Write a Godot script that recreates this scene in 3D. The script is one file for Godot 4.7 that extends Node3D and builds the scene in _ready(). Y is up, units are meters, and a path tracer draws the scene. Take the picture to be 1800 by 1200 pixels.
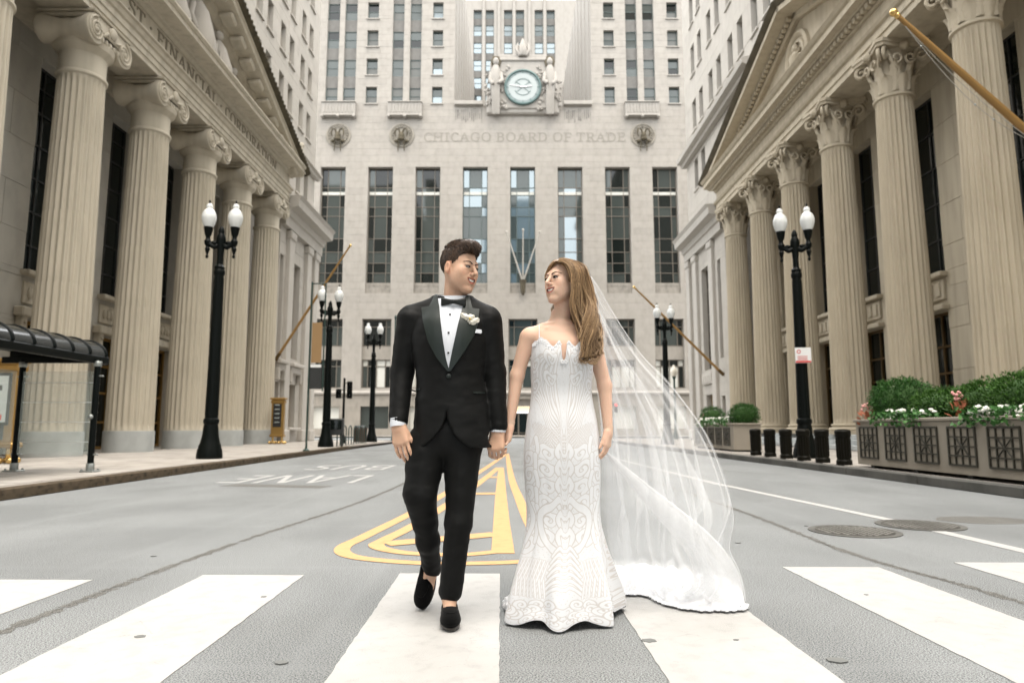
extends Node3D

var T := {}          # shared materials
var used := {}       # names taken at top level
var rng := RandomNumberGenerator.new()

# ---------------------------------------------------------------- mesh builder
class MB:
	var v := PackedVector3Array()
	var uv := PackedVector2Array()
	var col := PackedColorArray()
	var ix := PackedInt32Array()
	var c := Color(1, 1, 1)
	var xf := Transform3D()
	var tinted := false
	func p(q: Vector3, t := Vector2.ZERO) -> int:
		v.append(xf * q)
		uv.append(t)
		col.append(c)
		return v.size() - 1
	func tri(a: int, b: int, d: int) -> void:
		ix.append(a); ix.append(d); ix.append(b)
	func quad(a: int, b: int, d: int, e: int) -> void:
		tri(a, b, d); tri(a, d, e)
	func face(a: Vector3, b: Vector3, d: Vector3, e: Vector3) -> void:
		var i := p(a, Vector2(0, 1)); p(b, Vector2(1, 1)); p(d, Vector2(1, 0)); p(e, Vector2(0, 0))
		quad(i, i + 1, i + 2, i + 3)
	func box(at: Vector3, s: Vector3, bevel := 0.0) -> void:
		var h := s * 0.5
		var b := minf(bevel, minf(h.x, minf(h.y, h.z)) * 0.9)
		var L := [Vector3.RIGHT, Vector3.UP, Vector3.BACK]
		for ax in 3:
			for sg in [-1.0, 1.0]:
				var n: Vector3 = L[ax] * sg
				var u: Vector3 = L[(ax + 1) % 3]
				var w: Vector3 = L[(ax + 2) % 3] * sg
				var hn: float = h[ax]; var hu: float = h[(ax + 1) % 3] - b; var hw: float = h[(ax + 2) % 3] - b
				var o := at + n * hn
				face(o - u * hu - w * hw, o + u * hu - w * hw, o + u * hu + w * hw, o - u * hu + w * hw)
		if b > 0.0:
			for ax in 3:
				var e: Vector3 = L[ax]; var u: Vector3 = L[(ax + 1) % 3]; var w: Vector3 = L[(ax + 2) % 3]
				var he: float = h[ax] - b; var hu: float = h[(ax + 1) % 3]; var hw: float = h[(ax + 2) % 3]
				for su in [-1.0, 1.0]:
					for sw in [-1.0, 1.0]:
						var q1: Vector3 = at + u * su * hu + w * sw * (hw - b)
						var q2: Vector3 = at + u * su * (hu - b) + w * sw * hw
						if su * sw > 0:
							face(q1 + e * he, q1 - e * he, q2 - e * he, q2 + e * he)
						else:
							face(q1 - e * he, q1 + e * he, q2 + e * he, q2 - e * he)
			for sx in [-1.0, 1.0]:
				for sy in [-1.0, 1.0]:
					for sz in [-1.0, 1.0]:
						var a := p(at + Vector3(sx * h.x, sy * (h.y - b), sz * (h.z - b)))
						var d := p(at + Vector3(sx * (h.x - b), sy * h.y, sz * (h.z - b)))
						var e := p(at + Vector3(sx * (h.x - b), sy * (h.y - b), sz * h.z))
						if sx * sy * sz > 0: tri(a, d, e)
						else: tri(a, e, d)
	# profile: [Vector2(radius, height)...] bottom to top, turned about y
	func lathe(prof: Array, n := 24, at := Vector3.ZERO, cap := true) -> void:
		var m := prof.size()
		var k := 0
		while k < m - 1:
			var e := k + 1
			while e < m - 1:
				var d1: Vector2 = (prof[e] - prof[e - 1]).normalized(); var d2: Vector2 = (prof[e + 1] - prof[e]).normalized()
				if d1.dot(d2) < 0.86: break
				e += 1
			var base := v.size()
			for i in range(k, e + 1):
				for j in n + 1:
					var a := TAU * j / n
					p(at + Vector3(prof[i].x * cos(a), prof[i].y, prof[i].x * sin(a)), Vector2(float(j) / n, float(i) / m))
			var w := n + 1
			for i in e - k:
				for j in n:
					var a := base + i * w + j
					quad(a, a + w, a + w + 1, a + 1)
			k = e
		if cap:
			for t in [[prof[0], false], [prof[m - 1], true]]:
				if t[0].x > 0.001:
					var cc := p(at + Vector3(0, t[0].y, 0))
					for j in n + 1:
						var a := TAU * j / n
						p(at + Vector3(t[0].x * cos(a), t[0].y, t[0].x * sin(a)))
					for j in n:
						if t[1]: tri(cc, cc + 2 + j, cc + 1 + j)
						else: tri(cc, cc + 1 + j, cc + 2 + j)
	func tube(pts: Array, rad: Array, n := 8, cap := true, flat := 1.0) -> void:
		var base := v.size()
		var up := Vector3(0.13, 1, 0.21).normalized()
		var m := pts.size()
		for i in m:
			var d: Vector3 = (pts[mini(i + 1, m - 1)] - pts[maxi(i - 1, 0)]).normalized()
			var s := up.cross(d)
			if s.length() < 0.05: s = Vector3.RIGHT.cross(d)
			s = s.normalized()
			var t := d.cross(s).normalized()
			up = t
			for j in n + 1:
				var a := TAU * j / n
				p(pts[i] + (s * cos(a) + t * sin(a) * flat) * float(rad[i]), Vector2(float(j) / n, float(i) / m))
		for i in m - 1:
			for j in n:
				var a := base + i * (n + 1) + j
				quad(a, a + 1, a + n + 2, a + n + 1)
		if cap:
			for q in [0, m - 1]:
				var cc := p(pts[q])
				for j in n:
					var a: int = base + q * (n + 1) + j
					if q == 0: tri(cc, a + 1, a)
					else: tri(cc, a, a + 1)
	func rod(a: Vector3, b: Vector3, r: float, n := 8, r2 := -1.0) -> void:
		tube([a, b], [r, r if r2 < 0 else r2], n)
	# smooth surface f(u, v) -> Vector3
	func surf(f: Callable, nu: int, nv: int, flip := false, cf = null) -> void:
		var base := v.size()
		for i in nv + 1:
			for j in nu + 1:
				var t := Vector2(float(j) / nu, float(i) / nv)
				if cf != null: c = cf.call(t.x, t.y)
				p(f.call(t.x, t.y), t)
		for i in nv:
			for j in nu:
				var a := base + i * (nu + 1) + j
				if flip: quad(a, a + nu + 1, a + nu + 2, a + 1)
				else: quad(a, a + 1, a + nu + 2, a + nu + 1)
	# polygon in the xy plane, from z0 (back) to z1 (front)
	func ext(poly: PackedVector2Array, z0: float, z1: float) -> void:
		var q := poly.duplicate()
		if Geometry2D.is_polygon_clockwise(q): q.reverse()
		var t := Geometry2D.triangulate_polygon(q)
		var b := v.size()
		for w in q: p(Vector3(w.x, w.y, z1), w)
		var k := v.size()
		for w in q: p(Vector3(w.x, w.y, z0), w)
		for i in range(0, t.size(), 3):
			var area := (q[t[i + 1]] - q[t[i]]).cross(q[t[i + 2]] - q[t[i]])
			if area > 0:
				tri(b + t[i], b + t[i + 1], b + t[i + 2]); tri(k + t[i], k + t[i + 2], k + t[i + 1])
			else:
				tri(b + t[i], b + t[i + 2], b + t[i + 1]); tri(k + t[i], k + t[i + 1], k + t[i + 2])
		for i in q.size():
			var w := q[i]; var z := q[(i + 1) % q.size()]
			face(Vector3(w.x, w.y, z0), Vector3(z.x, z.y, z0), Vector3(z.x, z.y, z1), Vector3(w.x, w.y, z1))
	func ball(at: Vector3, r: Vector3, n := 12, m := 8) -> void:
		surf(func(s, t):
			var a: float = s * TAU; var b: float = (t - 0.5) * PI
			return at + Vector3(cos(b) * cos(a) * r.x, sin(b) * r.y, cos(b) * sin(a) * r.z), n, m, true)
	func mesh() -> ArrayMesh:
		var nn := PackedVector3Array()
		nn.resize(v.size())
		for i in range(0, ix.size(), 3):
			var a := ix[i]; var b := ix[i + 2]; var d := ix[i + 1]
			var f := (v[b] - v[a]).cross(v[d] - v[a])
			nn[a] += f; nn[b] += f; nn[d] += f
		for i in nn.size(): nn[i] = nn[i].normalized()
		var ar := []
		ar.resize(Mesh.ARRAY_MAX)
		ar[Mesh.ARRAY_VERTEX] = v; ar[Mesh.ARRAY_NORMAL] = nn; ar[Mesh.ARRAY_TEX_UV] = uv; ar[Mesh.ARRAY_TEX_UV2] = uv; ar[Mesh.ARRAY_INDEX] = ix
		if tinted: ar[Mesh.ARRAY_COLOR] = col
		var me := ArrayMesh.new()
		me.add_surface_from_arrays(Mesh.PRIMITIVE_TRIANGLES, ar)
		return me

# ---------------------------------------------------------------- nodes
func numbered(n: String) -> String:
	var k: int = used.get(n, 0)
	used[n] = k + 1
	return n if k == 0 else "%s_%03d" % [n, k]

func thing(called: String, label: String, category: String, at := Vector3.ZERO, turn := 0.0, group := "") -> Node3D:
	var o := Node3D.new()
	o.name = numbered(called)
	add_child(o)
	o.position = at; o.rotation.y = turn
	o.set_meta("label", label); o.set_meta("category", category)
	if group: o.set_meta("group", group)
	return o

func setting(called: String, m: Mesh, mat: Material) -> MeshInstance3D:
	var o := MeshInstance3D.new()
	o.name = called; o.mesh = m; o.material_override = mat
	add_child(o)
	o.set_meta("kind", "structure")
	return o

func part(called: String, m, mat: Material, parent: Node, at := Vector3.ZERO) -> MeshInstance3D:
	var o := MeshInstance3D.new()
	o.name = called
	o.mesh = m.mesh() if m is MB else m
	o.material_override = mat
	o.position = at
	parent.add_child(o, true)
	return o

func hub(called: String, parent: Node, at := Vector3.ZERO) -> Node3D:
	var o := Node3D.new()
	o.name = called; o.position = at
	parent.add_child(o, true)
	return o

func copy(o: Node3D, at: Vector3, turn := 0.0, label := "") -> Node3D:
	var r: Node3D = o.duplicate()
	r.name = numbered(String(o.name))
	add_child(r)
	r.position = at; r.rotation.y = turn
	if label: r.set_meta("label", label)
	return r

func boxm(s: Vector3, bevel := 0.0) -> ArrayMesh:
	var b := MB.new(); b.box(Vector3.ZERO, s, bevel); return b.mesh()

func V(x: float, y: float, z: float) -> Vector3: return Vector3(x, y, z)

# ---------------------------------------------------------------- materials
func lin(r: float, g: float, b: float, a := 1.0) -> Color:
	var c := Color(r, g, b).linear_to_srgb(); c.a = a; return c

func mat(n: String, c: Color, rough := 0.8, metal := 0.0, spec := 0.5) -> StandardMaterial3D:
	var m := StandardMaterial3D.new()
	m.resource_name = n
	m.albedo_color = c; m.roughness = rough; m.metallic = metal; m.metallic_specular = spec
	T[n] = m
	return m

func noise(sd: int, freq: float, oct := 4, kind := FastNoiseLite.TYPE_SIMPLEX_SMOOTH) -> FastNoiseLite:
	var f := FastNoiseLite.new()
	f.seed = sd; f.frequency = freq; f.noise_type = kind; f.fractal_octaves = oct
	return f

func ntex(f: FastNoiseLite, w: int, h: int, ramp: Array, offs := []) -> NoiseTexture2D:
	var t := NoiseTexture2D.new()
	t.width = w; t.height = h; t.seamless = true; t.noise = f
	if ramp.size():
		var g := Gradient.new()
		var cs := PackedColorArray(); var os := PackedFloat32Array()
		for i in ramp.size():
			cs.append(ramp[i]); os.append(offs[i] if offs.size() else float(i) / (ramp.size() - 1))
		g.colors = cs; g.offsets = os
		t.color_ramp = g
	return t

func grey(x: float) -> Color: return Color(x, x, x)

func stone(n: String, c: Color, sd: int, streak := 0.12) -> StandardMaterial3D:
	var m := mat(n, c, 0.85, 0.0, 0.35)
	m.albedo_texture = ntex(noise(sd % 4 + 40, 0.008, 6), 512, 512, [grey(1.0 - streak * 1.5), grey(1.0 - streak * 0.4), grey(1.0)], [0.12, 0.5, 0.8]) if not T.has("stone_tex_%d_%.2f" % [sd % 4, streak]) else T["stone_tex_%d_%.2f" % [sd % 4, streak]]
	T["stone_tex_%d_%.2f" % [sd % 4, streak]] = m.albedo_texture
	m.uv1_triplanar = true; m.uv1_world_triplanar = true
	m.uv1_scale = V(0.3, 0.16, 0.3)
	m.vertex_color_use_as_albedo = true
	return m

func materials() -> void:
	# road
	var a := mat("asphalt", lin(0.30, 0.314, 0.317), 0.9, 0.0, 0.3)
	a.albedo_texture = ntex(noise(5, 0.19, 3, FastNoiseLite.TYPE_SIMPLEX), 1024, 1024, [grey(0.5), grey(0.82), grey(0.93), grey(1.0)], [0.2, 0.4, 0.6, 0.8])
	a.uv1_scale = V(0.5, 0.5, 1)
	a.detail_enabled = true; a.detail_blend_mode = BaseMaterial3D.BLEND_MODE_MUL
	a.detail_albedo = ntex(noise(8, 0.006, 7), 1024, 1024, [grey(0.91), grey(0.965), grey(1.0)], [0.2, 0.5, 0.75])
	a.detail_uv_layer = BaseMaterial3D.DETAIL_UV_2
	a.uv2_scale = V(0.09, 0.045, 1)
	a.heightmap_enabled = true; a.heightmap_texture = ntex(noise(5, 0.19, 3, FastNoiseLite.TYPE_SIMPLEX), 1024, 1024, []); a.heightmap_scale = 0.35
	var rough: StandardMaterial3D = a.duplicate(); rough.resource_name = "rough_asphalt"; T.rough_asphalt = rough
	rough.albedo_color = lin(0.225, 0.222, 0.208); rough.heightmap_scale = 1.0; rough.detail_enabled = false
	var w := mat("road_white", lin(0.39, 0.386, 0.376), 0.75)
	w.albedo_texture = ntex(noise(12, 0.01, 8), 1024, 1024, [grey(0.95), grey(0.985), grey(1.0)], [0.16, 0.36, 0.7])
	w.uv1_scale = V(0.6, 0.6, 1)
	w.detail_enabled = true; w.detail_blend_mode = BaseMaterial3D.BLEND_MODE_MUL
	var cr := noise(14, 0.011, 1, FastNoiseLite.TYPE_CELLULAR); cr.cellular_return_type = FastNoiseLite.RETURN_DISTANCE2_SUB; cr.fractal_type = FastNoiseLite.FRACTAL_NONE
	cr.domain_warp_enabled = true; cr.domain_warp_amplitude = 30.0; cr.domain_warp_frequency = 0.03
	w.detail_albedo = ntex(cr, 1024, 1024, [grey(0.90), grey(1.0), grey(1.0)], [0.0, 0.008, 0.1])
	w.detail_uv_layer = BaseMaterial3D.DETAIL_UV_2; w.uv2_scale = V(0.55, 0.55, 1)
	w.heightmap_enabled = true; w.heightmap_texture = a.heightmap_texture; w.heightmap_scale = 0.15
	var y: StandardMaterial3D = w.duplicate(); y.resource_name = "road_yellow"; y.albedo_color = lin(0.52, 0.305, 0.135); T.road_yellow = y
	var lw: StandardMaterial3D = w.duplicate(); lw.resource_name = "worn_white"; lw.albedo_color = lin(0.36, 0.36, 0.355); T.worn_white = lw
	# pavements
	stone("concrete", lin(0.35, 0.325, 0.295), 21, 0.09)
	stone("concrete_pale", lin(0.38, 0.355, 0.325), 22, 0.09)
	stone("kerb_dark", lin(0.11, 0.108, 0.10), 23, 0.16)
	var rk := stone("kerb_rust", lin(0.10, 0.075, 0.048), 24, 0.28)
	rk.uv1_scale = V(0.8, 1.5, 0.8)
	# stone
	stone("lime_ionic", lin(0.49, 0.448, 0.367), 41, 0.06)
	stone("lime_ionic_wall", lin(0.45, 0.435, 0.395), 42, 0.04)
	stone("lime_corinth", lin(0.445, 0.39, 0.298), 43, 0.06)
	stone("lime_pale", lin(0.42, 0.395, 0.357), 44, 0.03)
	stone("lime_board", lin(0.325, 0.305, 0.277), 45, 0.03)
	stone("lime_stain", lin(0.105, 0.09, 0.062), 46, 0.16)
	stone("granite", lin(0.43, 0.45, 0.445), 47, 0.09)
	stone("granite_brown", lin(0.27, 0.25, 0.22), 48, 0.05)
	stone("spandrel_grey", lin(0.16, 0.155, 0.145), 49, 0.05)
	stone("spandrel_pale", lin(0.28, 0.26, 0.23), 53, 0.09)
	stone("stain_wash", lin(0.25, 0.234, 0.21), 54, 0.16)
	mat("blind_grey", lin(0.10, 0.105, 0.098), 0.5)
	stone("rosette_stone", lin(0.285, 0.262, 0.222), 56, 0.16)
	stone("planter_stone", lin(0.30, 0.27, 0.225), 51, 0.05)
	stone("roof_grime", lin(0.10, 0.085, 0.055), 52, 0.28)
	for n in ["lime_ionic", "lime_corinth"]: T[n].uv1_scale = V(0.5, 0.06, 0.5)
	mat("letter_cut_shade", lin(0.18, 0.157, 0.115), 0.7)  # dark tone stands in for shade and dirt inside cut letters
	mat("letter_shade_weathered", lin(0.225, 0.208, 0.18), 0.85)  # greyer tone paints in the shade of weathered, cut letters
	# metal, glass
	mat("black_iron", lin(0.0028, 0.0042, 0.0038), 0.4, 0.0, 0.22)
	mat("bollard_paint", lin(0.0065, 0.006, 0.0038), 0.45, 0.0, 0.22)
	mat("green_iron", lin(0.012, 0.035, 0.028), 0.45)
	stone("cover_iron", lin(0.05, 0.047, 0.04), 61, 0.16)
	stone("steel_worn", lin(0.20, 0.195, 0.18), 62, 0.16)
	mat("steel", lin(0.32, 0.34, 0.33), 0.4, 0.8)
	mat("bronze", lin(0.36, 0.22, 0.07), 0.38, 0.75)
	mat("bronze_dark", lin(0.10, 0.062, 0.022), 0.45, 0.5)
	mat("blue_glass", lin(0.06, 0.13, 0.17), 0.08, 0.3, 0.8)
	mat("window_frame_pale", lin(0.4, 0.37, 0.32), 0.6)
	mat("brass", lin(0.62, 0.42, 0.16), 0.25, 0.9)
	mat("gilt_wood", lin(0.25, 0.14, 0.038), 0.5, 0.1)
	mat("window_frame", lin(0.12, 0.105, 0.085), 0.55)
	mat("window_frame_green", lin(0.06, 0.085, 0.08), 0.5)
	var g := mat("dark_glass", lin(0.008, 0.011, 0.010), 0.05, 0.0, 0.42)
	g = mat("pane_glass", lin(0.05, 0.06, 0.056), 0.05, 0.2, 0.5)
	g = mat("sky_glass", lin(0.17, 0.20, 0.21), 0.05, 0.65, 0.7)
	mat("blind", lin(0.52, 0.52, 0.48), 0.8)
	mat("dark_void", lin(0.006, 0.007, 0.006), 0.9)
	g = mat("shelter_glass", Color(0.86, 0.93, 0.91, 0.14), 0.03, 0.0, 0.6)
	g.transparency = BaseMaterial3D.TRANSPARENCY_ALPHA
	g = mat("smoke_roof", lin(0.012, 0.015, 0.016), 0.16, 0.0, 0.6)
	g = mat("globe", lin(0.72, 0.74, 0.74), 0.22, 0.0, 0.5)
	g.backlight_enabled = true; g.backlight = Color(0.5, 0.52, 0.52)
	mat("globe_warm", lin(0.62, 0.58, 0.5), 0.3)
	mat("rope", lin(0.3, 0.29, 0.26), 0.8)
	mat("bin_brown", lin(0.06, 0.035, 0.025), 0.6)
	mat("poster_pale", lin(0.5, 0.55, 0.53), 0.4)
	mat("grille_bronze", lin(0.03, 0.028, 0.018), 0.5, 0.2)
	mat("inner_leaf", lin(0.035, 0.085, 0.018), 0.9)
	mat("tar", lin(0.13, 0.135, 0.13), 0.7)
	mat("soil", lin(0.05, 0.038, 0.026), 0.95)
	g = mat("leaf", Color(1, 1, 1), 0.55, 0.0, 0.35); g.vertex_color_use_as_albedo = true
	g.backlight_enabled = true; g.backlight = Color(0.22, 0.3, 0.1)
	mat("petal_white", lin(0.74, 0.74, 0.68), 0.6)
	mat("petal_pink", lin(0.7, 0.34, 0.32), 0.6)
	mat("coral_leaf", lin(0.42, 0.14, 0.07), 0.6)
	mat("white_plastic", lin(0.7, 0.71, 0.71), 0.5)
	mat("red_print", lin(0.55, 0.06, 0.05), 0.6)
	mat("black_print", lin(0.012, 0.012, 0.012), 0.6)
	mat("poster_gold", lin(0.26, 0.16, 0.07), 0.7)
	mat("poster_dark", lin(0.02, 0.022, 0.022), 0.5)
	mat("clock_rim", lin(0.08, 0.13, 0.125), 0.45, 0.2)
	mat("clock_face", lin(0.29, 0.32, 0.315), 0.35)
	mat("clock_glass", lin(0.16, 0.20, 0.197), 0.3)
	g = mat("red_lens", lin(0.5, 0.03, 0.02), 0.3)
	g.emission_enabled = true; g.emission = Color(1, 0.12, 0.08); g.emission_energy_multiplier = 3.0
	g = mat("warm_lamp", lin(0.7, 0.62, 0.45), 0.4)
	g.emission_enabled = true; g.emission = Color(1, 0.86, 0.62); g.emission_energy_multiplier = 0.35
	# people
	g = mat("skin", Color(1, 1, 1), 0.5, 0.0, 0.4); g.vertex_color_use_as_albedo = true
	g.subsurf_scatter_enabled = true; g.subsurf_scatter_strength = 0.12
	g = mat("eye", Color(1, 1, 1), 0.12, 0.0, 0.5); g.vertex_color_use_as_albedo = true
	mat("lash", lin(0.008, 0.006, 0.005), 0.6)
	mat("brow_dark", lin(0.022, 0.013, 0.008), 0.8)
	mat("brow_brown", lin(0.07, 0.04, 0.02), 0.8)
	mat("teeth", lin(0.62, 0.60, 0.55), 0.3)
	g = mat("hair", Color(1, 1, 1), 0.45, 0.0, 0.4); g.vertex_color_use_as_albedo = true
	g = mat("hair_long", Color(1, 1, 1), 0.42, 0.0, 0.45); g.vertex_color_use_as_albedo = true
	g = mat("suit", lin(0.0035, 0.0038, 0.0038), 0.6, 0.0, 0.28); g.rim_enabled = true; g.rim = 0.06; g.rim_tint = 0.3
	mat("satin", lin(0.008, 0.014, 0.0125), 0.42, 0.0, 0.45)
	mat("satin_bow", lin(0.006, 0.008, 0.0075), 0.45, 0.0, 0.4)
	g = mat("velvet", lin(0.004, 0.004, 0.004), 0.95, 0.0, 0.1); g.rim_enabled = true; g.rim = 0.2; g.rim_tint = 0.2
	mat("shoe_sole", lin(0.012, 0.009, 0.007), 0.35)
	mat("shirt", lin(0.62, 0.65, 0.70), 0.75)
	mat("petal_cream", lin(0.66, 0.63, 0.55), 0.6)
	mat("petal_heart", lin(0.55, 0.38, 0.08), 0.6)
	g = mat("lace", lin(0.655, 0.668, 0.69), 0.7)
	var li := lace_image()
	g.albedo_texture = ImageTexture.create_from_image(li)
	g.heightmap_enabled = true; g.heightmap_texture = g.albedo_texture; g.heightmap_scale = 0.25
	g = mat("tulle_solid", lin(0.635, 0.645, 0.665), 0.8)
	g.backlight_enabled = true; g.backlight = Color(0.3, 0.3, 0.3)
	g = mat("tulle", Color(0.95, 0.955, 0.96, 0.18), 0.9, 0.0, 0.1)
	g.transparency = BaseMaterial3D.TRANSPARENCY_ALPHA
	g.backlight_enabled = true; g.backlight = Color(0.6, 0.6, 0.6)
	g = g.duplicate(); g.resource_name = "tulle_band"; g.albedo_color.a = 0.2; T.tulle_band = g
	g = mat("tulle_edge", Color(0.95, 0.95, 0.96, 0.4), 0.9, 0.0, 0.1)
	g.transparency = BaseMaterial3D.TRANSPARENCY_ALPHA

# ---------------------------------------------------------------- camera, sky, light
func _ready() -> void:
	var cam := Camera3D.new()
	cam.name = "camera"
	add_child(cam)
	cam.position = V(0, 0.96, 0)
	cam.rotation_degrees = V(7.22, 0, 0)
	cam.fov = 53.13
	cam.near = 0.1; cam.far = 600.0
	var at := CameraAttributesPhysical.new()
	at.frustum_focal_length = 24.0
	at.exposure_aperture = 2.8
	at.frustum_focus_distance = 3.52
	at.frustum_near = 0.1; at.frustum_far = 600.0
	cam.attributes = at
	cam.fov = 53.13
	var env := Environment.new()
	env.background_mode = Environment.BG_SKY
	var sky := Sky.new()
	var sm := ProceduralSkyMaterial.new()
	sm.sky_top_color = Color(1.0, 1.0, 1.0)
	sm.sky_horizon_color = Color(0.66, 0.68, 0.70)
	sm.sky_curve = 0.35
	sm.ground_bottom_color = Color(0.5, 0.5, 0.5); sm.ground_horizon_color = Color(0.7, 0.71, 0.72)
	sm.sky_energy_multiplier = 1.4
	sky.sky_material = sm
	env.sky = sky
	env.tonemap_mode = Environment.TONE_MAPPER_LINEAR
	env.tonemap_exposure = 3.3
	env.sdfgi_enabled = true; env.ssao_enabled = true; env.ssil_enabled = true
	var we := WorldEnvironment.new()
	we.name = "environment"; we.environment = env
	add_child(we)
	var sun := DirectionalLight3D.new()
	sun.name = "sun"
	sun.light_energy = 0.5; sun.light_angular_distance = 40.0
	sun.light_color = Color(1.0, 0.97, 0.93)
	sun.shadow_enabled = true
	add_child(sun)
	sun.rotation_degrees = V(-70, 18, 0)
	rng.seed = 7
	materials()
	street()
	board_of_trade()
	left_bank()
	right_bank()
	neighbours()
	furniture()
	planting()
	groom()
	bride()

# ---------------------------------------------------------------- street
func flat(poly: Array, y := 0.004, jag := 0.0) -> MB:
	var q := PackedVector2Array()
	for i in poly.size():
		var a: Vector2 = poly[i]; var b: Vector2 = poly[(i + 1) % poly.size()]
		q.append(Vector2(a.x, -a.y))
		if jag > 0.0:
			var n := int(a.distance_to(b) / 0.05)
			for k in range(1, n):
				var w := a.lerp(b, float(k) / n) + Vector2(rng.randf_range(-jag, jag), rng.randf_range(-jag, jag))
				q.append(Vector2(w.x, -w.y))
	var m := MB.new()
	m.xf = Transform3D(Basis(Vector3(1, 0, 0), Vector3(0, 0, -1), Vector3(0, 1, 0)), Vector3.ZERO)
	m.ext(q, y - 0.0035, y)
	return m

func ribbon(pts: Array, w: float, y := 0.004, closed := false) -> MB:
	var m := MB.new()
	var n := pts.size()
	for i in n:
		var a: Vector2 = pts[(i - 1 + n) % n] if closed else pts[maxi(i - 1, 0)]
		var b: Vector2 = pts[(i + 1) % n] if closed else pts[mini(i + 1, n - 1)]
		var d := (b - a).normalized()
		var s := Vector2(-d.y, d.x) * w * 0.5
		var q: Vector2 = pts[i]
		m.p(V(q.x + s.x, y, q.y + s.y), q + s); m.p(V(q.x - s.x, y, q.y - s.y), q - s)
	for i in (n if closed else n - 1):
		var k := (i + 1) % n
		m.quad(i * 2, i * 2 + 1, k * 2 + 1, k * 2)
	return m

func smooth(pts: Array, n := 8, closed := false) -> Array:
	var o := []
	var m := pts.size()
	for i in (m if closed else m - 1):
		var p0 = pts[(i - 1 + m) % m] if closed else pts[maxi(i - 1, 0)]
		var p1 = pts[i]; var p2 = pts[(i + 1) % m]
		var p3 = pts[(i + 2) % m] if closed else pts[mini(i + 2, m - 1)]
		for k in n: o.append(p1.cubic_interpolate(p2, p0, p3, float(k) / n))
	if not closed: o.append(pts[m - 1])
	return o

func text_mesh(s: String, size: float, depth: float, font := "Droid Serif") -> TextMesh:
	var t := TextMesh.new()
	var f := SystemFont.new()
	f.font_names = PackedStringArray([font])
	t.font = f; t.text = s; t.font_size = 64; t.pixel_size = size / 46.0; t.depth = depth; t.curve_step = 2.0
	return t

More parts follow.
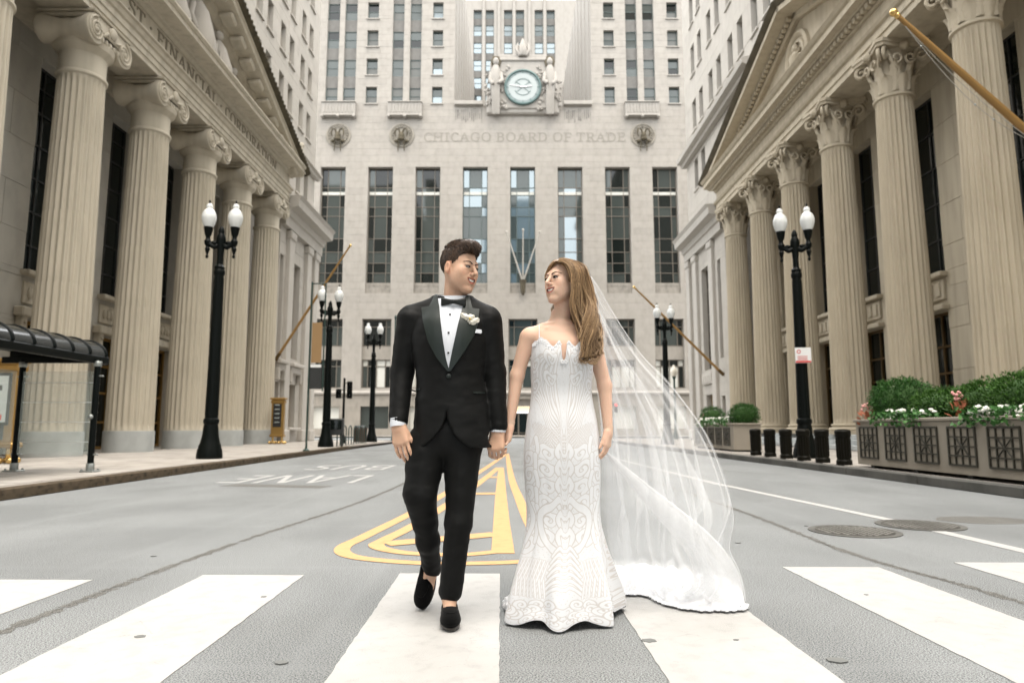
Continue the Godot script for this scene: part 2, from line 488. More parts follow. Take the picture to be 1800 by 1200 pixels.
func street() -> void:
	var g := MB.new()
	for q in [[-260, 200], [260, 200], [260, -300], [-260, -300]]: g.p(V(q[0], 0, q[1]), Vector2(q[0], q[1]))
	g.quad(0, 1, 2, 3)
	var road := setting("road", g.mesh(), T.asphalt)
	# the crossing: bars that run along the street
	var far := [4.50, 4.64, 4.69, 4.78, 4.90, 5.06]
	var left := [-3.33, -2.03, -0.745, 0.565, 1.876, 3.173]
	for i in 6:
		var x: float = left[i]; var z: float = -far[i]
		var st := part("crosswalk_stripe", flat([Vector2(x + 0.06, -1.15), Vector2(x + 0.72, -1.15), Vector2(x + 0.665, z + 0.01), Vector2(x, z)], 0.004, 0.003), T.road_white, road)
	# white lane line, with the gap at the utility cover
	part("lane_line", flat([Vector2(3.98, -4.2), Vector2(4.12, -4.2), Vector2(4.06, -6.66), Vector2(3.93, -6.66)], 0.004, 0.003), T.road_white, road)
	part("lane_line", flat([Vector2(3.92, -7.25), Vector2(4.05, -7.25), Vector2(3.62, -12.0), Vector2(3.49, -12.0)], 0.004, 0.003), T.road_white, road)
	part("lane_line", flat([Vector2(3.49, -12.0), Vector2(3.62, -12.0), Vector2(2.9, -38.0), Vector2(2.77, -38.0)], 0.0041), T.road_white, road)
	part("lane_line", flat([Vector2(-2.1, -19.0), Vector2(-1.98, -19.0), Vector2(-2.0, -26.0), Vector2(-2.1, -26.0)], 0.004), T.worn_white, road)
	# yellow median markings: an outer and an inner loop with hatch bars
	var outer := [Vector2(-0.20, -26.0), Vector2(-0.62, -17.0), Vector2(-1.05, -9.2), Vector2(-1.30, -6.4), Vector2(-1.37, -5.75), Vector2(-1.27, -5.38), Vector2(-1.02, -5.17), Vector2(-0.58, -5.03), Vector2(-0.05, -5.06), Vector2(0.2, -5.2), Vector2(0.26, -5.6), Vector2(0.18, -7.2), Vector2(0.10, -9.5), Vector2(-0.02, -14.0), Vector2(-0.18, -26.0)]
	part("median_line", ribbon(smooth(outer, 6), 0.125), T.road_yellow, road)
	var inner := [Vector2(-0.33, -16.9), Vector2(-0.62, -11.5), Vector2(-0.93, -7.4), Vector2(-1.10, -6.05), Vector2(-1.12, -5.8), Vector2(-1.02, -5.6), Vector2(-0.78, -5.42), Vector2(-0.4, -5.36), Vector2(-0.1, -5.5)]
	part("median_line", ribbon(smooth(inner, 6), 0.13, 0.0046), T.road_yellow, road)
	part("median_line", flat([Vector2(-0.16, -5.42), Vector2(0.02, -5.42), Vector2(-0.02, -7.0), Vector2(-0.08, -10.0), Vector2(-0.2, -16.9), Vector2(-0.33, -16.9), Vector2(-0.24, -10.0)], 0.0052), T.road_yellow, road)
	for b in [[-1.05, -5.85, -0.14, -6.37, 0.24], [-0.70, -10.2, -0.2, -10.25, 0.28], [-0.5, -13.6, -0.24, -13.6, 0.35]]:
		part("median_bar", ribbon([Vector2(b[0], b[1]), Vector2(b[2], b[3])], b[4], 0.0058), T.road_yellow, road)
	# lettering for the traffic that comes towards us
	for w in [["LANE", -4.0, -13.2], ["BUS", -3.9, -17.0]]:
		var t := part("road_lettering", text_mesh(w[0], 0.75, 0.004, "Droid Sans"), T.worn_white, road)
		t.basis = Basis(V(-1.05, 0, 0), V(0, 0, 2.6), V(0, 1, 0))
		t.position = V(w[1], 0.0035, w[2])
	# rough joints between the lanes of asphalt, one down each side
	for s in [[Vector2(-2.3, -1.2), Vector2(-2.42, -3.4), Vector2(-2.33, -5.8), Vector2(-1.98, -9.3), Vector2(-1.9, -14.0), Vector2(-2.2, -24.0)], [Vector2(2.95, -1.2), Vector2(2.83, -3.9), Vector2(2.62, -5.4), Vector2(2.66, -8.0), Vector2(2.55, -13.0)]]:
		var line := smooth(s, 110)
		for w in [[0.10, 0.0016, "rough_asphalt"], [0.016, 0.0030, "kerb_dark"]]:
			var q := PackedVector2Array(); var back := []
			for i in line.size():
				var wv: float = w[0] * rng.randf_range(0.3, 1.0)
				var off := rng.randf_range(-0.012, 0.012)
				q.append(Vector2(line[i].x - wv * 0.5 + off, line[i].y)); back.append(Vector2(line[i].x + wv * 0.5 + off, line[i].y))
			back.reverse()
			var m := MB.new()
			var n := q.size()
			for i in n:
				m.p(V(q[i].x, w[1], q[i].y), q[i]); m.p(V(back[n - 1 - i].x, w[1], back[n - 1 - i].y), back[n - 1 - i])
			for i in n - 1:
				if rng.randf() < (0.9 if w[0] > 0.05 else 0.5): m.quad(i * 2, i * 2 + 1, i * 2 + 3, i * 2 + 2)
			part("asphalt_seam", m, T[w[2]], road)
	# flattened gum and tar on the surface
	for s in [[-1.72, -3.30, 0.035], [-0.95, -2.95, 0.035], [-1.42, -4.05, 0.022], [0.62, -3.24, 0.045], [1.02, -3.25, 0.016], [1.35, -2.98, 0.055], [2.05, -4.1, 0.018], [-2.7, -5.3, 0.03], [2.9, -6.9, 0.03], [1.9, -5.9, 0.03]]:
		var poly := []
		for k in 16:
			poly.append(Vector2(s[0], s[1]) + Vector2(cos(TAU * k / 16), sin(TAU * k / 16) * 0.8) * s[2] * 0.8 * rng.randf_range(0.8, 1.1))
		part("tar_spot", flat(poly, 0.0062), T.tar, road)
	part("patch", flat([Vector2(-4.75, -12.0), Vector2(-3.0, -11.6), Vector2(-3.1, -11.2), Vector2(-4.9, -11.6)], 0.002), T.rough_asphalt, road)
	var mp := []
	for k in 18: mp.append(Vector2(4.95 + cos(TAU * k / 18) * 0.5 * rng.randf_range(0.9, 1.1), -7.35 + sin(TAU * k / 18) * 0.3))
	part("patch", flat(mp, 0.002), T.rough_asphalt, road)
	# utility covers
	for s in [[3.2, -6.55, "round iron utility cover set in the asphalt beside the white lane line"], [4.05, -6.95, "round iron utility cover that interrupts the white lane line"]]:
		var o := thing("utility_cover", s[2], "utility cover", V(s[0], 0, s[1]), 0.0, "utility covers in the road")
		var r := MB.new()
		r.lathe([Vector2(0.40, 0.001), Vector2(0.40, 0.008), Vector2(0.345, 0.0085), Vector2(0.34, 0.005)], 36, Vector3.ZERO, false)
		part("rim", r, T.kerb_dark, o)
		var c := MB.new()
		c.lathe([Vector2(0.338, 0.001), Vector2(0.338, 0.006), Vector2(0.0, 0.006)], 36, Vector3.ZERO, false)
		part("lid", c, T.cover_iron, o)
		var k := MB.new()
		for i in range(-5, 6):
			var x := i * 0.058; var h := sqrt(0.33 * 0.33 - x * x)
			for j in range(-5, 6):
				if absf(j * 0.058) + 0.02 < h: k.box(V(x, 0.0085, j * 0.058), V(0.036, 0.005, 0.036), 0.002)
		part("tread", k, T.steel_worn, o)
	# pavements
	pavement("sidewalk_left", -1.0, [[12.0, 6.55], [-9.2, 6.80], [-14.0, 6.91], [-24.0, 7.14], [-37.0, 7.46], [-43.5, 7.5]], "kerb_rust", 14.2)
	pavement("sidewalk_right", 1.0, [[12.0, 7.15], [-9.5, 7.02], [-16.8, 6.92], [-23.5, 6.72], [-36.0, 6.6], [-50.5, 6.5]], "kerb_dark", 12.4)
	var f := MB.new()
	f.box(V(0, 0.065, -71.0), V(120, 0.13, 8.0))
	var far_walk := setting("sidewalk_far", f.mesh(), T.concrete)
	for i in 40:
		part("kerb_stone", boxm(V(2.96, 0.16, 0.2), 0.015), T.kerb_dark, far_walk, V(-58.5 + 3.0 * i, 0.08, -66.9))

func pavement(called: String, s: float, line: Array, kerb: String, wall: float) -> void:
	var pts := []
	for q in line: pts.append(Vector2(s * q[1], q[0]))
	var last: Vector2 = pts[-1]
	for k in range(1, 7):
		var a := PI / 2 * k / 6.0
		pts.append(last + Vector2(s * (1.0 - cos(a)) * 3.0, -sin(a) * 3.0))
	pts.append(pts[-1] + Vector2(s * 40.0, 0))
	var poly := pts.duplicate()
	poly.append(Vector2(s * 60.0, 12.0))
	var q := PackedVector2Array()
	for w in poly: q.append(Vector2(w.x, -w.y))
	var m := MB.new()
	m.xf = Transform3D(Basis(Vector3(1, 0, 0), Vector3(0, 0, -1), Vector3(0, 1, 0)), Vector3.ZERO)
	m.ext(q, 0.001, 0.135)
	var walk := setting(called, m.mesh(), T.concrete)
	# kerb stones
	var carry := 0.0
	for i in pts.size() - 1:
		var a: Vector2 = pts[i]; var b: Vector2 = pts[i + 1]
		var n := maxi(1, int(round(a.distance_to(b) / 2.6)))
		for k in n:
			var p1 := a.lerp(b, float(k) / n); var p2 := a.lerp(b, float(k + 1) / n)
			var d := (p2 - p1)
			var o := part("kerb_stone", boxm(V(0.2, 0.158 + 0.004 * ((i + k) % 3), d.length() - 0.012), 0.018), T[kerb], walk, V((p1.x + p2.x) * 0.5 + s * 0.07, 0.076, (p1.y + p2.y) * 0.5))
			o.rotation.y = atan2(d.x, d.y)
	# slabs
	var sm := [boxm(V(1.49, 0.03, 1.49), 0.006)]
	var z := 8.0
	while z > -44.0:
		for k in 4:
			var x := 8.02 + 1.5 * k
			if x + 0.75 < wall:
				part("slab", sm[0], T.concrete if rng.randf() < 0.55 else T.concrete_pale, walk, V(s * x, 0.135 + rng.randf_range(-0.002, 0.002), z))
		z -= 1.5

# ---------------------------------------------------------------- shared building helpers
# A rectangle minus holes, as a list of rectangles [x0, y0, x1, y1]
func solid_rects(x0: float, y0: float, x1: float, y1: float, holes: Array) -> Array:
	var ys := [y0, y1]
	for h in holes:
		for q in [h[1], h[3]]:
			if q > y0 and q < y1 and not ys.has(q): ys.append(q)
	ys.sort()
	var out := []
	for i in ys.size() - 1:
		var ym: float = (ys[i] + ys[i + 1]) * 0.5
		var cuts := []
		for h in holes:
			if h[1] < ym and h[3] > ym: cuts.append([h[0], h[2]])
		cuts.sort_custom(func(a, b): return a[0] < b[0])
		var x := x0
		for c in cuts:
			if c[0] > x: out.append([x, ys[i], minf(c[0], x1), ys[i + 1]])
			x = maxf(x, c[1])
		if x < x1: out.append([x, ys[i], x1, ys[i + 1]])
	return out

# wall in the xy plane, its face at z, with real openings and stone blocks on its face
func wall(parent: Node, x0: float, y0: float, x1: float, y1: float, holes: Array, z: float, thick: float, m: Material, course := 0.0, length := 1.5, singles := 0, called := "wall") -> MeshInstance3D:
	var b := MB.new()
	var rs := solid_rects(x0, y0, x1, y1, holes)
	for r in rs: b.box(V((r[0] + r[2]) * 0.5, (r[1] + r[3]) * 0.5, z - thick * 0.5 - 0.02), V(r[2] - r[0], r[3] - r[1], thick))
	var w := part(called, b, m, parent)
	if course <= 0.0: return w
	var blocks := []
	for r in rs:
		var k0 := int(floor((r[1] + 0.001) / course))
		var k := k0
		while k * course < r[3] - 0.01:
			var a := maxf(r[1], k * course); var e := minf(r[3], (k + 1) * course)
			if e - a > 0.06:
				var x: float = floor(r[0] / length) * length - (length * 0.5 if k % 2 else 0.0)
				while x < r[2]:
					var p := maxf(x, r[0]); var q := minf(x + length, r[2])
					if q - p > 0.08: blocks.append([p, a, q, e])
					x += length
			k += 1
	blocks.sort_custom(func(p, q): return (p[2] - p[0]) * (p[3] - p[1]) > (q[2] - q[0]) * (q[3] - q[1]))
	var rest := MB.new()
	rest.tinted = true
	var cache := {}
	for i in blocks.size():
		var r: Array = blocks[i]
		var s := V(r[2] - r[0] - 0.012, r[3] - r[1] - 0.012, 0.022)
		var c := V((r[0] + r[2]) * 0.5, (r[1] + r[3]) * 0.5, z - 0.009 + rng.randf_range(-0.003, 0.003))
		var tone := rng.randf_range(0.93, 1.0)
		if i < singles:
			var step := int(tone * 20.0)
			var key := "%.2f %.2f %d" % [s.x, s.y, step]
			if not cache.has(key):
				var o := MB.new(); o.tinted = true
				o.c = Color(step / 20.0, step / 20.0 * 0.995, step / 20.0 * 0.985)
				o.box(Vector3.ZERO, s, 0.005)
				cache[key] = o.mesh()
			part("block", cache[key], m, w, c)
		else:
			rest.c = Color(tone, tone * 0.995, tone * 0.985)
			rest.box(c, s)
	if rest.v.size():
		var o := part("blocks", rest, m, w)
		o.set_meta("kind", "stuff")
	return w

# window: a frame with bars, and each pane a mesh of its own. xs, ys: bar positions between 0 and 1
func window(parent: Node, x0: float, y0: float, x1: float, y1: float, z: float, xs: Array, ys: Array, frame: Material, glass: Array, bar := 0.07, called := "window") -> Node3D:
	var b := MB.new()
	var w := x1 - x0; var h := y1 - y0
	var cx := (x0 + x1) * 0.5; var cy := (y0 + y1) * 0.5
	for s in [-1.0, 1.0]:
		b.box(V(s * (w - bar) * 0.5, 0, 0), V(bar, h, bar * 1.2))
		b.box(V(0, s * (h - bar) * 0.5, 0), V(w - 2.0 * bar, bar, bar * 1.2))
	for t in xs: b.box(V((t - 0.5) * w, 0, 0), V(bar * 0.8, h - 2.0 * bar, bar))
	for t in ys: b.box(V(0, (t - 0.5) * h, 0.002), V(w - 2.0 * bar, bar * 0.75, bar * 0.9))
	var o := part(called, b, frame, parent, V(cx, cy, z))
	var ax := [0.0] + xs + [1.0]; var ay := [0.0] + ys + [1.0]
	var cache := {}
	for i in ax.size() - 1:
		for j in ay.size() - 1:
			var s := V((ax[i + 1] - ax[i]) * w - bar * 0.8, (ay[j + 1] - ay[j]) * h - bar * 0.75, 0.012)
			var key := "%.2f %.2f" % [s.x, s.y]
			if not cache.has(key): cache[key] = boxm(s)
			var p := part("pane", cache[key], glass[rng.randi() % glass.size()], o, V(((ax[i] + ax[i + 1]) * 0.5 - 0.5) * w, ((ay[j] + ay[j + 1]) * 0.5 - 0.5) * h, -bar * 0.25))
			p.rotation = V(rng.randf_range(-0.004, 0.004), rng.randf_range(-0.004, 0.004), 0)
	return o

# moulding: a profile of [z, y] points (z outwards) pushed along x
func prism(prof: Array, x0: float, x1: float, b: MB = null) -> MB:
	if b == null: b = MB.new()
	var old := b.xf
	b.xf = old * Transform3D(Basis(Vector3(0, 0, -1), Vector3(0, 1, 0), Vector3(1, 0, 0)), Vector3.ZERO)
	var q := PackedVector2Array()
	for w in prof: q.append(Vector2(-w[0], w[1]))
	b.ext(q, x0, x1)
	b.xf = old
	return b

# letters fixed on a face
func letters(parent: Node, called: String, words: String, at: Vector3, width: float, height: float, m: Material) -> void:
	var t := text_mesh(words, height, 0.03)
	var o := part(called, t, m, parent, at)
	o.scale = V(width / t.get_aabb().size.x, 1, 1)

# ---------------------------------------------------------------- the office building with the clock, at the end of the street
func board_of_trade() -> void:
	var B := thing("clock_office_building", "pale limestone office tower with a clock closing the end of the street", "building", V(0, 0, -75))
	var S: Material = T.lime_board
	var holes := []
	var cx := 1.22
	var bay := 5.42
	var tall := []
	for k in range(-5, 6): tall.append(cx + bay * k)
	for x in tall:
		holes.append([x - 1.42, 15.9, x + 1.42, 30.6])
		holes.append([x - 1.62, 5.3, x + 1.62, 13.0])
	# upper wings, one each side of the light court
	var rows := [38.25, 41.75, 45.28, 48.8, 52.3]
	var slots := []     # [x centre, half width, spandrels]
	for e in [[-21.0, 0.72, true], [-18.95, 0.72, true], [-16.35, 0.65, false], [-13.35, 0.66, true], [-11.3, 0.66, true], [-8.7, 0.6, false], [11.35, 0.6, false], [14.0, 0.66, true], [16.02, 0.66, true], [18.85, 0.62, false], [21.6, 0.66, true], [23.6, 0.66, true], [-24.0, 0.62, false]]:
		slots.append(e)
		if e[2]: holes.append([e[0] - e[1], 38.2, e[0] + e[1], 56.0])
		else:
			for y in rows: holes.append([e[0] - e[1], y, e[0] + e[1], y + 2.05])
	holes.append([-6.7, 38.0, 9.25, 60.0])   # the court is open to the sky
	var door := [cx - 1.5, 0.15, cx + 1.5, 4.1]
	wall(B, -28.0, 5.0, 30.4, 56.0, holes, 0.0, 0.9, S, 0.78, 1.62, 290)
	# ground storey of darker granite
	var low := [door]
	for k in range(-5, 6):
		if k != 0: low.append([cx + bay * k - 1.55, 0.9, cx + bay * k + 1.55, 3.3])
	wall(B, -28.0, 0.13, 30.4, 4.62, low, 0.12, 0.9, T.granite_brown, 0.9, 1.8, 0, "base_wall")
	part("base_cornice", prism([[-0.7, 4.62], [0.3, 4.62], [0.34, 4.8], [0.2, 5.0], [-0.7, 5.0]], -28.0, 30.4), S, B)
	for r in low:
		if r == door: continue
		part("shop_window", boxm(V(r[2] - r[0], r[3] - r[1], 0.05)), T.blind if rng.randf() < 0.6 else T.pane_glass, B, V((r[0] + r[2]) * 0.5, (r[1] + r[3]) * 0.5, -0.3))
	# entrance: lit hall behind dark doors
	var e := MB.new()
	e.box(V(cx, 3.0, -0.55), V(2.8, 0.62, 0.05))
	part("transom", e, T.warm_lamp, B)
	part("door_lintel", boxm(V(3.0, 0.78, 0.3)), T.granite_brown, B, V(cx, 3.71, -0.5))
	for k in 3: window(B, cx - 1.5 + k * 1.0, 0.15, cx - 0.5 + k * 1.0, 2.6, -0.5, [], [0.12], T.window_frame, [T.dark_glass], 0.08, "door")
	# tall windows of the trading hall and the windows below them
	for i in tall.size():
		var x: float = tall[i]
		var gl := [T.pane_glass, T.pane_glass, T.dark_glass]
		if i in [4, 5]: gl = [T.sky_glass, T.pane_glass]
		if i == 6: gl = [T.pane_glass, T.sky_glass, T.pane_glass]
		window(B, x - 1.42, 17.1, x + 1.42, 30.6, -0.62, [0.26, 0.76], [0.09, 0.175, 0.27, 0.385, 0.58, 0.66, 0.765, 0.83], T.window_frame if i not in [4, 5] else T.window_frame_green, gl, 0.1)
		# ceiling band of the floor behind
		part("ceiling_band", boxm(V(2.62, 0.42, 0.02)), T.blind, B, V(x, 27.6, -0.585))
		var sp := MB.new()
		sp.box(V(x, 16.5, -0.35), V(2.84, 1.2, 0.3))
		for k in 12: sp.box(V(x - 1.3 + k * 0.236, 16.84, -0.18), V(0.1, 0.26, 0.06))
		for k in 7: sp.box(V(x - 1.2 + k * 0.4, 16.25, -0.185), V(0.16, 0.62, 0.05))
		part("spandrel", sp, T.spandrel_pale, B)
		window(B, x - 1.62, 9.95, x + 1.62, 13.0, -0.55, [0.2, 0.8], [0.72], T.window_frame, [T.pane_glass, T.dark_glass, T.pane_glass], 0.12)
		part("spandrel", boxm(V(3.24, 1.45, 0.3)), T.granite_brown, B, V(x, 9.2, -0.5))
		window(B, x - 1.62, 5.3, x + 1.62, 8.5, -0.55, [0.2, 0.5, 0.8], [0.76], T.window_frame, [T.pane_glass, T.blind, T.dark_glass], 0.12)
	# wings
	for s in slots:
		for k in rows.size():
			var y: float = rows[k]
			window(B, s[0] - s[1], y, s[0] + s[1], y + 2.05, -0.42, [], [0.5], T.window_frame_green, [T.pane_glass, T.sky_glass] if s[0] > -9.5 and s[0] < -8 else [T.pane_glass, T.dark_glass, T.pane_glass, T.blind_grey], 0.08)
			if s[2]: part("spandrel", boxm(V(s[1] * 2.0, 1.46, 0.12)), T.spandrel_grey, B, V(s[0], y + 2.05 + 0.73, -0.40))
			else: part("sill", boxm(V(s[1] * 2.0 + 0.3, 0.14, 0.2), 0.02), S, B, V(s[0], y - 0.07, 0.06))
	# carved balcony ledges
	for x in [-20.0, -12.35, 15.0, 22.6]:
		var l := MB.new()
		var w := 3.9
		l.box(V(x, 37.4, 0.28), V(w, 1.5, 0.5), 0.05)
		l.box(V(x, 36.58, 0.36), V(w + 0.2, 0.13, 0.7), 0.04)
		l.box(V(x, 38.2, 0.36), V(w + 0.1, 0.12, 0.66), 0.04)
		for k in 10: l.box(V(x - w * 0.42 + k * w * 0.093, 37.45, 0.55), V(0.16, 1.05, 0.12), 0.03)
		for sx in [-1.0, 0.0, 1.0]: l.box(V(x + sx * w * 0.47, 36.45, 0.4), V(0.32, 0.22, 0.72), 0.06)
		part("balcony_ledge", l, S, B)
	for x in [-5.0, 7.6]:
		var l := MB.new()
		l.box(V(x, 38.15, 0.22), V(3.3, 0.45, 0.6), 0.04)
		part("court_sill", l, S, B)
		var st := MB.new()
		for k in 14: st.box(V(x - 1.5 + k * 0.23, 37.0 - rng.randf_range(0.0, 0.35), 0.012), V(rng.randf_range(0.08, 0.2), rng.randf_range(0.7, 1.7), 0.012))
		part("weather_stain", st, T.stain_wash, B)
	# round grotesques with dark hanging mounts
	for x in [-20.0, -12.7, 15.1]: grotesque(B, x)
	# the name on the frieze: raised letters, shade of cuts put into their colour
	letters(B, "inscription", "CHICAGO BOARD OF TRADE", V(1.45, 34.15, 0.016), 23.2, 1.05, T.letter_shade_weathered)
	# light court: fluted side walls and the tower at its back
	var c := MB.new()
	for s in [[-6.7, 1.0], [9.25, -1.0]]:
		c.box(V(s[0] - s[1] * 0.5, 50.0, -20.5), V(1.0, 24.0, 39.0))
		for k in 9: c.box(V(s[0] + s[1] * 0.02, 50.0, -2.2 - k * 4.2), V(0.16, 24.0, 1.5), 0.05)
	part("court_wall", c, S, B)
	var th := []
	for x in [-6.2, -4.0, -0.7, 1.45, 4.85, 7.0]: th.append([x - 0.75, 41.0, x + 0.75, 76.0])
	wall(B, -9.0, 36.0, 12.0, 78.0, th, -40.0, 1.0, S, 0.0, 1.5, 0, "tower_wall")
	for h in th:
		for k in 11:
			var y := 41.0 + 3.35 * k
			window(B, h[0], y, h[2], y + 2.1, -40.5, [], [0.5], T.window_frame_green, [T.sky_glass] if h[2] < 7.0 or k > 6 else [T.pane_glass], 0.1)
			part("spandrel", boxm(V(1.5, 1.25, 0.14)), T.spandrel_grey, B, V((h[0] + h[2]) * 0.5, y + 2.1 + 0.625, -40.48))
	for x in [-5.1, -2.35, 0.38, 3.15, 5.92]:
		part("pier", boxm(V(0.5, 40.0, 0.4), 0.06), S, B, V(x, 58.0, -39.85))
	var fl := MB.new()
	fl.box(V(1.27, 37.9, -20.0), V(15.9, 0.4, 39.0))
	part("court_roof", fl, T.granite, B)
	clock(B)
	# flagpoles fanned from a bracket under the middle window
	var fb := MB.new()
	fb.lathe([Vector2(0.1, 15.6), Vector2(0.25, 16.0), Vector2(0.3, 16.8), Vector2(0.42, 17.3)], 10, V(cx, 0, 0.4))
	part("pole_bracket", fb, T.lime_stain, B)
	for a in [-0.30, 0.0, 0.30]:
		var p := MB.new()
		p.rod(V(cx, 17.0, 0.5), V(cx + sin(a) * 6.2, 17.0 + cos(a) * 5.6, 2.0), 0.1, 8, 0.06)
		p.ball(V(cx + sin(a) * 6.2, 17.0 + cos(a) * 5.6, 2.0), V(0.13, 0.13, 0.13), 8, 6)
		part("flagpole", p, T.lime_pale, B)

func grotesque(B: Node, x: float) -> void:
	var g := MB.new()
	var z := 0.03
	g.xf = Transform3D(Basis(Vector3(1, 0, 0), Vector3(0, 0, 1), Vector3(0, -1, 0)), V(x, 34.35, 0))
	g.lathe([Vector2(1.45, 0.0), Vector2(1.45, 0.10), Vector2(1.3, 0.16), Vector2(1.15, 0.05), Vector2(0.0, 0.05)], 28, Vector3.ZERO, false)
	g.xf = Transform3D()
	for k in 20:
		var a := TAU * k / 20
		g.ball(V(x + cos(a) * 1.02, 34.35 + sin(a) * 1.02, 0.1), V(0.12, 0.12, 0.12), 6, 4)
	part("rosette", g, T.rosette_stone, B)
	var h := MB.new()
	h.ball(V(x, 34.15, 0.35), V(0.34, 0.5, 0.4), 10, 8)
	h.ball(V(x, 33.75, 0.5), V(0.42, 0.22, 0.35), 10, 6)
	for s in [-1.0, 1.0]:
		h.tube([V(x + s * 0.1, 34.2, 0.4), V(x + s * 0.25, 34.85, 0.5), V(x + s * 0.6, 35.0, 0.45), V(x + s * 0.72, 34.5, 0.4), V(x + s * 0.62, 34.1, 0.35)], [0.1, 0.11, 0.1, 0.08, 0.05], 7)
		h.tube([V(x + s * 0.3, 33.5, 0.4), V(x + s * 0.34, 33.0, 0.3), V(x + s * 0.36, 32.4, 0.25)], [0.11, 0.07, 0.06], 6)
		h.ball(V(x + s * 0.55, 33.6, 0.25), V(0.25, 0.18, 0.2), 8, 6)
	part("grotesque", h, T.lime_stain, B)

func clock(B: Node) -> void:
	var c := V(1.25, 39.75, 0)
	# stone surround, stepped, in front of the court
	var sur := MB.new()
	sur.box(V(c.x, 40.6, 0.25), V(5.6, 6.6, 1.0), 0.1)
	sur.box(V(c.x, 41.0, 0.2), V(7.6, 4.2, 0.9), 0.15)
	sur.box(V(c.x, 38.1, 0.2), V(8.4, 2.6, 0.7), 0.15)
	sur.box(V(c.x, 43.2, 0.35), V(6.4, 0.35, 1.2), 0.08)
	sur.box(V(c.x, 44.35, 0.26), V(1.7, 1.5, 0.9), 0.12)
	part("clock_surround", sur, T.lime_board, B)
	var fin := MB.new()
	fin.tube([V(c.x, 43.6, 0.75), V(c.x, 44.5, 0.8), V(c.x, 45.3, 0.75), V(c.x, 45.9, 0.7)], [0.55, 0.5, 0.28, 0.05], 10)
	for k in [-1.0, 1.0]: fin.tube([V(c.x + k * 0.3, 43.6, 0.9), V(c.x + k * 0.75, 44.4, 0.85), V(c.x + k * 0.55, 45.3, 0.8)], [0.2, 0.22, 0.05], 7)
	part("finial", fin, T.lime_board, B)
	# two hooded figures, sheaves in their arms
	for k in [-1.0, 1.0]:
		var f := MB.new()
		var x: float = c.x + k * 3.1
		f.tube([V(x, 36.6, 0.7), V(x, 38.5, 0.75), V(x + k * 0.1, 40.2, 0.8), V(x + k * 0.05, 41.6, 0.85), V(x, 42.4, 0.85)], [0.42, 0.5, 0.56, 0.6, 0.34], 12)
		f.tube([V(x - k * 0.52, 41.5, 0.9), V(x - k * 0.68, 40.5, 1.1), V(x - k * 0.3, 40.0, 1.5)], [0.27, 0.25, 0.2], 8)
		f.tube([V(x + k * 0.52, 41.5, 0.9), V(x + k * 0.66, 40.5, 1.1), V(x + k * 0.3, 39.9, 1.5)], [0.27, 0.25, 0.2], 8)
		f.ball(V(x, 42.85, 0.95), V(0.36, 0.5, 0.42), 10, 8)
		for j in 7:
			var xx := x + (j - 3) * 0.12
			f.tube([V(xx, 41.0, 1.25), V(xx * 0.98 + 0.02 * x, 38.6, 1.35), V(xx, 36.5, 1.0)], [0.05, 0.07, 0.08], 6)
		part("figure", f, T.lime_board, B)
		var hd := MB.new()
		hd.tube([V(x - 0.34, 42.3, 0.9), V(x - 0.46, 42.9, 0.85), V(x - 0.25, 43.45, 0.8), V(x + 0.25, 43.45, 0.8), V(x + 0.46, 42.9, 0.85), V(x + 0.34, 42.3, 0.9)], [0.13, 0.17, 0.18, 0.18, 0.17, 0.13], 8)
		part("hood", hd, T.lime_stain, B)
		var orn := MB.new()
		for j in 30: orn.ball(V(x - k * rng.randf_range(0.6, 1.5) , 37.0 + rng.randf() * 5.4, 0.75), V(rng.randf_range(0.1, 0.24), rng.randf_range(0.1, 0.26), 0.22), 7, 5)
		for j in 20: orn.ball(V(x + k * rng.randf_range(0.55, 1.3), 37.6 + rng.randf() * 3.8, 0.6), V(rng.randf_range(0.1, 0.2), rng.randf_range(0.1, 0.24), 0.2), 7, 5)
		part("carving", orn, T.lime_board, B).set_meta("kind", "stuff")
	# dial
	var dial := hub("clock_dial", B, c + V(0, 0, 0.88))
	var turn := Transform3D(Basis(Vector3(1, 0, 0), Vector3(0, 0, 1), Vector3(0, -1, 0)), Vector3.ZERO)
	var r := MB.new(); r.xf = turn
	r.lathe([Vector2(2.14, -0.1), Vector2(2.14, 0.2), Vector2(2.06, 0.26), Vector2(1.96, 0.26), Vector2(1.9, 0.12)], 48, Vector3.ZERO, false)
	part("rim", r, T.clock_rim, dial)
	r = MB.new(); r.xf = turn
	r.lathe([Vector2(1.93, 0.1), Vector2(1.66, 0.11)], 48, Vector3.ZERO, false)
	part("minute_ring", r, T.clock_glass, dial)
	r = MB.new(); r.xf = turn
	r.lathe([Vector2(1.66, 0.10), Vector2(1.66, 0.13), Vector2(1.1, 0.13), Vector2(1.1, 0.11), Vector2(0.0, 0.11)], 48, Vector3.ZERO, false)
	part("face", r, T.clock_face, dial)
	for k in 12:
		var a := TAU * k / 12
		var m := MB.new()
		m.xf = Transform3D(Basis(Vector3(0, 0, 1), -a), Vector3.ZERO)
		m.box(V(0, 1.77, 0.13), V(0.09, 0.26, 0.04))
		part("hour_mark", m, T.clock_rim, dial)
	var arc := MB.new()
	for s in [0, 1]:
		var pts := []; var rr := []
		for k in 13:
			var a = PI * s + PI * (0.14 + 0.72 * k / 12.0)
			pts.append(V(cos(a) * 0.98, sin(a) * 0.98, 0.13)); rr.append(0.035)
		arc.tube(pts, rr, 6)
		for k in [-1.0, 1.0]: arc.rod(V(k * 0.75, (0.62 if s == 0 else -0.62), 0.13), V(k * 0.15, (0.12 if s == 0 else -0.12), 0.13), 0.03, 6)
	part("tracery", arc, T.clock_rim, dial)
	var h1 := MB.new()
	h1.rod(V(0.3, -0.04, 0.2), V(-1.55, 0.22, 0.2), 0.075, 8, 0.03)
	part("minute_hand", h1, T.white_plastic, dial)
	var h2 := MB.new()
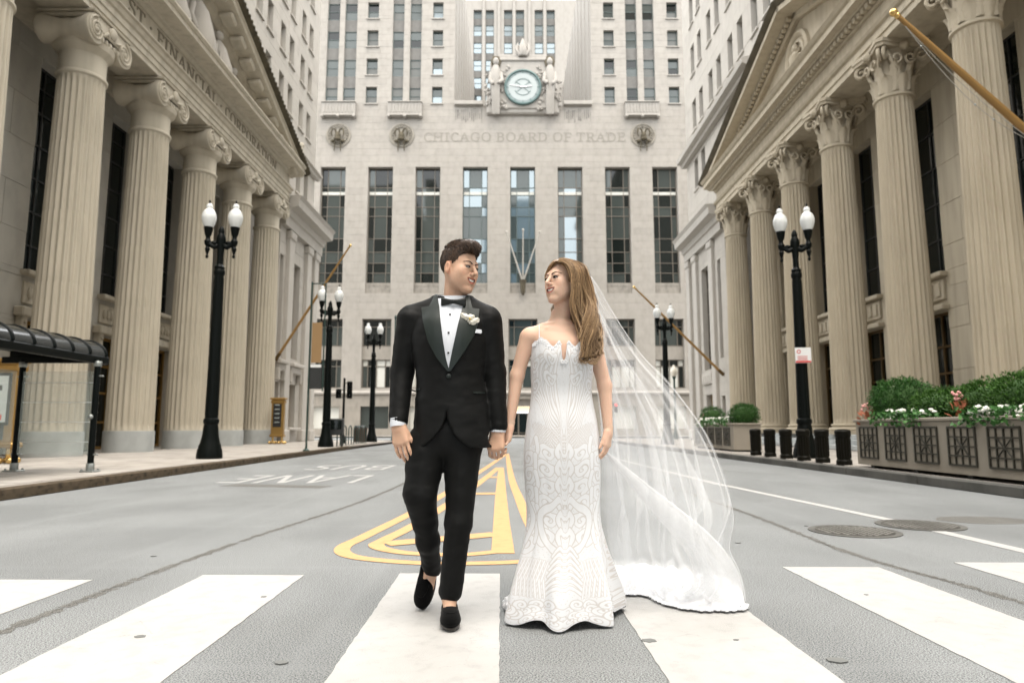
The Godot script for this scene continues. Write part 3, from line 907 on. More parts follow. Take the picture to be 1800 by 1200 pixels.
	h2.rod(V(-0.25, -0.03, 0.17), V(1.05, 0.1, 0.17), 0.1, 8, 0.05)
	part("hour_hand", h2, T.white_plastic, dial)

# ---------------------------------------------------------------- columns
func drum(r0: float, r1: float, y0: float, y1: float, a: float, b: float, open_low: bool, open_high: bool) -> MB:
	# a fluted drum between shares a and b of a shaft that runs from y0 to y1
	var m := MB.new(); m.tinted = true
	var tone := 0.94 + 0.06 * absf(sin(a * 17.0 + r0 * 31.0))
	m.c = Color(tone, tone * 0.995, tone * 0.985)
	var n := 24
	var ys := [a, a + 0.002]
	for k in range(1, 5): ys.append(lerpf(a, b, k / 5.0))
	ys.append(b - 0.002); ys.append(b)
	if open_low: ys.insert(2, a + 0.012); ys.insert(3, a + 0.022)
	if open_high: ys.insert(ys.size() - 2, b - 0.022); ys.insert(ys.size() - 2, b - 0.012)
	var rows := []
	for t in ys:
		var R := lerpf(r0, r1, pow(t, 1.35))
		var d := 0.07
		if open_low: d *= smoothstep(0.004, 0.02, t - a)
		if open_high: d *= smoothstep(0.004, 0.02, b - t)
		if (t == a and not open_low) or (t == b and not open_high): R -= 0.006
		rows.append([lerpf(y0, y1, t), R, d])
	var per := 7
	var w := n * per
	for q in rows:
		for j in w + 1:
			var f := float(j % per) / per
			var cut := 0.0
			if f > 0.2: cut = sin(PI * (f - 0.2) / 0.8)
			var g := TAU * j / w
			var R: float = q[1] - q[2] * cut
			m.p(V(R * cos(g), q[0], R * sin(g)), Vector2(float(j) / w, 0))
	for i in rows.size() - 1:
		for j in w:
			var k := i * (w + 1) + j
			m.quad(k, k + w + 1, k + w + 2, k + 1)
	return m

func ionic_capital() -> MB:
	var m := MB.new()
	var r := 0.645
	m.lathe([Vector2(r, 11.53), Vector2(r + 0.06, 11.58), Vector2(r + 0.06, 11.64), Vector2(r + 0.01, 11.68), Vector2(r, 11.72), Vector2(r, 12.28), Vector2(r + 0.04, 12.34), Vector2(r + 0.16, 12.46), Vector2(r + 0.2, 12.62), Vector2(r + 0.1, 12.75)], 40)
	# bolsters run from front to back
	for s in [-1.0, 1.0]:
		m.xf = Transform3D(Basis(Vector3(1, 0, 0), Vector3(0, 0, 1), Vector3(0, -1, 0)), V(s * 0.74, 12.86, 0))
		m.lathe([Vector2(0.30, -0.80), Vector2(0.43, -0.80), Vector2(0.44, -0.72), Vector2(0.36, -0.5), Vector2(0.285, -0.18), Vector2(0.30, -0.05), Vector2(0.30, 0.05), Vector2(0.285, 0.18), Vector2(0.36, 0.5), Vector2(0.44, 0.72), Vector2(0.43, 0.80), Vector2(0.30, 0.80)], 26)
		m.xf = Transform3D()
		for f in [-1.0, 1.0]:
			var pts := []; var rr := []
			for k in 40:
				var t := k / 39.0
				var a = PI * 0.5 - s * f * t * TAU * 2.4 * f
				var q := lerpf(0.40, 0.07, pow(t, 0.75))
				pts.append(V(s * 0.74 + cos(a) * q, 12.86 + sin(a) * q, f * 0.815)); rr.append(lerpf(0.05, 0.028, t))
			m.tube(pts, rr, 7)
			m.ball(V(s * 0.74, 12.86, f * 0.81), V(0.085, 0.085, 0.06), 10, 6)
	for f in [-1.0, 1.0]:
		m.box(V(0, 13.08, f * 0.77), V(1.5, 0.3, 0.12), 0.03)
		m.tube([V(-0.75, 12.98, f * 0.82), V(-0.3, 12.88, f * 0.83), V(0.3, 12.88, f * 0.83), V(0.75, 12.98, f * 0.82)], [0.035, 0.04, 0.04, 0.035], 6)
		for k in 5: m.ball(V((k - 2) * 0.2, 12.7, f * 0.78), V(0.075, 0.11, 0.08), 8, 6)
		m.ball(V(0, 13.1, f * 0.86), V(0.2, 0.2, 0.1), 8, 6)
		for s in [-1.0, 1.0]: m.tube([V(s * 0.42, 12.8, f * 0.83), V(s * 0.3, 12.95, f * 0.88), V(s * 0.16, 12.9, f * 0.86)], [0.05, 0.07, 0.03], 6)
	m.box(V(0, 13.24, 0), V(1.86, 0.14, 1.66), 0.04)
	m.box(V(0, 13.345, 0), V(1.98, 0.08, 1.78), 0.02)
	return m

func acanthus(m: MB, ang: float, y0: float, h: float, r: float, w: float, curl: float) -> void:
	var old := m.xf
	m.xf = old * Transform3D(Basis(Vector3.UP, ang), Vector3.ZERO)
	for side in [0, 1]:
		m.surf(func(u, v):
			var t: float = v
			var half: float = w * (0.62 + 0.5 * sin(PI * minf(t * 1.15, 1.0))) * (1.0 - 0.75 * smoothstep(0.72, 1.0, t))
			half *= 1.0 - 0.22 * absf(sin(t * PI * 4.0))
			var x: float = (u * 2.0 - 1.0) * half
			var out: float = r + 0.03 + 0.05 * t + curl * pow(t, 3.2) + 0.05 * (1.0 - absf(u * 2.0 - 1.0)) - (0.05 if side else 0.0)
			var y: float = y0 + h * (t - 0.16 * smoothstep(0.8, 1.0, t))
			return V(x, y, out - 0.35 * x * x / maxf(r, 0.1)), 8, 12, side == 1)
	m.xf = old

func corinthian_capital() -> MB:
	var m := MB.new()
	m.lathe([Vector2(0.60, 12.42), Vector2(0.67, 12.46), Vector2(0.67, 12.53), Vector2(0.60, 12.58), Vector2(0.58, 12.8), Vector2(0.58, 13.4), Vector2(0.64, 13.9), Vector2(0.78, 14.1)], 32)
	for k in 8: acanthus(m, TAU * k / 8, 12.56, 0.72, 0.57, 0.21, 0.2)
	for k in 8: acanthus(m, TAU * (k + 0.5) / 8, 12.62, 1.18, 0.58, 0.19, 0.27)
	# corner scrolls and middle helices
	for k in 4:
		var a := PI / 4 + PI / 2 * k
		var d := V(cos(a), 0, sin(a)); var n := V(-sin(a), 0, cos(a))
		for s in [-1.0, 1.0]:
			var pts := []; var rr := []
			pts.append(d * 0.62 + n * s * 0.30 + V(0, 13.3, 0)); rr.append(0.06)
			pts.append(d * 0.76 + n * s * 0.2 + V(0, 13.72, 0)); rr.append(0.07)
			for j in 16:
				var t := j / 15.0
				var g := PI * 0.75 - t * TAU * 1.35
				var q := lerpf(0.24, 0.05, t)
				pts.append(d * (0.98 + cos(g) * q) + n * s * lerpf(0.09, 0.06, t) + V(0, 13.86 + sin(g) * q, 0)); rr.append(lerpf(0.075, 0.045, t))
			m.tube(pts, rr, 7)
	for k in 4:
		var a := PI / 2 * k
		var d := V(cos(a), 0, sin(a)); var n := V(-sin(a), 0, cos(a))
		m.ball(d * 0.84 + V(0, 14.12, 0), V(0.17, 0.17, 0.17), 9, 7)
		for s in [-1.0, 1.0]:
			var pts := []; var rr := []
			for j in 14:
				var t := j / 13.0
				var g := -PI * 0.5 + t * TAU * 1.1
				var q := lerpf(0.2, 0.05, t)
				pts.append(d * 0.76 + n * s * (0.24 - cos(g) * q) + V(0, 13.72 + sin(g) * q, 0)); rr.append(lerpf(0.055, 0.035, t))
			m.tube(pts, rr, 6)
	# abacus with hollowed sides
	var q := PackedVector2Array()
	for k in 4:
		var a := PI / 4 + PI / 2 * k
		var c0 := Vector2(cos(a), sin(a)) * 1.22; var t0 := Vector2(-sin(a), cos(a)) * 0.12
		q.append(c0 - t0); q.append(c0 + t0)
		var c1 := Vector2(cos(a + PI / 2), sin(a + PI / 2)) * 1.22 - Vector2(-sin(a + PI / 2), cos(a + PI / 2)) * 0.12
		for j in range(1, 8):
			var t := j / 8.0
			var w := (c0 + t0).lerp(c1, t)
			q.append(w - w.normalized() * 0.14 * sin(PI * t))
	m.xf = Transform3D(Basis(Vector3(1, 0, 0), Vector3(0, 0, -1), Vector3(0, 1, 0)), Vector3.ZERO)
	m.ext(q, 14.1, 14.22)
	var q2 := PackedVector2Array()
	for w in q: q2.append(w * 1.05)
	m.ext(q2, 14.22, 14.352)
	m.xf = Transform3D()
	return m

func column_row(B: Node, xs: Array, base: Array, drums: Array, cap: ArrayMesh, m: Material, bm: Material) -> void:
	for x in xs:
		var c := part("column", cap, m, B, V(x, 0, 0))
		for b in base: part("base", b, bm, c)
		for d in drums: part("drum", d, m, c)

# ---------------------------------------------------------------- bank with Ionic columns
func left_bank() -> void:
	var B := thing("ionic_bank_building", "limestone bank with scrolled Ionic columns and a lettered frieze under its pediment", "building", V(-13.3, 0, 0), PI / 2)
	var S: Material = T.lime_ionic; var P: Material = T.lime_pale
	var g := MB.new()
	g.lathe([Vector2(0.80, 0.13), Vector2(0.80, 0.84), Vector2(0.79, 0.86), Vector2(0.7, 0.862)], 48)
	var ds := []
	var br := [0.0, 0.19, 0.4, 0.6, 0.8, 1.0]
	for k in 5: ds.append(drum(0.765, 0.645, 0.86, 11.56, br[k], br[k + 1], k == 0, k == 4).mesh())
	column_row(B, [15.9, 19.9, 23.9, 27.9, 31.9, 35.9], [g.mesh()], ds, ionic_capital().mesh(), S, T.granite)
	# entablature
	var x0 := 14.6; var x1 := 37.15
	part("architrave", prism([[-0.75, 13.4], [0.70, 13.4], [0.70, 13.58], [0.745, 13.6], [0.745, 13.8], [0.79, 13.82], [0.79, 14.02], [0.86, 14.06], [0.90, 14.2], [0.98, 14.24], [0.98, 14.29], [-0.75, 14.29]], x0, x1), S, B)
	part("frieze", prism([[-0.75, 14.29], [0.72, 14.29], [0.72, 15.1], [-0.75, 15.1]], x0 + 0.05, x1 - 0.05), S, B)
	letters(B, "frieze_lettering", "ST · FINANCIAL · CORPORATION", V(27.85, 14.73, 0.73), 14.1, 0.50, T.letter_cut_shade)  # raised letters; their dark colour paints the shade of incised ones
	var cor := MB.new()
	prism([[-0.75, 15.1], [0.78, 15.1], [0.85, 15.2], [0.95, 15.22], [1.0, 15.3], [1.5, 15.32], [1.5, 15.5], [1.55, 15.52], [1.62, 15.6], [1.62, 15.66], [-0.75, 15.72]], x0 - 0.4, x1 + 0.35, cor)
	var cornice := part("cornice", cor, S, B)
	# soffit of the porch
	part("soffit", boxm(V(x1 - x0, 0.3, 1.9)), S, B, V((x0 + x1) * 0.5, 13.75, -1.5))
	# pediment
	var ped := MB.new()
	var apex := V(25.9, 19.85, 0); var sl := 0.366
	ped.ext(PackedVector2Array([Vector2(14.6, 15.7), Vector2(37.2, 15.7), Vector2(25.9, 19.5)]), -0.7, 0.30)
	var tym := part("tympanum", ped, P, B)
	var ang := atan(sl)
	for s in [1.0, -1.0]:
		var L := 12.7
		var rk := hub("raking_cornice", B, V(25.9, 19.85, 0))
		rk.rotation.z = -ang if s > 0 else PI + ang
		var m := MB.new()
		var f := 1.0 if s > 0 else -1.0
		# profile runs down from the top edge; on the far half the slope is mirrored
		m.xf = Transform3D(Basis.IDENTITY.scaled(V(1, f, 1)), Vector3.ZERO)
		var prof := [[-0.7, -0.78], [0.36, -0.78], [0.5, -0.66], [0.62, -0.62], [0.68, -0.5], [1.42, -0.46], [1.42, -0.26], [1.5, -0.22], [1.5, -0.18], [-0.7, -0.18]]
		prism(prof, 0.0, L - 0.25, m)
		part("corona", m, S, rk)
		m = MB.new(); m.xf = Transform3D(Basis.IDENTITY.scaled(V(1, f, 1)), Vector3.ZERO)
		prism([[-0.7, -0.178], [1.52, -0.178], [1.66, -0.06], [1.7, 0.03], [-0.7, 0.03]], 0.0, L, m)
		part("gutter", m, T.roof_grime, rk)
		for k in 10:
			var b := MB.new()
			b.box(V(0.9 + k * 1.2, -0.60 * f, 0.95), V(0.62, 0.26, 0.62), 0.06)
			part("modillion", b, S, rk)
		for k in 42:
			var b := MB.new()
			b.box(V(0.35 + k * 0.29, 0.0, 1.72), V(0.13, 0.13, 0.05), 0.03)
			part("antefix", b, T.roof_grime, rk)
	var ac := MB.new()
	ac.tube([V(36.9, 15.8, 1.2), V(37.0, 16.4, 1.25), V(36.8, 16.8, 1.3), V(37.15, 17.0, 1.35)], [0.3, 0.26, 0.2, 0.08], 8)
	for k in 5: ac.ball(V(36.95 + 0.16 * sin(k * 2.0), 16.1 + 0.2 * k, 1.35), V(0.16, 0.16, 0.14), 7, 5)
	part("acroterion", ac, S, B)
	# carved group in the pediment
	for q in [[25.9, 1.0], [24.0, 0.8], [27.9, 0.78], [22.3, 0.55], [29.6, 0.52], [31.2, 0.36]]:
		var f := MB.new()
		var x: float = q[0]; var h: float = q[1]
		f.tube([V(x, 15.72, 0.42), V(x + 0.1, 15.72 + h * 1.0, 0.6), V(x, 15.72 + h * 2.0, 0.5), V(x, 15.72 + h * 2.5, 0.45)], [0.5 * h + 0.15, 0.52 * h + 0.1, 0.45 * h, 0.2 * h], 10)
		f.ball(V(x, 15.72 + h * 2.85, 0.5), V(0.2, 0.26, 0.22) * (0.5 + 0.5 * h), 8, 6)
		for s in [-1.0, 1.0]:
			f.tube([V(x + s * 0.45 * h, 15.7 + h * 2.2, 0.5), V(x + s * 0.8 * h, 15.7 + h * 1.5, 0.62), V(x + s * 0.5, 15.7 + h * 1.1, 0.72)], [0.13, 0.12, 0.09], 7)
		for k in 6: f.tube([V(x + (k - 2.5) * 0.15, 15.75 + h * 1.6, 0.75), V(x + (k - 2.5) * 0.19, 15.75, 0.8)], [0.045, 0.07], 5)
		part("relief_figure", f, P, tym)
	# back wall of the porch
	var holes := []
	var mids := [17.9, 21.9, 25.9, 29.9, 33.9]
	for x in mids:
		holes.append([x - 0.85, 5.9, x + 0.85, 13.0]); holes.append([x - 0.8, 0.15, x + 0.8, 4.4])
	wall(B, 12.2, 0.13, 37.2, 13.9, holes, -2.1, 0.8, T.lime_ionic_wall, 1.42, 2.1, 260, "porch_wall")
	for x in mids:
		window(B, x - 0.85, 5.9, x + 0.85, 13.0, -2.6, [0.5], [0.14, 0.3, 0.46, 0.62, 0.78, 0.9], T.poster_dark, [T.dark_glass], 0.07)
		part("sill", boxm(V(2.0, 0.16, 0.4), 0.03), S, B, V(x, 5.82, -2.0))
		var pn := MB.new()
		pn.box(V(x, 5.2, -2.08), V(1.7, 0.7, 0.1), 0.02)
		for k in 6: pn.ball(V(x - 0.6 + k * 0.24, 5.2, -2.02), V(0.1, 0.2, 0.08), 7, 5)
		part("carved_panel", pn, S, B)
		var fr := MB.new()
		for s in [-1.0, 1.0]:
			fr.box(V(x + s * 0.92, 2.3, -1.98), V(0.26, 4.3, 0.24), 0.03)
			for k in 12: fr.ball(V(x + s * 0.92, 0.5 + k * 0.34, -1.85), V(0.07, 0.07, 0.05), 6, 4)
		fr.box(V(x, 4.56, -1.94), V(2.3, 0.3, 0.34), 0.04)
		part("door_surround", fr, S, B)
		window(B, x - 0.8, 0.16, x + 0.8, 4.4, -2.5, [0.5], [0.24, 0.5, 0.74], T.bronze, [T.dark_glass], 0.11, "door")
	# far wing, towards the corner
	wing(B, 37.2, 44.25, 0.30, [[37.35, 5.0, 38.0, 10.7], [39.5, 5.0, 41.0, 10.7], [39.65, 1.0, 40.95, 3.5], [37.4, 1.0, 38.0, 3.5]], [38.75, 42.2, 43.75], 13.05, P)
	for q in [[39.45, 41.05], [37.3, 38.1]]:
		var h := MB.new()
		h.box(V((q[0] + q[1]) * 0.5, 4.6, 0.5), V(q[1] - q[0] + 0.5, 0.22, 0.5), 0.04)
		h.box(V((q[0] + q[1]) * 0.5, 4.3, 0.42), V(q[1] - q[0] + 0.2, 0.4, 0.3), 0.04)
		for s in [q[0] - 0.05, q[1] + 0.05]: h.box(V(s, 3.9, 0.46), V(0.18, 0.7, 0.3), 0.05)
		h.box(V((q[0] + q[1]) * 0.5, 0.9, 0.45), V(q[1] - q[0] + 0.4, 0.16, 0.4), 0.03)
		part("window_hood", h, P, B)
	part("plaque", boxm(V(0.7, 1.9, 0.06), 0.01), T.bronze_dark, B, V(42.9, 2.3, 0.36))
	# upper floors
	var up := []
	for k in 9:
		var c := 41.6 - 3.68 * k
		for y in [15.4, 19.55, 22.6, 25.65, 28.7, 31.75, 34.8]:
			for dx in [-0.78, 0.78]:
				var h := 2.2 if y < 16 else 1.75
				if y > 16 or k == 0 or k == 1: up.append([c + dx - 0.42, y, c + dx + 0.42, y + h])
	wall(B, 10.0, 14.1, 44.25, 40.0, up, 0.0, 0.7, P, 1.0, 1.9, 40, "upper_wall")
	for r in up:
		var seen: bool = r[0] > 27.0
		window(B, r[0], r[1], r[2], r[3], -0.32, [], [0.5], T.window_frame_pale, [T.sky_glass, T.pane_glass, T.blind], 0.07)
		if seen: part("sill", boxm(V(1.1, 0.12, 0.16), 0.02), P, B, V((r[0] + r[2]) * 0.5, r[1] - 0.06, 0.03))
	part("string_course", prism([[0.005, 17.5], [0.25, 17.5], [0.3, 17.7], [0.45, 17.74], [0.45, 17.85], [0.1, 17.95], [0.005, 17.95]], 36.0, 44.55), P, B)
	part("top_cornice", prism([[-0.7, 40.0], [0.3, 40.0], [1.0, 40.6], [1.0, 40.9], [-0.7, 40.9]], 10.0, 44.6), P, B)
	# masonry behind the fronts
	part("building_core", boxm(V(34.0, 40.0, 22.0)), P, B, V(27.2, 20.1, -14.2))
	part("return_wall", boxm(V(7.2, 14.0, 2.4)), P, B, V(10.9, 7.1, -0.8))

func wing(B: Node, x0: float, x1: float, z: float, holes: Array, pil: Array, top: float, m: Material) -> void:
	wall(B, x0, 0.13, x1, top, holes, z, 0.8, m, 0.95, 1.6, 60, "wing_wall")
	for h in holes:
		window(B, h[0], h[1], h[2], h[3], z - 0.4, [0.5] if h[3] > 5.0 else [], [0.3, 0.55, 0.8] if h[3] > 5.0 else [0.5], T.window_frame if h[3] > 5.0 else T.bronze, [T.dark_glass], 0.08)
	for x in pil:
		var p := MB.new()
		p.box(V(x, top * 0.5 - 0.2, z + 0.1), V(0.85, top - 1.7, 0.26), 0.03)
		p.box(V(x, top - 1.0, z + 0.14), V(1.0, 0.5, 0.36), 0.06)
		p.box(V(x, 0.5, z + 0.14), V(1.05, 0.7, 0.36), 0.05)
		part("pilaster", p, m, B)
	part("wing_cornice", prism([[z - 0.5, top - 0.7], [z + 0.28, top - 0.7], [z + 0.3, top - 0.15], [z + 0.42, top - 0.1], [z + 0.5, top + 0.25], [z + 0.95, top + 0.35], [z + 1.0, top + 0.75], [z + 1.15, top + 0.95], [z - 0.5, top + 1.0]], x0 + 0.05, x1 + (0.35 if x1 > 0 else -0.0)), m, B)

# ---------------------------------------------------------------- bank with Corinthian columns
func right_bank() -> void:
	var B := thing("corinthian_bank_building", "limestone bank with leafy Corinthian columns and a medallion in its pediment", "building", V(13.6, 0, 0), -PI / 2)
	var S: Material = T.lime_corinth; var P: Material = T.lime_pale
	var g := MB.new()
	g.lathe([Vector2(0.95, 0.71), Vector2(0.95, 0.82), Vector2(0.9, 0.84), Vector2(0.93, 0.9), Vector2(0.9, 0.97), Vector2(0.8, 0.99), Vector2(0.78, 1.03), Vector2(0.83, 1.06), Vector2(0.82, 1.11), Vector2(0.74, 1.13)], 40)
	var ds := []
	var br := [0.0, 0.22, 0.43, 0.62, 0.82, 1.0]
	for k in 5: ds.append(drum(0.735, 0.60, 1.12, 12.44, br[k], br[k + 1], k == 0, k == 4).mesh())
	var xs := []
	for k in 6: xs.append(-18.7 - 4.32 * k)
	column_row(B, xs, [g.mesh()], ds, corinthian_capital().mesh(), S, S)
	# steps
	for k in 3:
		part("step", boxm(V(29.0, 0.187, 4.6 - k * 0.7), 0.02), T.granite, B, V(-30.2, 0.145 + 0.187 * (k + 0.5), -1.05 + 0.0))
	var x0 := -41.75; var x1 := -14.0
	part("architrave", prism([[-0.7, 14.352], [0.66, 14.352], [0.66, 14.6], [0.71, 14.62], [0.71, 14.9], [0.8, 14.95], [0.86, 15.06], [-0.7, 15.06]], x0, x1), S, B)
	part("frieze", prism([[-0.7, 15.06], [0.66, 15.06], [0.66, 15.72], [-0.7, 15.72]], x0 + 0.03, x1), S, B)
	part("bed_moulding", prism([[-0.7, 15.72], [0.72, 15.72], [0.78, 15.78], [0.78, 16.02], [-0.7, 16.02]], x0 - 0.02, x1), S, B)
	var dm := boxm(V(0.2, 0.2, 0.2), 0.02)
	var n := 0
	var x := x0 + 0.2
	while x < -17.0:
		part("dentil", dm, S, B, V(x, 15.9, 0.88)); x += 0.30
	part("cornice", prism([[-0.7, 16.02], [1.02, 16.02], [1.06, 16.1], [1.32, 16.12], [1.32, 16.36], [1.4, 16.42], [1.5, 16.56], [-0.7, 16.6]], x0 - 0.5, x1), S, B)
	part("soffit", boxm(V(x1 - x0, 0.3, 1.9)), S, B, V((x0 + x1) * 0.5, 14.75, -1.45))
	var ac := -29.5; var ay := 20.55; var sl := 0.30
	var ped := MB.new()
	ped.ext(PackedVector2Array([Vector2(-42.2, 16.58), Vector2(-16.8, 16.58), Vector2(ac, ay - 0.4)]), -0.7, 0.25)
	var tym := part("tympanum", ped, S, B)
	var ang := atan(sl)
	for s in [1.0, -1.0]:
		var L := 13.75
		var rk := hub("raking_cornice", B, V(ac, ay, 0))
		rk.rotation.z = -ang if s > 0 else PI + ang
		var f: float = s
		var m := MB.new()
		m.xf = Transform3D(Basis.IDENTITY.scaled(V(1, f, 1)), Vector3.ZERO)
		prism([[-0.7, -0.8], [0.45, -0.8], [0.55, -0.72], [0.55, -0.5], [0.95, -0.46], [1.3, -0.44], [1.3, -0.2], [-0.7, -0.18]], 0.0, L - 0.3, m)
		part("corona", m, S, rk)
		m = MB.new(); m.xf = Transform3D(Basis.IDENTITY.scaled(V(1, f, 1)), Vector3.ZERO)
		prism([[-0.7, -0.178], [1.34, -0.178], [1.5, -0.02], [1.54, 0.04], [-0.7, 0.04]], 0.0, L, m)
		part("gutter", m, T.lime_stain, rk)
		if s < 0:
			for k in 42:
				part("dentil", dm, S, rk, V(0.4 + k * 0.31, 0.6, 0.68))
	# medallion
	var md := MB.new()
	md.xf = Transform3D(Basis(Vector3(1, 0, 0), Vector3(0, 0, 1), Vector3(0, -1, 0)), V(ac - 0.3, 18.05, 0.25))
	md.lathe([Vector2(1.2, 0.0), Vector2(1.2, 0.14), Vector2(1.08, 0.22), Vector2(0.95, 0.14), Vector2(0.9, 0.05), Vector2(0.0, 0.05)], 36, Vector3.ZERO, false)
	md.lathe([Vector2(0.8, 0.05), Vector2(0.78, 0.14), Vector2(0.66, 0.16), Vector2(0.62, 0.06)], 32, Vector3.ZERO, false)
	md.xf = Transform3D()
	md.tube([V(ac - 0.3, 17.5, 0.32), V(ac - 0.35, 18.0, 0.42), V(ac - 0.3, 18.3, 0.36)], [0.24, 0.3, 0.14], 9)
	md.ball(V(ac - 0.3, 18.45, 0.4), V(0.18, 0.22, 0.18), 8, 6)
	for k in 9: md.tube([V(ac - 0.3, 18.05, 0.36), V(ac - 0.3 + cos(k * 0.7) * 0.5, 18.0 + sin(k * 0.7) * 0.5, 0.36)], [0.09, 0.05], 6)
	part("medallion", md, S, tym)
	# back wall
	var holes := []
	var mids := []
	for k in 5: mids.append(-20.86 - 4.32 * k)
	for q in mids:
		holes.append([q - 0.95, 6.6, q + 0.95, 13.6]); holes.append([q - 0.95, 0.71, q + 0.95, 5.2])
	wall(B, -42.0, 0.70, -12.0, 14.7, holes, -2.1, 0.8, S, 1.5, 2.2, 220, "porch_wall")
	for q in mids:
		window(B, q - 0.95, 6.6, q + 0.95, 13.6, -2.6, [0.5], [0.2, 0.4, 0.6, 0.8], T.poster_dark, [T.dark_glass], 0.07)
		var pn := MB.new()
		pn.box(V(q, 6.5, -2.0), V(2.2, 0.18, 0.35), 0.03)
		pn.box(V(q, 5.95, -2.06), V(1.9, 0.75, 0.12), 0.02)
		for k in 4: pn.box(V(q - 0.66 + k * 0.44, 5.95, -1.98), V(0.28, 0.5, 0.08), 0.03)
		pn.box(V(q, 5.3, -2.0), V(2.1, 0.2, 0.3), 0.03)
		part("carved_panel", pn, S, B)
		window(B, q - 0.95, 0.72, q + 0.95, 5.2, -2.5, [0.5], [0.5, 0.72], T.bronze_dark, [T.dark_glass], 0.11, "door")
	# far wing
	wing(B, -50.9, -41.8, 0.2, [[-47.3, 4.9, -45.4, 12.0], [-43.6, 5.4, -42.9, 11.8], [-47.1, 0.9, -45.6, 3.2], [-43.6, 0.9, -42.9, 3.0]], [-44.5, -48.4, -50.3], 14.1, P)
	var ap := MB.new()
	ap.box(V(-46.35, 4.3, 0.3), V(2.2, 0.8, 0.16), 0.03)
	for k in 4: ap.box(V(-47.1 + k * 0.5, 4.25, 0.38), V(0.3, 0.5, 0.08), 0.02)
	part("apron", ap, P, B)
	# upper floors
	var up := []
	for k in 8:
		var c := -47.4 + 4.2 * k
		for y in [18.4, 22.95, 27.3, 31.3, 35.3]:
			for dx in [-0.92, 0.92]:
				if y > 20 or k == 0: up.append([c + dx - 0.48, y, c + dx + 0.48, y + 2.3])
	wall(B, -50.9, 14.9, -13.0, 42.0, up, 0.0, 0.7, P, 1.0, 1.9, 40, "upper_wall")
	for r in up:
		window(B, r[0], r[1], r[2], r[3], -0.4, [], [0.5], T.window_frame_green, [T.dark_glass, T.dark_glass, T.pane_glass], 0.07)
		part("sill", boxm(V(1.2, 0.14, 0.16), 0.02), P, B, V((r[0] + r[2]) * 0.5, r[1] - 0.07, 0.03))
	part("string_course", prism([[0.005, 21.0], [0.35, 21.0], [0.4, 21.2], [0.7, 21.3], [0.75, 21.6], [0.1, 21.75], [0.005, 21.75]], -51.2, -36.0), P, B)
	part("top_cornice", prism([[-0.7, 42.0], [0.3, 42.0], [1.0, 42.6], [1.0, 42.9], [-0.7, 42.9]], -51.2, -13.0), P, B)
	part("building_core", boxm(V(38.0, 42.0, 22.0)), P, B, V(-31.8, 21.1, -14.2))

# ---------------------------------------------------------------- the street behind the viewer, seen in the glass
func neighbours() -> void:
	for q in [[-13.5, 11.5, 30.0, 30.0, "lime_pale", "plain limestone office block next to the Ionic bank"], [14.0, 10.5, 26.0, 34.0, "lime_corinth", "brown stone office block next to the Corinthian bank"], [-14.0, 44.0, 30.0, 38.0, "granite_brown", "dark stone tower further up the street behind the viewer"], [14.5, 40.0, 30.0, 44.0, "lime_board", "tall pale tower further up the street behind the viewer"]]:
		var s := signf(q[0])
		var o := thing("office_block", q[5], "building", V(q[0], 0, q[1]), PI / 2 if s < 0 else -PI / 2, "blocks up the street")
		var b := MB.new()
		b.box(V(0, q[3] * 0.5 + 0.13, -10.0), V(q[2] - 0.4, q[3], 20.0))
		part("walls", b, T[q[4]], o)
		var w := MB.new()
		for i in int(q[2] / 3.0):
			for j in int(q[3] / 3.6): w.box(V(-q[2] * 0.5 + 1.6 + i * 3.0, 2.2 + j * 3.6, 0.02), V(1.3, 2.0, 0.08))
		part("windows", w, T.pane_glass, o).set_meta("kind", "stuff")
	var t := thing("glass_tower", "blue glass tower closing the street behind the viewer", "building", V(3, 0, 120))
	var b := MB.new()
	b.box(V(0, 45, 0), V(26, 90, 20))
	part("walls", b, T.blue_glass, t)

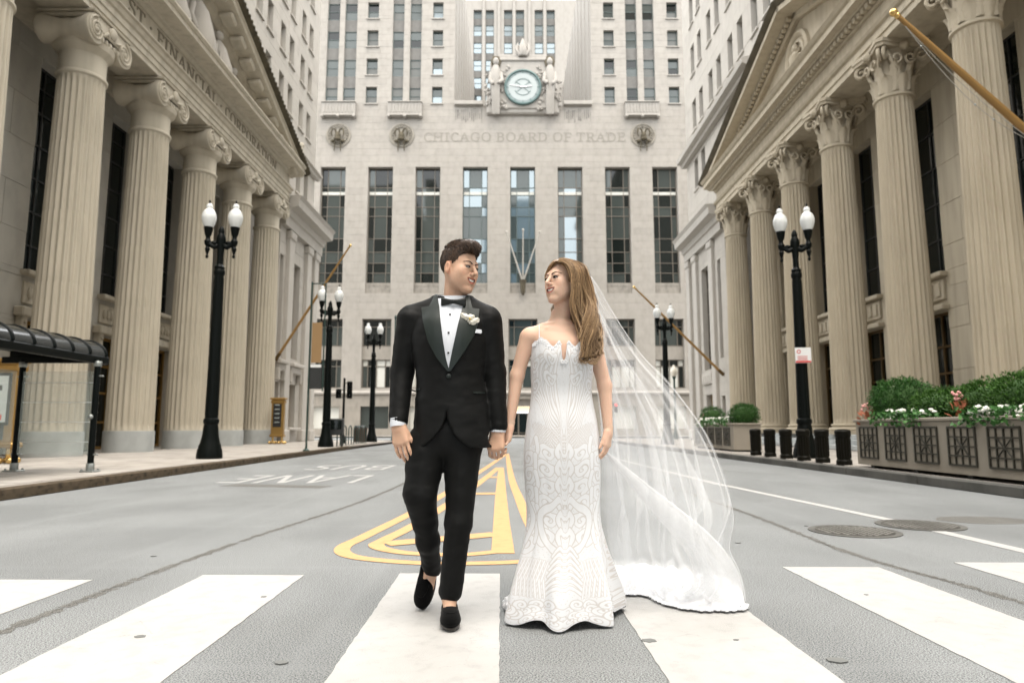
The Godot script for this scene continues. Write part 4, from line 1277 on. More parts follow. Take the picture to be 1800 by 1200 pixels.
# ---------------------------------------------------------------- street furniture
func lamp_mesh_parts(o: Node3D) -> void:
	var b := MB.new()
	b.lathe([Vector2(0.33, 0.0), Vector2(0.33, 0.1), Vector2(0.31, 0.24), Vector2(0.29, 0.27), Vector2(0.285, 0.33), Vector2(0.25, 0.42), Vector2(0.21, 0.6), Vector2(0.19, 0.82), Vector2(0.175, 0.9), Vector2(0.2, 0.95), Vector2(0.205, 1.0), Vector2(0.19, 1.05), Vector2(0.15, 1.08)], 24)
	part("base", b, T.black_iron, o)
	b = MB.new()
	b.lathe([Vector2(0.165, 1.07), Vector2(0.145, 3.4), Vector2(0.118, 4.95), Vector2(0.145, 5.0), Vector2(0.15, 5.08), Vector2(0.125, 5.13), Vector2(0.135, 5.2), Vector2(0.085, 5.27), Vector2(0.08, 5.5), Vector2(0.1, 5.78), Vector2(0.13, 5.95), Vector2(0.12, 6.05), Vector2(0.075, 6.15), Vector2(0.085, 6.22), Vector2(0.05, 6.32), Vector2(0.0, 6.38)], 20)
	for k in 12:
		var a := TAU * k / 12
		b.rod(V(cos(a) * 0.157, 1.15, sin(a) * 0.157), V(cos(a) * 0.114, 4.9, sin(a) * 0.114), 0.015, 5)
	part("pole", b, T.black_iron, o)
	for s in [-1.0, 1.0]:
		var arm := MB.new()
		arm.tube([V(s * 0.05, 5.82, 0), V(s * 0.17, 5.76, 0), V(s * 0.3, 5.84, 0), V(s * 0.36, 5.96, 0)], [0.085, 0.07, 0.065, 0.075], 10)
		arm.ball(V(s * 0.2, 5.88, 0), V(0.09, 0.06, 0.05), 10, 6)
		arm.lathe([Vector2(0.0, 5.44), Vector2(0.035, 5.47), Vector2(0.04, 5.52), Vector2(0.022, 5.56), Vector2(0.05, 5.64), Vector2(0.07, 5.72), Vector2(0.045, 5.78), Vector2(0.085, 5.86), Vector2(0.095, 5.93), Vector2(0.06, 6.0), Vector2(0.06, 6.06), Vector2(0.09, 6.12), Vector2(0.12, 6.28), Vector2(0.125, 6.33)], 16, V(s * 0.36, 0, 0))
		part("arm", arm, T.black_iron, o)
		var g := MB.new()
		g.lathe([Vector2(0.115, 6.33), Vector2(0.16, 6.42), Vector2(0.195, 6.56), Vector2(0.195, 6.64), Vector2(0.17, 6.74), Vector2(0.13, 6.81), Vector2(0.085, 6.85), Vector2(0.08, 6.88), Vector2(0.09, 6.91), Vector2(0.085, 6.95), Vector2(0.05, 7.0), Vector2(0.0, 7.02)], 24, V(s * 0.36, 0, 0))
		part("globe", g, T.globe, o)
		var f := MB.new()
		f.lathe([Vector2(0.03, 7.01), Vector2(0.022, 7.05), Vector2(0.028, 7.08), Vector2(0.0, 7.12)], 8, V(s * 0.36, 0, 0))
		part("finial", f, T.black_iron, o)

const NTH := ["first", "second", "third", "fourth", "fifth", "sixth", "seventh", "eighth"]

func furniture() -> void:
	var lamp := thing("street_lamp", "black twin globe street lamp between the bus shelter and the Ionic columns", "street lamp", V(-8.06, 0.15, -18.4), 0.06, "twin globe street lamps")
	lamp_mesh_parts(lamp)
	copy(lamp, V(7.98, 0.15, -18.75), -0.25, "black twin globe street lamp with a white notice plate, behind the bollards")
	copy(lamp, V(-8.0, 0.15, -29.6), 0.3, "black twin globe street lamp beside the dark news box near the hoop racks")
	copy(lamp, V(-8.2, 0.15, -40.2), 0.0, "black twin globe street lamp at the corner beside the brown bin")
	copy(lamp, V(7.72, 0.15, -34.2), 0.1, "black twin globe street lamp beyond the flower planters by the flagpole")
	# small plinths under the near lamp
	# single globe lamp across the corner
	var sl := thing("globe_lamp", "slim single globe lamp post near the corner of the Corinthian bank", "street lamp", V(11.9, 0.15, -50.0))
	var m := MB.new()
	m.lathe([Vector2(0.2, 0.0), Vector2(0.2, 0.3), Vector2(0.1, 0.6), Vector2(0.07, 4.3), Vector2(0.1, 4.4), Vector2(0.16, 4.55)], 14)
	part("pole", m, T.green_iron, sl)
	m = MB.new(); m.lathe([Vector2(0.15, 4.55), Vector2(0.26, 4.75), Vector2(0.28, 4.95), Vector2(0.2, 5.15), Vector2(0.1, 5.25), Vector2(0.08, 5.35), Vector2(0.0, 5.45)], 18)
	part("globe", m, T.globe_warm, sl)
	# notice plate on the lamp
	var sg := thing("notice_sign", "small white notice plate with red print strapped to the lamp post", "sign", V(7.96, 2.93, -18.55), -0.15)
	part("plate", boxm(V(0.42, 0.42, 0.012), 0.004), T.white_plastic, sg)
	m = MB.new(); m.box(V(0, -0.175, 0.008), V(0.40, 0.05, 0.006))
	for k in 3: m.box(V(-0.02, -0.03 - k * 0.045, 0.008), V(0.26, 0.016, 0.005))
	part("red_print", m, T.red_print, sg)
	m = MB.new()
	m.xf = Transform3D(Basis(Vector3(1, 0, 0), PI / 2), V(-0.11, 0.1, 0.008))
	m.lathe([Vector2(0.055, 0.0), Vector2(0.055, 0.005), Vector2(0.035, 0.005), Vector2(0.035, 0.0)], 18, Vector3.ZERO, false)
	part("ring_symbol", m, T.red_print, sg)
	part("strap", boxm(V(0.3, 0.03, 0.1)), T.steel, sg, V(0, 0.1, -0.06))
	# bollards
	var bol := thing("bollard", "dark round kerbside bollard, first from the long planter", "bollard", V(7.35, 0.15, -15.3), 0.0, "bollards between the planters")
	m = MB.new()
	m.lathe([Vector2(0.165, 0.0), Vector2(0.165, 0.09), Vector2(0.15, 0.11), Vector2(0.142, 0.13), Vector2(0.15, 0.6), Vector2(0.165, 0.62), Vector2(0.168, 0.70)], 24)
	part("shaft", m, T.bollard_paint, bol)
	m = MB.new(); m.lathe([Vector2(0.172, 0.70), Vector2(0.172, 0.735), Vector2(0.15, 0.765), Vector2(0.09, 0.785), Vector2(0.0, 0.79)], 24)
	part("cap", m, T.bollard_paint, bol)
	m = MB.new()
	for k in 16:
		var a := TAU * k / 16
		m.rod(V(cos(a) * 0.143, 0.15, sin(a) * 0.143), V(cos(a) * 0.149, 0.58, sin(a) * 0.149), 0.009, 5)
	part("ribs", m, T.bollard_paint, bol)
	for k in 5: copy(bol, V(7.35, 0.15, [-16.35, -17.4, -18.5, -19.65, -20.8][k]), 0.0, "dark round kerbside bollard, %s from the long planter" % NTH[k + 1])
	# flagpoles of the banks
	pole_flag("gilded flagpole with ball tip slanting out from the Ionic bank", V(-12.85, 4.7, -37.0), V(-9.05, 10.95, -37.0), 0.075, "flagpoles on the banks", false)
	pole_flag("slim gilded flagpole slanting from the far wing of the Corinthian bank", V(13.3, 4.35, -43.0), V(7.9, 9.85, -43.0), 0.085, "flagpoles on the banks", false)
	pole_flag("thick gilded flagpole with halyards in front of the nearest Corinthian columns", V(13.23, 7.62, -16.0), V(9.7, 11.24, -16.0), 0.096, "flagpoles on the banks", true)
	# traffic signals
	signal_post(V(-8.85, 0.15, -36.0), 0.2, "traffic signal on a slim pole behind the hoop racks", false)
	signal_post(V(6.2, 0.15, -68.0), 0.0, "traffic signal with lit red lamps across the junction, seen through the veil", true)
	signal_post(V(10.1, 0.15, -68.5), 0.0, "traffic signal showing red in front of the granite base, behind the veil", true)
	# green pole with a banner
	var bp := thing("banner_pole", "slim dark green pole at the kerb carrying a gold banner and a black board", "banner pole", V(-7.25, 0.15, -24.3))
	m = MB.new()
	m.lathe([Vector2(0.12, 0.0), Vector2(0.12, 0.04), Vector2(0.045, 0.1), Vector2(0.035, 0.3), Vector2(0.035, 6.05), Vector2(0.0, 6.1)], 10)
	part("pole", m, T.green_iron, bp)
	m = MB.new()
	m.rod(V(0, 6.0, 0), V(0.5, 6.0, 0), 0.025, 6); m.rod(V(0.5, 6.02, 0), V(0.5, 2.1, 0), 0.025, 6); m.rod(V(0, 3.05, 0), V(0.5, 3.05, 0), 0.02, 6)
	part("bracket", m, T.green_iron, bp)
	part("banner", boxm(V(0.36, 1.45, 0.015)), T.poster_gold, bp, V(0.24, 3.85, 0))
	m = MB.new(); m.box(V(0.25, 2.62, 0), V(0.44, 0.86, 0.1), 0.02)
	part("board", m, T.poster_dark, bp)
	part("board_heading", boxm(V(0.38, 0.1, 0.012)), T.white_plastic, bp, V(0.25, 3.0, 0.055))
	# slim post that shows over the groom's shoulder
	var gp := thing("sign_post", "slim green post standing at the corner past the twin globe lamps", "post", V(-7.6, 0.15, -44.0))
	m = MB.new(); m.lathe([Vector2(0.16, 0), Vector2(0.1, 0.4), Vector2(0.075, 0.6), Vector2(0.06, 7.9), Vector2(0.1, 7.95), Vector2(0.06, 8.1)], 10)
	part("post", m, T.green_iron, gp)
	# news box, bin, hoop racks
	var nb := thing("news_box", "dark upright news box behind a twin globe lamp base", "news box", V(-7.75, 0.15, -30.4), 0.1)
	part("cabinet", boxm(V(0.6, 0.72, 0.45), 0.03), T.poster_dark, nb, V(0, 0.86, 0))
	part("door", boxm(V(0.48, 0.4, 0.02), 0.01), T.dark_glass, nb, V(0, 0.95, 0.23))
	for s in [-1.0, 1.0]:
		for f in [-1.0, 1.0]: part("leg", boxm(V(0.05, 0.5, 0.05)), T.poster_dark, nb, V(s * 0.24, 0.25, f * 0.17))
	var bin := thing("litter_bin", "brown slatted litter bin at the foot of the corner lamp", "bin", V(-8.5, 0.15, -38.6))
	m = MB.new(); m.lathe([Vector2(0.28, 0.05), Vector2(0.33, 0.75), Vector2(0.3, 0.76)], 18)
	part("drum", m, T.poster_dark, bin)
	for k in 18:
		var a := TAU * k / 18
		m = MB.new(); m.rod(V(cos(a) * 0.3, 0.03, sin(a) * 0.3), V(cos(a) * 0.36, 0.82, sin(a) * 0.36), 0.035, 5)
		part("slat", m, T.bin_brown, bin)
	m = MB.new(); m.lathe([Vector2(0.38, 0.8), Vector2(0.38, 0.86), Vector2(0.25, 0.95), Vector2(0.25, 0.93)], 18, Vector3.ZERO, false)
	part("rim", m, T.poster_dark, bin)
	var hr := thing("hoop_rack", "dark green bicycle hoop on the pavement, first from the news box", "bicycle rack", V(-7.95, 0.15, -31.6), 0.0, "bicycle hoops by the corner")
	m = MB.new()
	var pts := [V(0, 0, -0.3), V(0, 0.62, -0.3)]; 
	for k in 9: pts.append(V(0, 0.7 + 0.22 * sin(PI * k / 8.0), -0.3 * cos(PI * k / 8.0)))
	pts.append(V(0, 0.62, 0.3)); pts.append(V(0, 0, 0.3))
	var rr := []; for q in pts: rr.append(0.028)
	m.tube(pts, rr, 8)
	part("hoop", m, T.green_iron, hr)
	m = MB.new()
	for s in [-0.3, 0.3]: m.lathe([Vector2(0.07, 0), Vector2(0.07, 0.015), Vector2(0.03, 0.02)], 10, V(0, 0, s))
	part("foot_plate", m, T.green_iron, hr)
	for k in 5: copy(hr, V(-7.95, 0.15, -32.7 - 1.1 * k), 0.0, "dark green bicycle hoop on the pavement, %s from the news box" % NTH[k + 1])
	notice_board("gilt notice case on ball feet with a framed poster, behind the bus shelter", V(-12.0, 0.15, -15.8), 1.25, 2.4, true)
	notice_board("narrow gilt notice case with a black panel at the last Ionic column", V(-12.0, 0.15, -35.2), 0.62, 2.35, false)
	shelter()

func pole_flag(label: String, a: Vector3, b: Vector3, r: float, group: String, ropes: bool) -> void:
	var o := thing("flagpole", label, "flagpole", a, 0.0, group)
	var d := b - a
	var m := MB.new()
	m.tube([Vector3.ZERO, d * 0.35, d * 0.7, d], [r, r * 0.97, r * 0.82, r * 0.6], 14)
	part("pole", m, T.gilt_wood, o)
	m = MB.new()
	m.ball(d + d.normalized() * r * 1.3, Vector3.ONE * r * 1.05, 12, 8)
	m.tube([d - d.normalized() * 0.05, d + d.normalized() * 0.06], [r * 0.75, r * 0.7], 10)
	part("ball_tip", m, T.brass, o)
	m = MB.new()
	m.tube([-d.normalized() * 0.1, d.normalized() * 0.35], [r * 1.35, r * 1.3], 12)
	part("socket", m, T.bronze_dark, o)
	if ropes:
		for k in [0.0, 0.16]:
			m = MB.new()
			var pts := []; var rr := []
			for i in 13:
				var t := i / 12.0
				pts.append(d * lerpf(0.96, 0.1, t) + V(0, -0.16 - sin(PI * t) * (0.2 + k * 1.6), 0.05)); rr.append(0.009)
			m.tube(pts, rr, 5)
			part("halyard", m, T.rope, o)
			for t in [0.12, 0.52, 0.66]: 
				m = MB.new(); m.ball(d * lerpf(0.96, 0.1, t) + V(0, -0.16 - sin(PI * t) * (0.2 + k * 1.6), 0.05), Vector3.ONE * 0.028, 7, 5)
				if k > 0.0: part("clip", m, T.steel, o)

func signal_post(at: Vector3, turn: float, label: String, lit: bool) -> void:
	var o := thing("traffic_signal", label, "traffic signal", at, turn, "traffic signals at the junction")
	var m := MB.new()
	m.lathe([Vector2(0.14, 0.0), Vector2(0.14, 0.3), Vector2(0.07, 0.5), Vector2(0.055, 3.4), Vector2(0.0, 3.45)], 12)
	part("pole", m, T.black_iron, o)
	for s in [-1.0, 1.0]:
		var h := MB.new()
		var f := 1.0 if s > 0 else 0.55
		var c := V(s * 0.28, 2.65 + (0.15 if s > 0 else -0.05), 0.0)
		h.box(c, V(0.28, 0.9 * f, 0.2), 0.03)
		h.rod(c + V(0, 0.35 * f, 0), V(0, c.y + 0.35 * f, 0), 0.02, 6); h.rod(c - V(0, 0.35 * f, 0), V(0, c.y - 0.35 * f, 0), 0.02, 6)
		var hd := part("housing", h, T.black_iron, o)
		for k in (3 if s > 0 else 2):
			var y: float = c.y + (0.29 - 0.29 * k if s > 0 else 0.12 - 0.24 * k)
			var vz := MB.new()
			vz.xf = Transform3D(Basis(Vector3(1, 0, 0), PI / 2), V(c.x, y, 0.1))
			vz.lathe([Vector2(0.115, 0.0), Vector2(0.115, 0.16), Vector2(0.105, 0.16), Vector2(0.105, 0.0)], 14, Vector3.ZERO, false)
			part("visor", vz, T.black_iron, hd)
			var ln := MB.new(); ln.ball(V(c.x, y, 0.1), V(0.1, 0.1, 0.04), 12, 8)
			part("lens", ln, T.red_lens if lit and k == 0 else T.dark_glass, hd)

func notice_board(label: String, at: Vector3, w: float, h: float, poster: bool) -> void:
	var o := thing("notice_case", label, "notice board", at, 0.0, "gilt notice cases")
	var m := MB.new()
	m.box(V(0, h * 0.5 + 0.2, 0), V(w, h - 0.45, 0.3), 0.03)
	m.box(V(0, h - 0.05, 0), V(w + 0.16, 0.1, 0.42), 0.03)
	m.box(V(0, h - 0.22, 0), V(w + 0.08, 0.16, 0.36), 0.03)
	m.box(V(0, 0.42, 0), V(w + 0.1, 0.12, 0.38), 0.03)
	part("case", m, T.bronze, o)
	m = MB.new()
	m.box(V(0, h * 0.55 + 0.15, 0.16), V(w - 0.2, h * 0.5, 0.03), 0.01)
	part("frame", m, T.black_print, o)
	if poster:
		part("poster", boxm(V(w - 0.32, h * 0.44, 0.01)), T.poster_pale, o, V(0, h * 0.55 + 0.15, 0.18))
		for q in [[0.32, -0.42, "red_print"], [0.2, 0.1, "poster_gold"], [0.28, 0.25, "black_print"], [0.1, -0.1, "poster_gold"]]: part("print", boxm(V(0.12, 0.12, 0.004), 0.001), T[q[2]], o, V(q[0], h * 0.55 + 0.15 + q[1], 0.188))
		part("lower_panel", boxm(V(w - 0.4, 0.36, 0.03)), T.black_print, o, V(0, 0.72, 0.16))
	else:
		for k in 5: part("line", boxm(V(w * 0.4, 0.03, 0.004)), T.poster_pale, o, V(0, 1.1 + k * 0.22, 0.18))
	m = MB.new()
	for s in [-1.0, 1.0]:
		m.rod(V(s * w * 0.38, 0.36, 0), V(s * w * 0.38, 0.12, 0), 0.06, 10, 0.05)
		for f in [-1.0, 1.0]:
			m.ball(V(s * w * 0.38 + f * 0.12, 0.075, 0.1), V(0.085, 0.075, 0.085), 12, 8)
			m.ball(V(s * w * 0.38 + f * 0.12, 0.075, -0.12), V(0.085, 0.075, 0.085), 12, 8)
	part("feet", m, T.brass, o)

func shelter() -> void:
	var o := thing("bus_shelter", "black bus shelter with a ribbed curved roof and clear glass end panel", "bus shelter", V(0, 0.15, 0))
	# curved roof across x, running along z
	var x0 := -9.75; var x1 := -7.9
	var roof := func(u: float, y_off: float) -> Vector3:
		if u < 0.45: return V(lerpf(x0, x1 - 0.42, u / 0.45), 2.38 + 0.08 * sin(PI * 0.5 * u / 0.45) + y_off, 0)
		var a := (u - 0.45) / 0.55 * PI * 0.5
		return V(x1 - 0.42 + (0.42 + y_off) * sin(a), 2.18 + (0.28 + y_off) * cos(a), 0)
	for k in 14:
		var z0 := -13.15 + k * 0.5
		var m := MB.new()
		m.surf(func(u, v): return roof.call(u, 0.03) + V(0, 0, z0 + v * 0.47), 16, 1, true)
		m.surf(func(u, v): return roof.call(u, 0.015) + V(0, 0, z0 + v * 0.47), 16, 1, false)
		part("roof_panel", m, T.smoke_roof, o)
		var pts := []; var rr := []
		for i in 17: pts.append(roof.call(i / 16.0, 0.03) + V(0, 0, z0 - 0.015)); rr.append(0.028)
		m = MB.new(); m.tube(pts, rr, 6)
		part("roof_rib", m, T.black_iron, o)
	for x in [x0, x1 - 0.03]:
		var f := MB.new()
		f.box(V(x + (0.03 if x > -9 else 0.0), 2.1 if x > -9 else 2.36, -9.7), V(0.1, 0.15, 7.1), 0.02)
		part("fascia", f, T.black_iron, o)
	for zz in [-13.19, -6.2]:
		var ep := PackedVector2Array([Vector2(x0, 2.1), Vector2(x0, 2.44)])
		for i in 17: ep.append(Vector2(roof.call(i / 16.0, 0.02).x, roof.call(i / 16.0, 0.02).y))
		ep.append(Vector2(x1, 2.06))
		var em := MB.new(); em.ext(ep, zz - 0.02, zz + 0.02)
		part("roof_end", em, T.black_iron, o)
	var hb := MB.new()
	hb.box(V((x0 + x1) * 0.5, 2.1, -13.0), V(x1 - x0, 0.12, 0.08), 0.01)
	hb.box(V((x0 + x1) * 0.5, 2.1, -10.0), V(x1 - x0, 0.12, 0.08), 0.01)
	part("crossbeam", hb, T.black_iron, o)
	for q in [[-9.35, -13.0], [-7.83, -12.85], [-9.35, -9.2], [-7.83, -8.2]]:
		var p := MB.new()
		p.rod(V(q[0], 0.05, q[1]), V(q[0], 2.1, q[1]), 0.055, 12)
		var post := part("post", p, T.black_iron, o)
		p = MB.new()
		p.box(V(q[0], 0.015, q[1]), V(0.26, 0.03, 0.26), 0.01)
		p.rod(V(q[0], 0.03, q[1]), V(q[0], 0.16, q[1]), 0.07, 10)
		for s in [-1.0, 1.0]:
			for f in [-1.0, 1.0]: p.rod(V(q[0] + s * 0.095, 0.03, q[1] + f * 0.095), V(q[0] + s * 0.095, 0.06, q[1] + f * 0.095), 0.018, 6)
		part("foot", p, T.steel, post)
		p = MB.new()
		for y in [0.32, 1.78]: p.box(V(q[0] + 0.02, y, q[1]), V(0.2, 0.03, 0.05), 0.008)
		p.rod(V(q[0], 1.96, q[1]), V(q[0], 2.06, q[1]), 0.07, 10)
		part("clamp", p, T.steel, post)
	var ph := MB.new()
	ph.ball(V(-7.86, 1.02, -12.8), V(0.05, 0.05, 0.05), 10, 8)
	part("sensor", ph, T.steel, o)
	var g := MB.new()
	g.box(V(-8.59, 1.1, -12.93), V(1.36, 1.55, 0.012))
	part("glass_panel", g, T.shelter_glass, o)
	g = MB.new()
	g.box(V(-9.35, 1.1, -11.1), V(0.012, 1.55, 3.5))
	part("glass_panel", g, T.shelter_glass, o)
	g = MB.new()
	for k in 4: g.box(V(-8.59, 0.55 + k * 0.37, -12.922), V(1.3, 0.012, 0.003))
	part("etched_line", g, T.white_plastic, o)

# ---------------------------------------------------------------- planters and plants
func leafy(m: MB, at: Vector3, n: Vector3, l: float, w: float) -> void:
	var s := n.cross(V(rng.randf() - 0.5, rng.randf() - 0.5, rng.randf() - 0.5)).normalized()
	if s.length() < 0.5: s = Vector3.RIGHT
	var b := n.cross(s).normalized() * 0.25
	var i := m.p(at); m.p(at + n * l * 0.5 + s * w + b * w); m.p(at + n * l); m.p(at + n * l * 0.5 - s * w + b * w)
	m.tri(i, i + 1, i + 2); m.tri(i, i + 2, i + 3)

func bush(label: String, at: Vector3, r: Vector3, n: int, leaf: float, low: Color, high: Color, group: String, square := 2.0) -> void:
	var o := thing("bush", label, "bush", at, 0.0, group)
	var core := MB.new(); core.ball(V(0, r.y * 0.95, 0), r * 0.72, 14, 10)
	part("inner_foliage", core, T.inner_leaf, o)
	var m := MB.new(); m.tinted = true
	var nz := noise(int(at.z * 17), 2.2 / r.y, 3)
	for k in n:
		var d := V(rng.randfn(), rng.randfn(), rng.randfn()).normalized()
		if d.y < -0.75: continue
		var e := pow(pow(absf(d.x), square) + pow(absf(d.y), square) + pow(absf(d.z), square), -1.0 / square)
		var q := d * e * (0.9 + 0.24 * nz.get_noise_3dv(d * r.y * 1.5) + rng.randf_range(-0.16, 0.08))
		var pos := V(q.x * r.x, q.y * r.y + r.y * 0.95, q.z * r.z)
		var c := low.lerp(high, clampf(rng.randf(), 0, 1))
		m.c = c
		leafy(m, pos, (d + V(rng.randfn(), rng.randfn() + 0.5, rng.randfn()) * 0.55).normalized(), leaf * rng.randf_range(0.7, 1.4), leaf * 0.2)
	part("foliage", m, T.leaf, o)

func flowers(label: String, at: Vector3, w: float, h: float, n: int, blooms: int, fl: String, group: String) -> void:
	var o := thing("flower_plant", label, "flowers", at, 0.0, group)
	var m := MB.new(); m.tinted = true
	for k in n:
		var q := V(rng.randfn() * w * 0.45, rng.randf() * h, rng.randfn() * w * 0.45)
		var g := rng.randf()
		m.c = Color(0.035 + 0.04 * g, 0.10 + 0.09 * g, 0.03 + 0.02 * g)
		leafy(m, q, V(rng.randfn() * 0.7, rng.randf() * 0.8 + 0.1, rng.randfn() * 0.7).normalized(), 0.09, 0.032)
	part("foliage", m, T.leaf, o)
	for k in blooms:
		var b := MB.new()
		for i in 5:
			var a := TAU * i / 5
			b.ball(V(cos(a) * 0.022, 0.0, sin(a) * 0.022), V(0.022, 0.012, 0.022), 7, 5)
		b.ball(V(0, 0.008, 0), V(0.012, 0.01, 0.012), 6, 4)
		var f := part("bloom", b, T[fl], o, V(-absf(rng.randfn()) * w * 0.35 + 0.06, h * rng.randf_range(0.35, 1.2), rng.randfn() * w * 0.5))
		f.rotation = V(rng.randf_range(-0.2, 1.3), rng.randf_range(-1.8, 0.4), 0.0); f.scale = V(1.0, 1.6, 1.0) * rng.randf_range(1.0, 1.6)

func planter(label: String, x: float, z0: float, z1: float, depth: float, panels: Array, y0: float, y1: float) -> void:
	var o := thing("planter", label, "planter", V(x, 0.15, z0), 0.0, "stone planters along the kerb")
	var L := z0 - z1
	var m := MB.new()
	m.box(V(0.03, (y0 + y1) * 0.5, -L * 0.5), V(0.06, y1 - y0, L), 0.008)
	m.box(V(depth - 0.03, (y0 + y1) * 0.5, -L * 0.5), V(0.06, y1 - y0, L), 0.008)
	for z in [-0.03, -L + 0.03]: m.box(V(depth * 0.5, (y0 + y1) * 0.5, z), V(depth - 0.12, y1 - y0, 0.06), 0.008)
	m.box(V(depth * 0.5, y0 + 0.03, -L * 0.5), V(depth - 0.12, 0.06, L - 0.12))
	m.box(V(0.02, y1 + 0.03, -L * 0.5), V(0.12, 0.06, L + 0.06), 0.012)
	m.box(V(depth - 0.02, y1 + 0.03, -L * 0.5), V(0.12, 0.06, L + 0.06), 0.012)
	for z in [0.0, -L]: m.box(V(depth * 0.5, y1 + 0.028, z), V(depth - 0.16, 0.06, 0.12), 0.012)
	part("box", m, T.planter_stone, o)
	part("soil", boxm(V(depth - 0.13, 0.1, L - 0.13)), T.soil, o, V(depth * 0.5, y1 - 0.06, -L * 0.5))
	m = MB.new()
	var z := -0.5
	while z > -L: m.box(V(depth * 0.5, y0 * 0.5, z), V(depth - 0.2, y0, 0.12)); z -= 1.5
	part("feet", m, T.poster_dark, o)
	for p in panels:
		var g := MB.new()
		var c = -(z0 - (p[0] + p[1]) * 0.5); var w: float = p[0] - p[1]
		var h := (y1 - y0) - 0.26; var cy := (y0 + y1) * 0.5 + 0.02
		var t := 0.022
		for i in 5:
			var s := -0.5 + i / 4.0
			g.box(V(-0.016, cy + s * h, c), V(0.02, t * (1.5 if i in [0, 4] else 1.0), w + t))
			g.box(V(-0.0165, cy, c + s * w), V(0.021, h, t * (1.5 if i in [0, 4] else 1.0)))
		for s in [-1.0, 1.0]: g.rod(V(-0.018, cy - s * h * 0.25, c - w * 0.25), V(-0.018, cy + s * h * 0.25, c + w * 0.25), t * 0.5, 5)
		g.box(V(-0.02, cy, c), V(0.025, 0.06, 0.06), 0.01)
		part("grille", g, T.grille_bronze, o)

func planting() -> void:
	var ps := []
	for k in 8: ps.append([-13.75 + k * 0.97, -14.42 + k * 0.97])
	planter("long stone planter with bronze lattice panels and a green hedge, next to the bollards", 7.3, -6.2, -14.6, 1.25, ps, 0.06, 0.93)
	ps = []
	for k in 5: ps.append([-24.0 - k * 0.95, -24.67 - k * 0.95])
	planter("stone planter with white flowers and round bushes at the far end of the bollards", 7.6, -23.6, -28.8, 0.95, ps, 0.06, 0.92)
	var lo := Color(0.012, 0.045, 0.010); var hi := Color(0.06, 0.16, 0.035)
	bush("round clipped evergreen bush in the corner of the long planter by the bollards", V(7.98, 1.0, -13.95), V(0.62, 0.5, 0.6), 9000, 0.052, lo, hi, "round bushes in planters", 2.2)
	for k in 6:
		bush("spreading green hedge shrub in the long planter, %s from its round bush" % NTH[k], V(8.02 + 0.05 * sin(k * 2.0), 1.0, -12.75 + k * 1.12), V(0.52, 0.36 + 0.04 * (k % 3), 0.68), 5200, 0.058, Color(0.012, 0.042, 0.006), Color(0.075, 0.17, 0.03), "hedge shrubs in the long planter")
	bush("round clipped evergreen bush at the near end of the far planter", V(8.15, 1.0, -24.1), V(0.52, 0.42, 0.5), 4000, 0.06, lo, hi, "round bushes in planters", 2.2)
	bush("round clipped evergreen bush half hidden by the veil in the far planter", V(8.15, 1.0, -27.9), V(0.5, 0.42, 0.5), 2600, 0.06, lo, hi, "round bushes in planters", 2.2)
	var nf := 0
	for q in [[7.52, -13.55, 0.3], [7.5, -13.0, 0.34], [7.5, -12.45, 0.3], [7.48, -10.75, 0.36], [7.5, -10.2, 0.3], [7.46, -9.4, 0.34], [7.5, -8.8, 0.4], [7.48, -8.1, 0.3]]:
		nf += 1
		flowers("white flowering plant on the long planter's front edge, %s from the bollards" % NTH[nf - 1], V(q[0], 0.98, q[1]), q[2], 0.26, 620, 26, "petal_white", "white flowers in the long planter")
	nf = 0
	for q in [[7.8, -24.4], [7.85, -24.9], [7.85, -25.4], [7.8, -25.9], [7.85, -26.4], [7.8, -26.9], [7.85, -27.4]]:
		nf += 1
		flowers("white flowering plant in the far planter, %s from the bollards" % NTH[nf - 1], V(q[0], 1.0, q[1]), 0.4, 0.28, 300, 24, "petal_white", "white flowers in the far planter")
	for q in [[7.42, 0.95, -14.3, "coral leaved plant leaning over the planter corner by the bollards"], [7.55, 1.05, -11.55, "coral leaved plant between white flowers in the long planter"], [8.0, 1.0, -28.5, "pink flowering plant at the back of the far planter"]]:
		var o := thing("coral_plant", q[3], "plant", V(q[0], q[1], q[2]), 0.0, "coral plants in planters")
		var m := MB.new()
		for k in 26: leafy(m, V(rng.randfn() * 0.06, rng.randf() * 0.3, rng.randfn() * 0.06), V(rng.randfn() * 0.5 - 0.2, 0.7, rng.randfn() * 0.5).normalized(), 0.16, 0.03)
		part("leaves", m, T.coral_leaf, o)
		m = MB.new()
		for k in 14: m.ball(V(rng.randfn() * 0.05 - 0.02, 0.38 + rng.randf() * 0.14, rng.randfn() * 0.05), Vector3.ONE * 0.026, 6, 5)
		part("blossom", m, T.petal_pink, o)

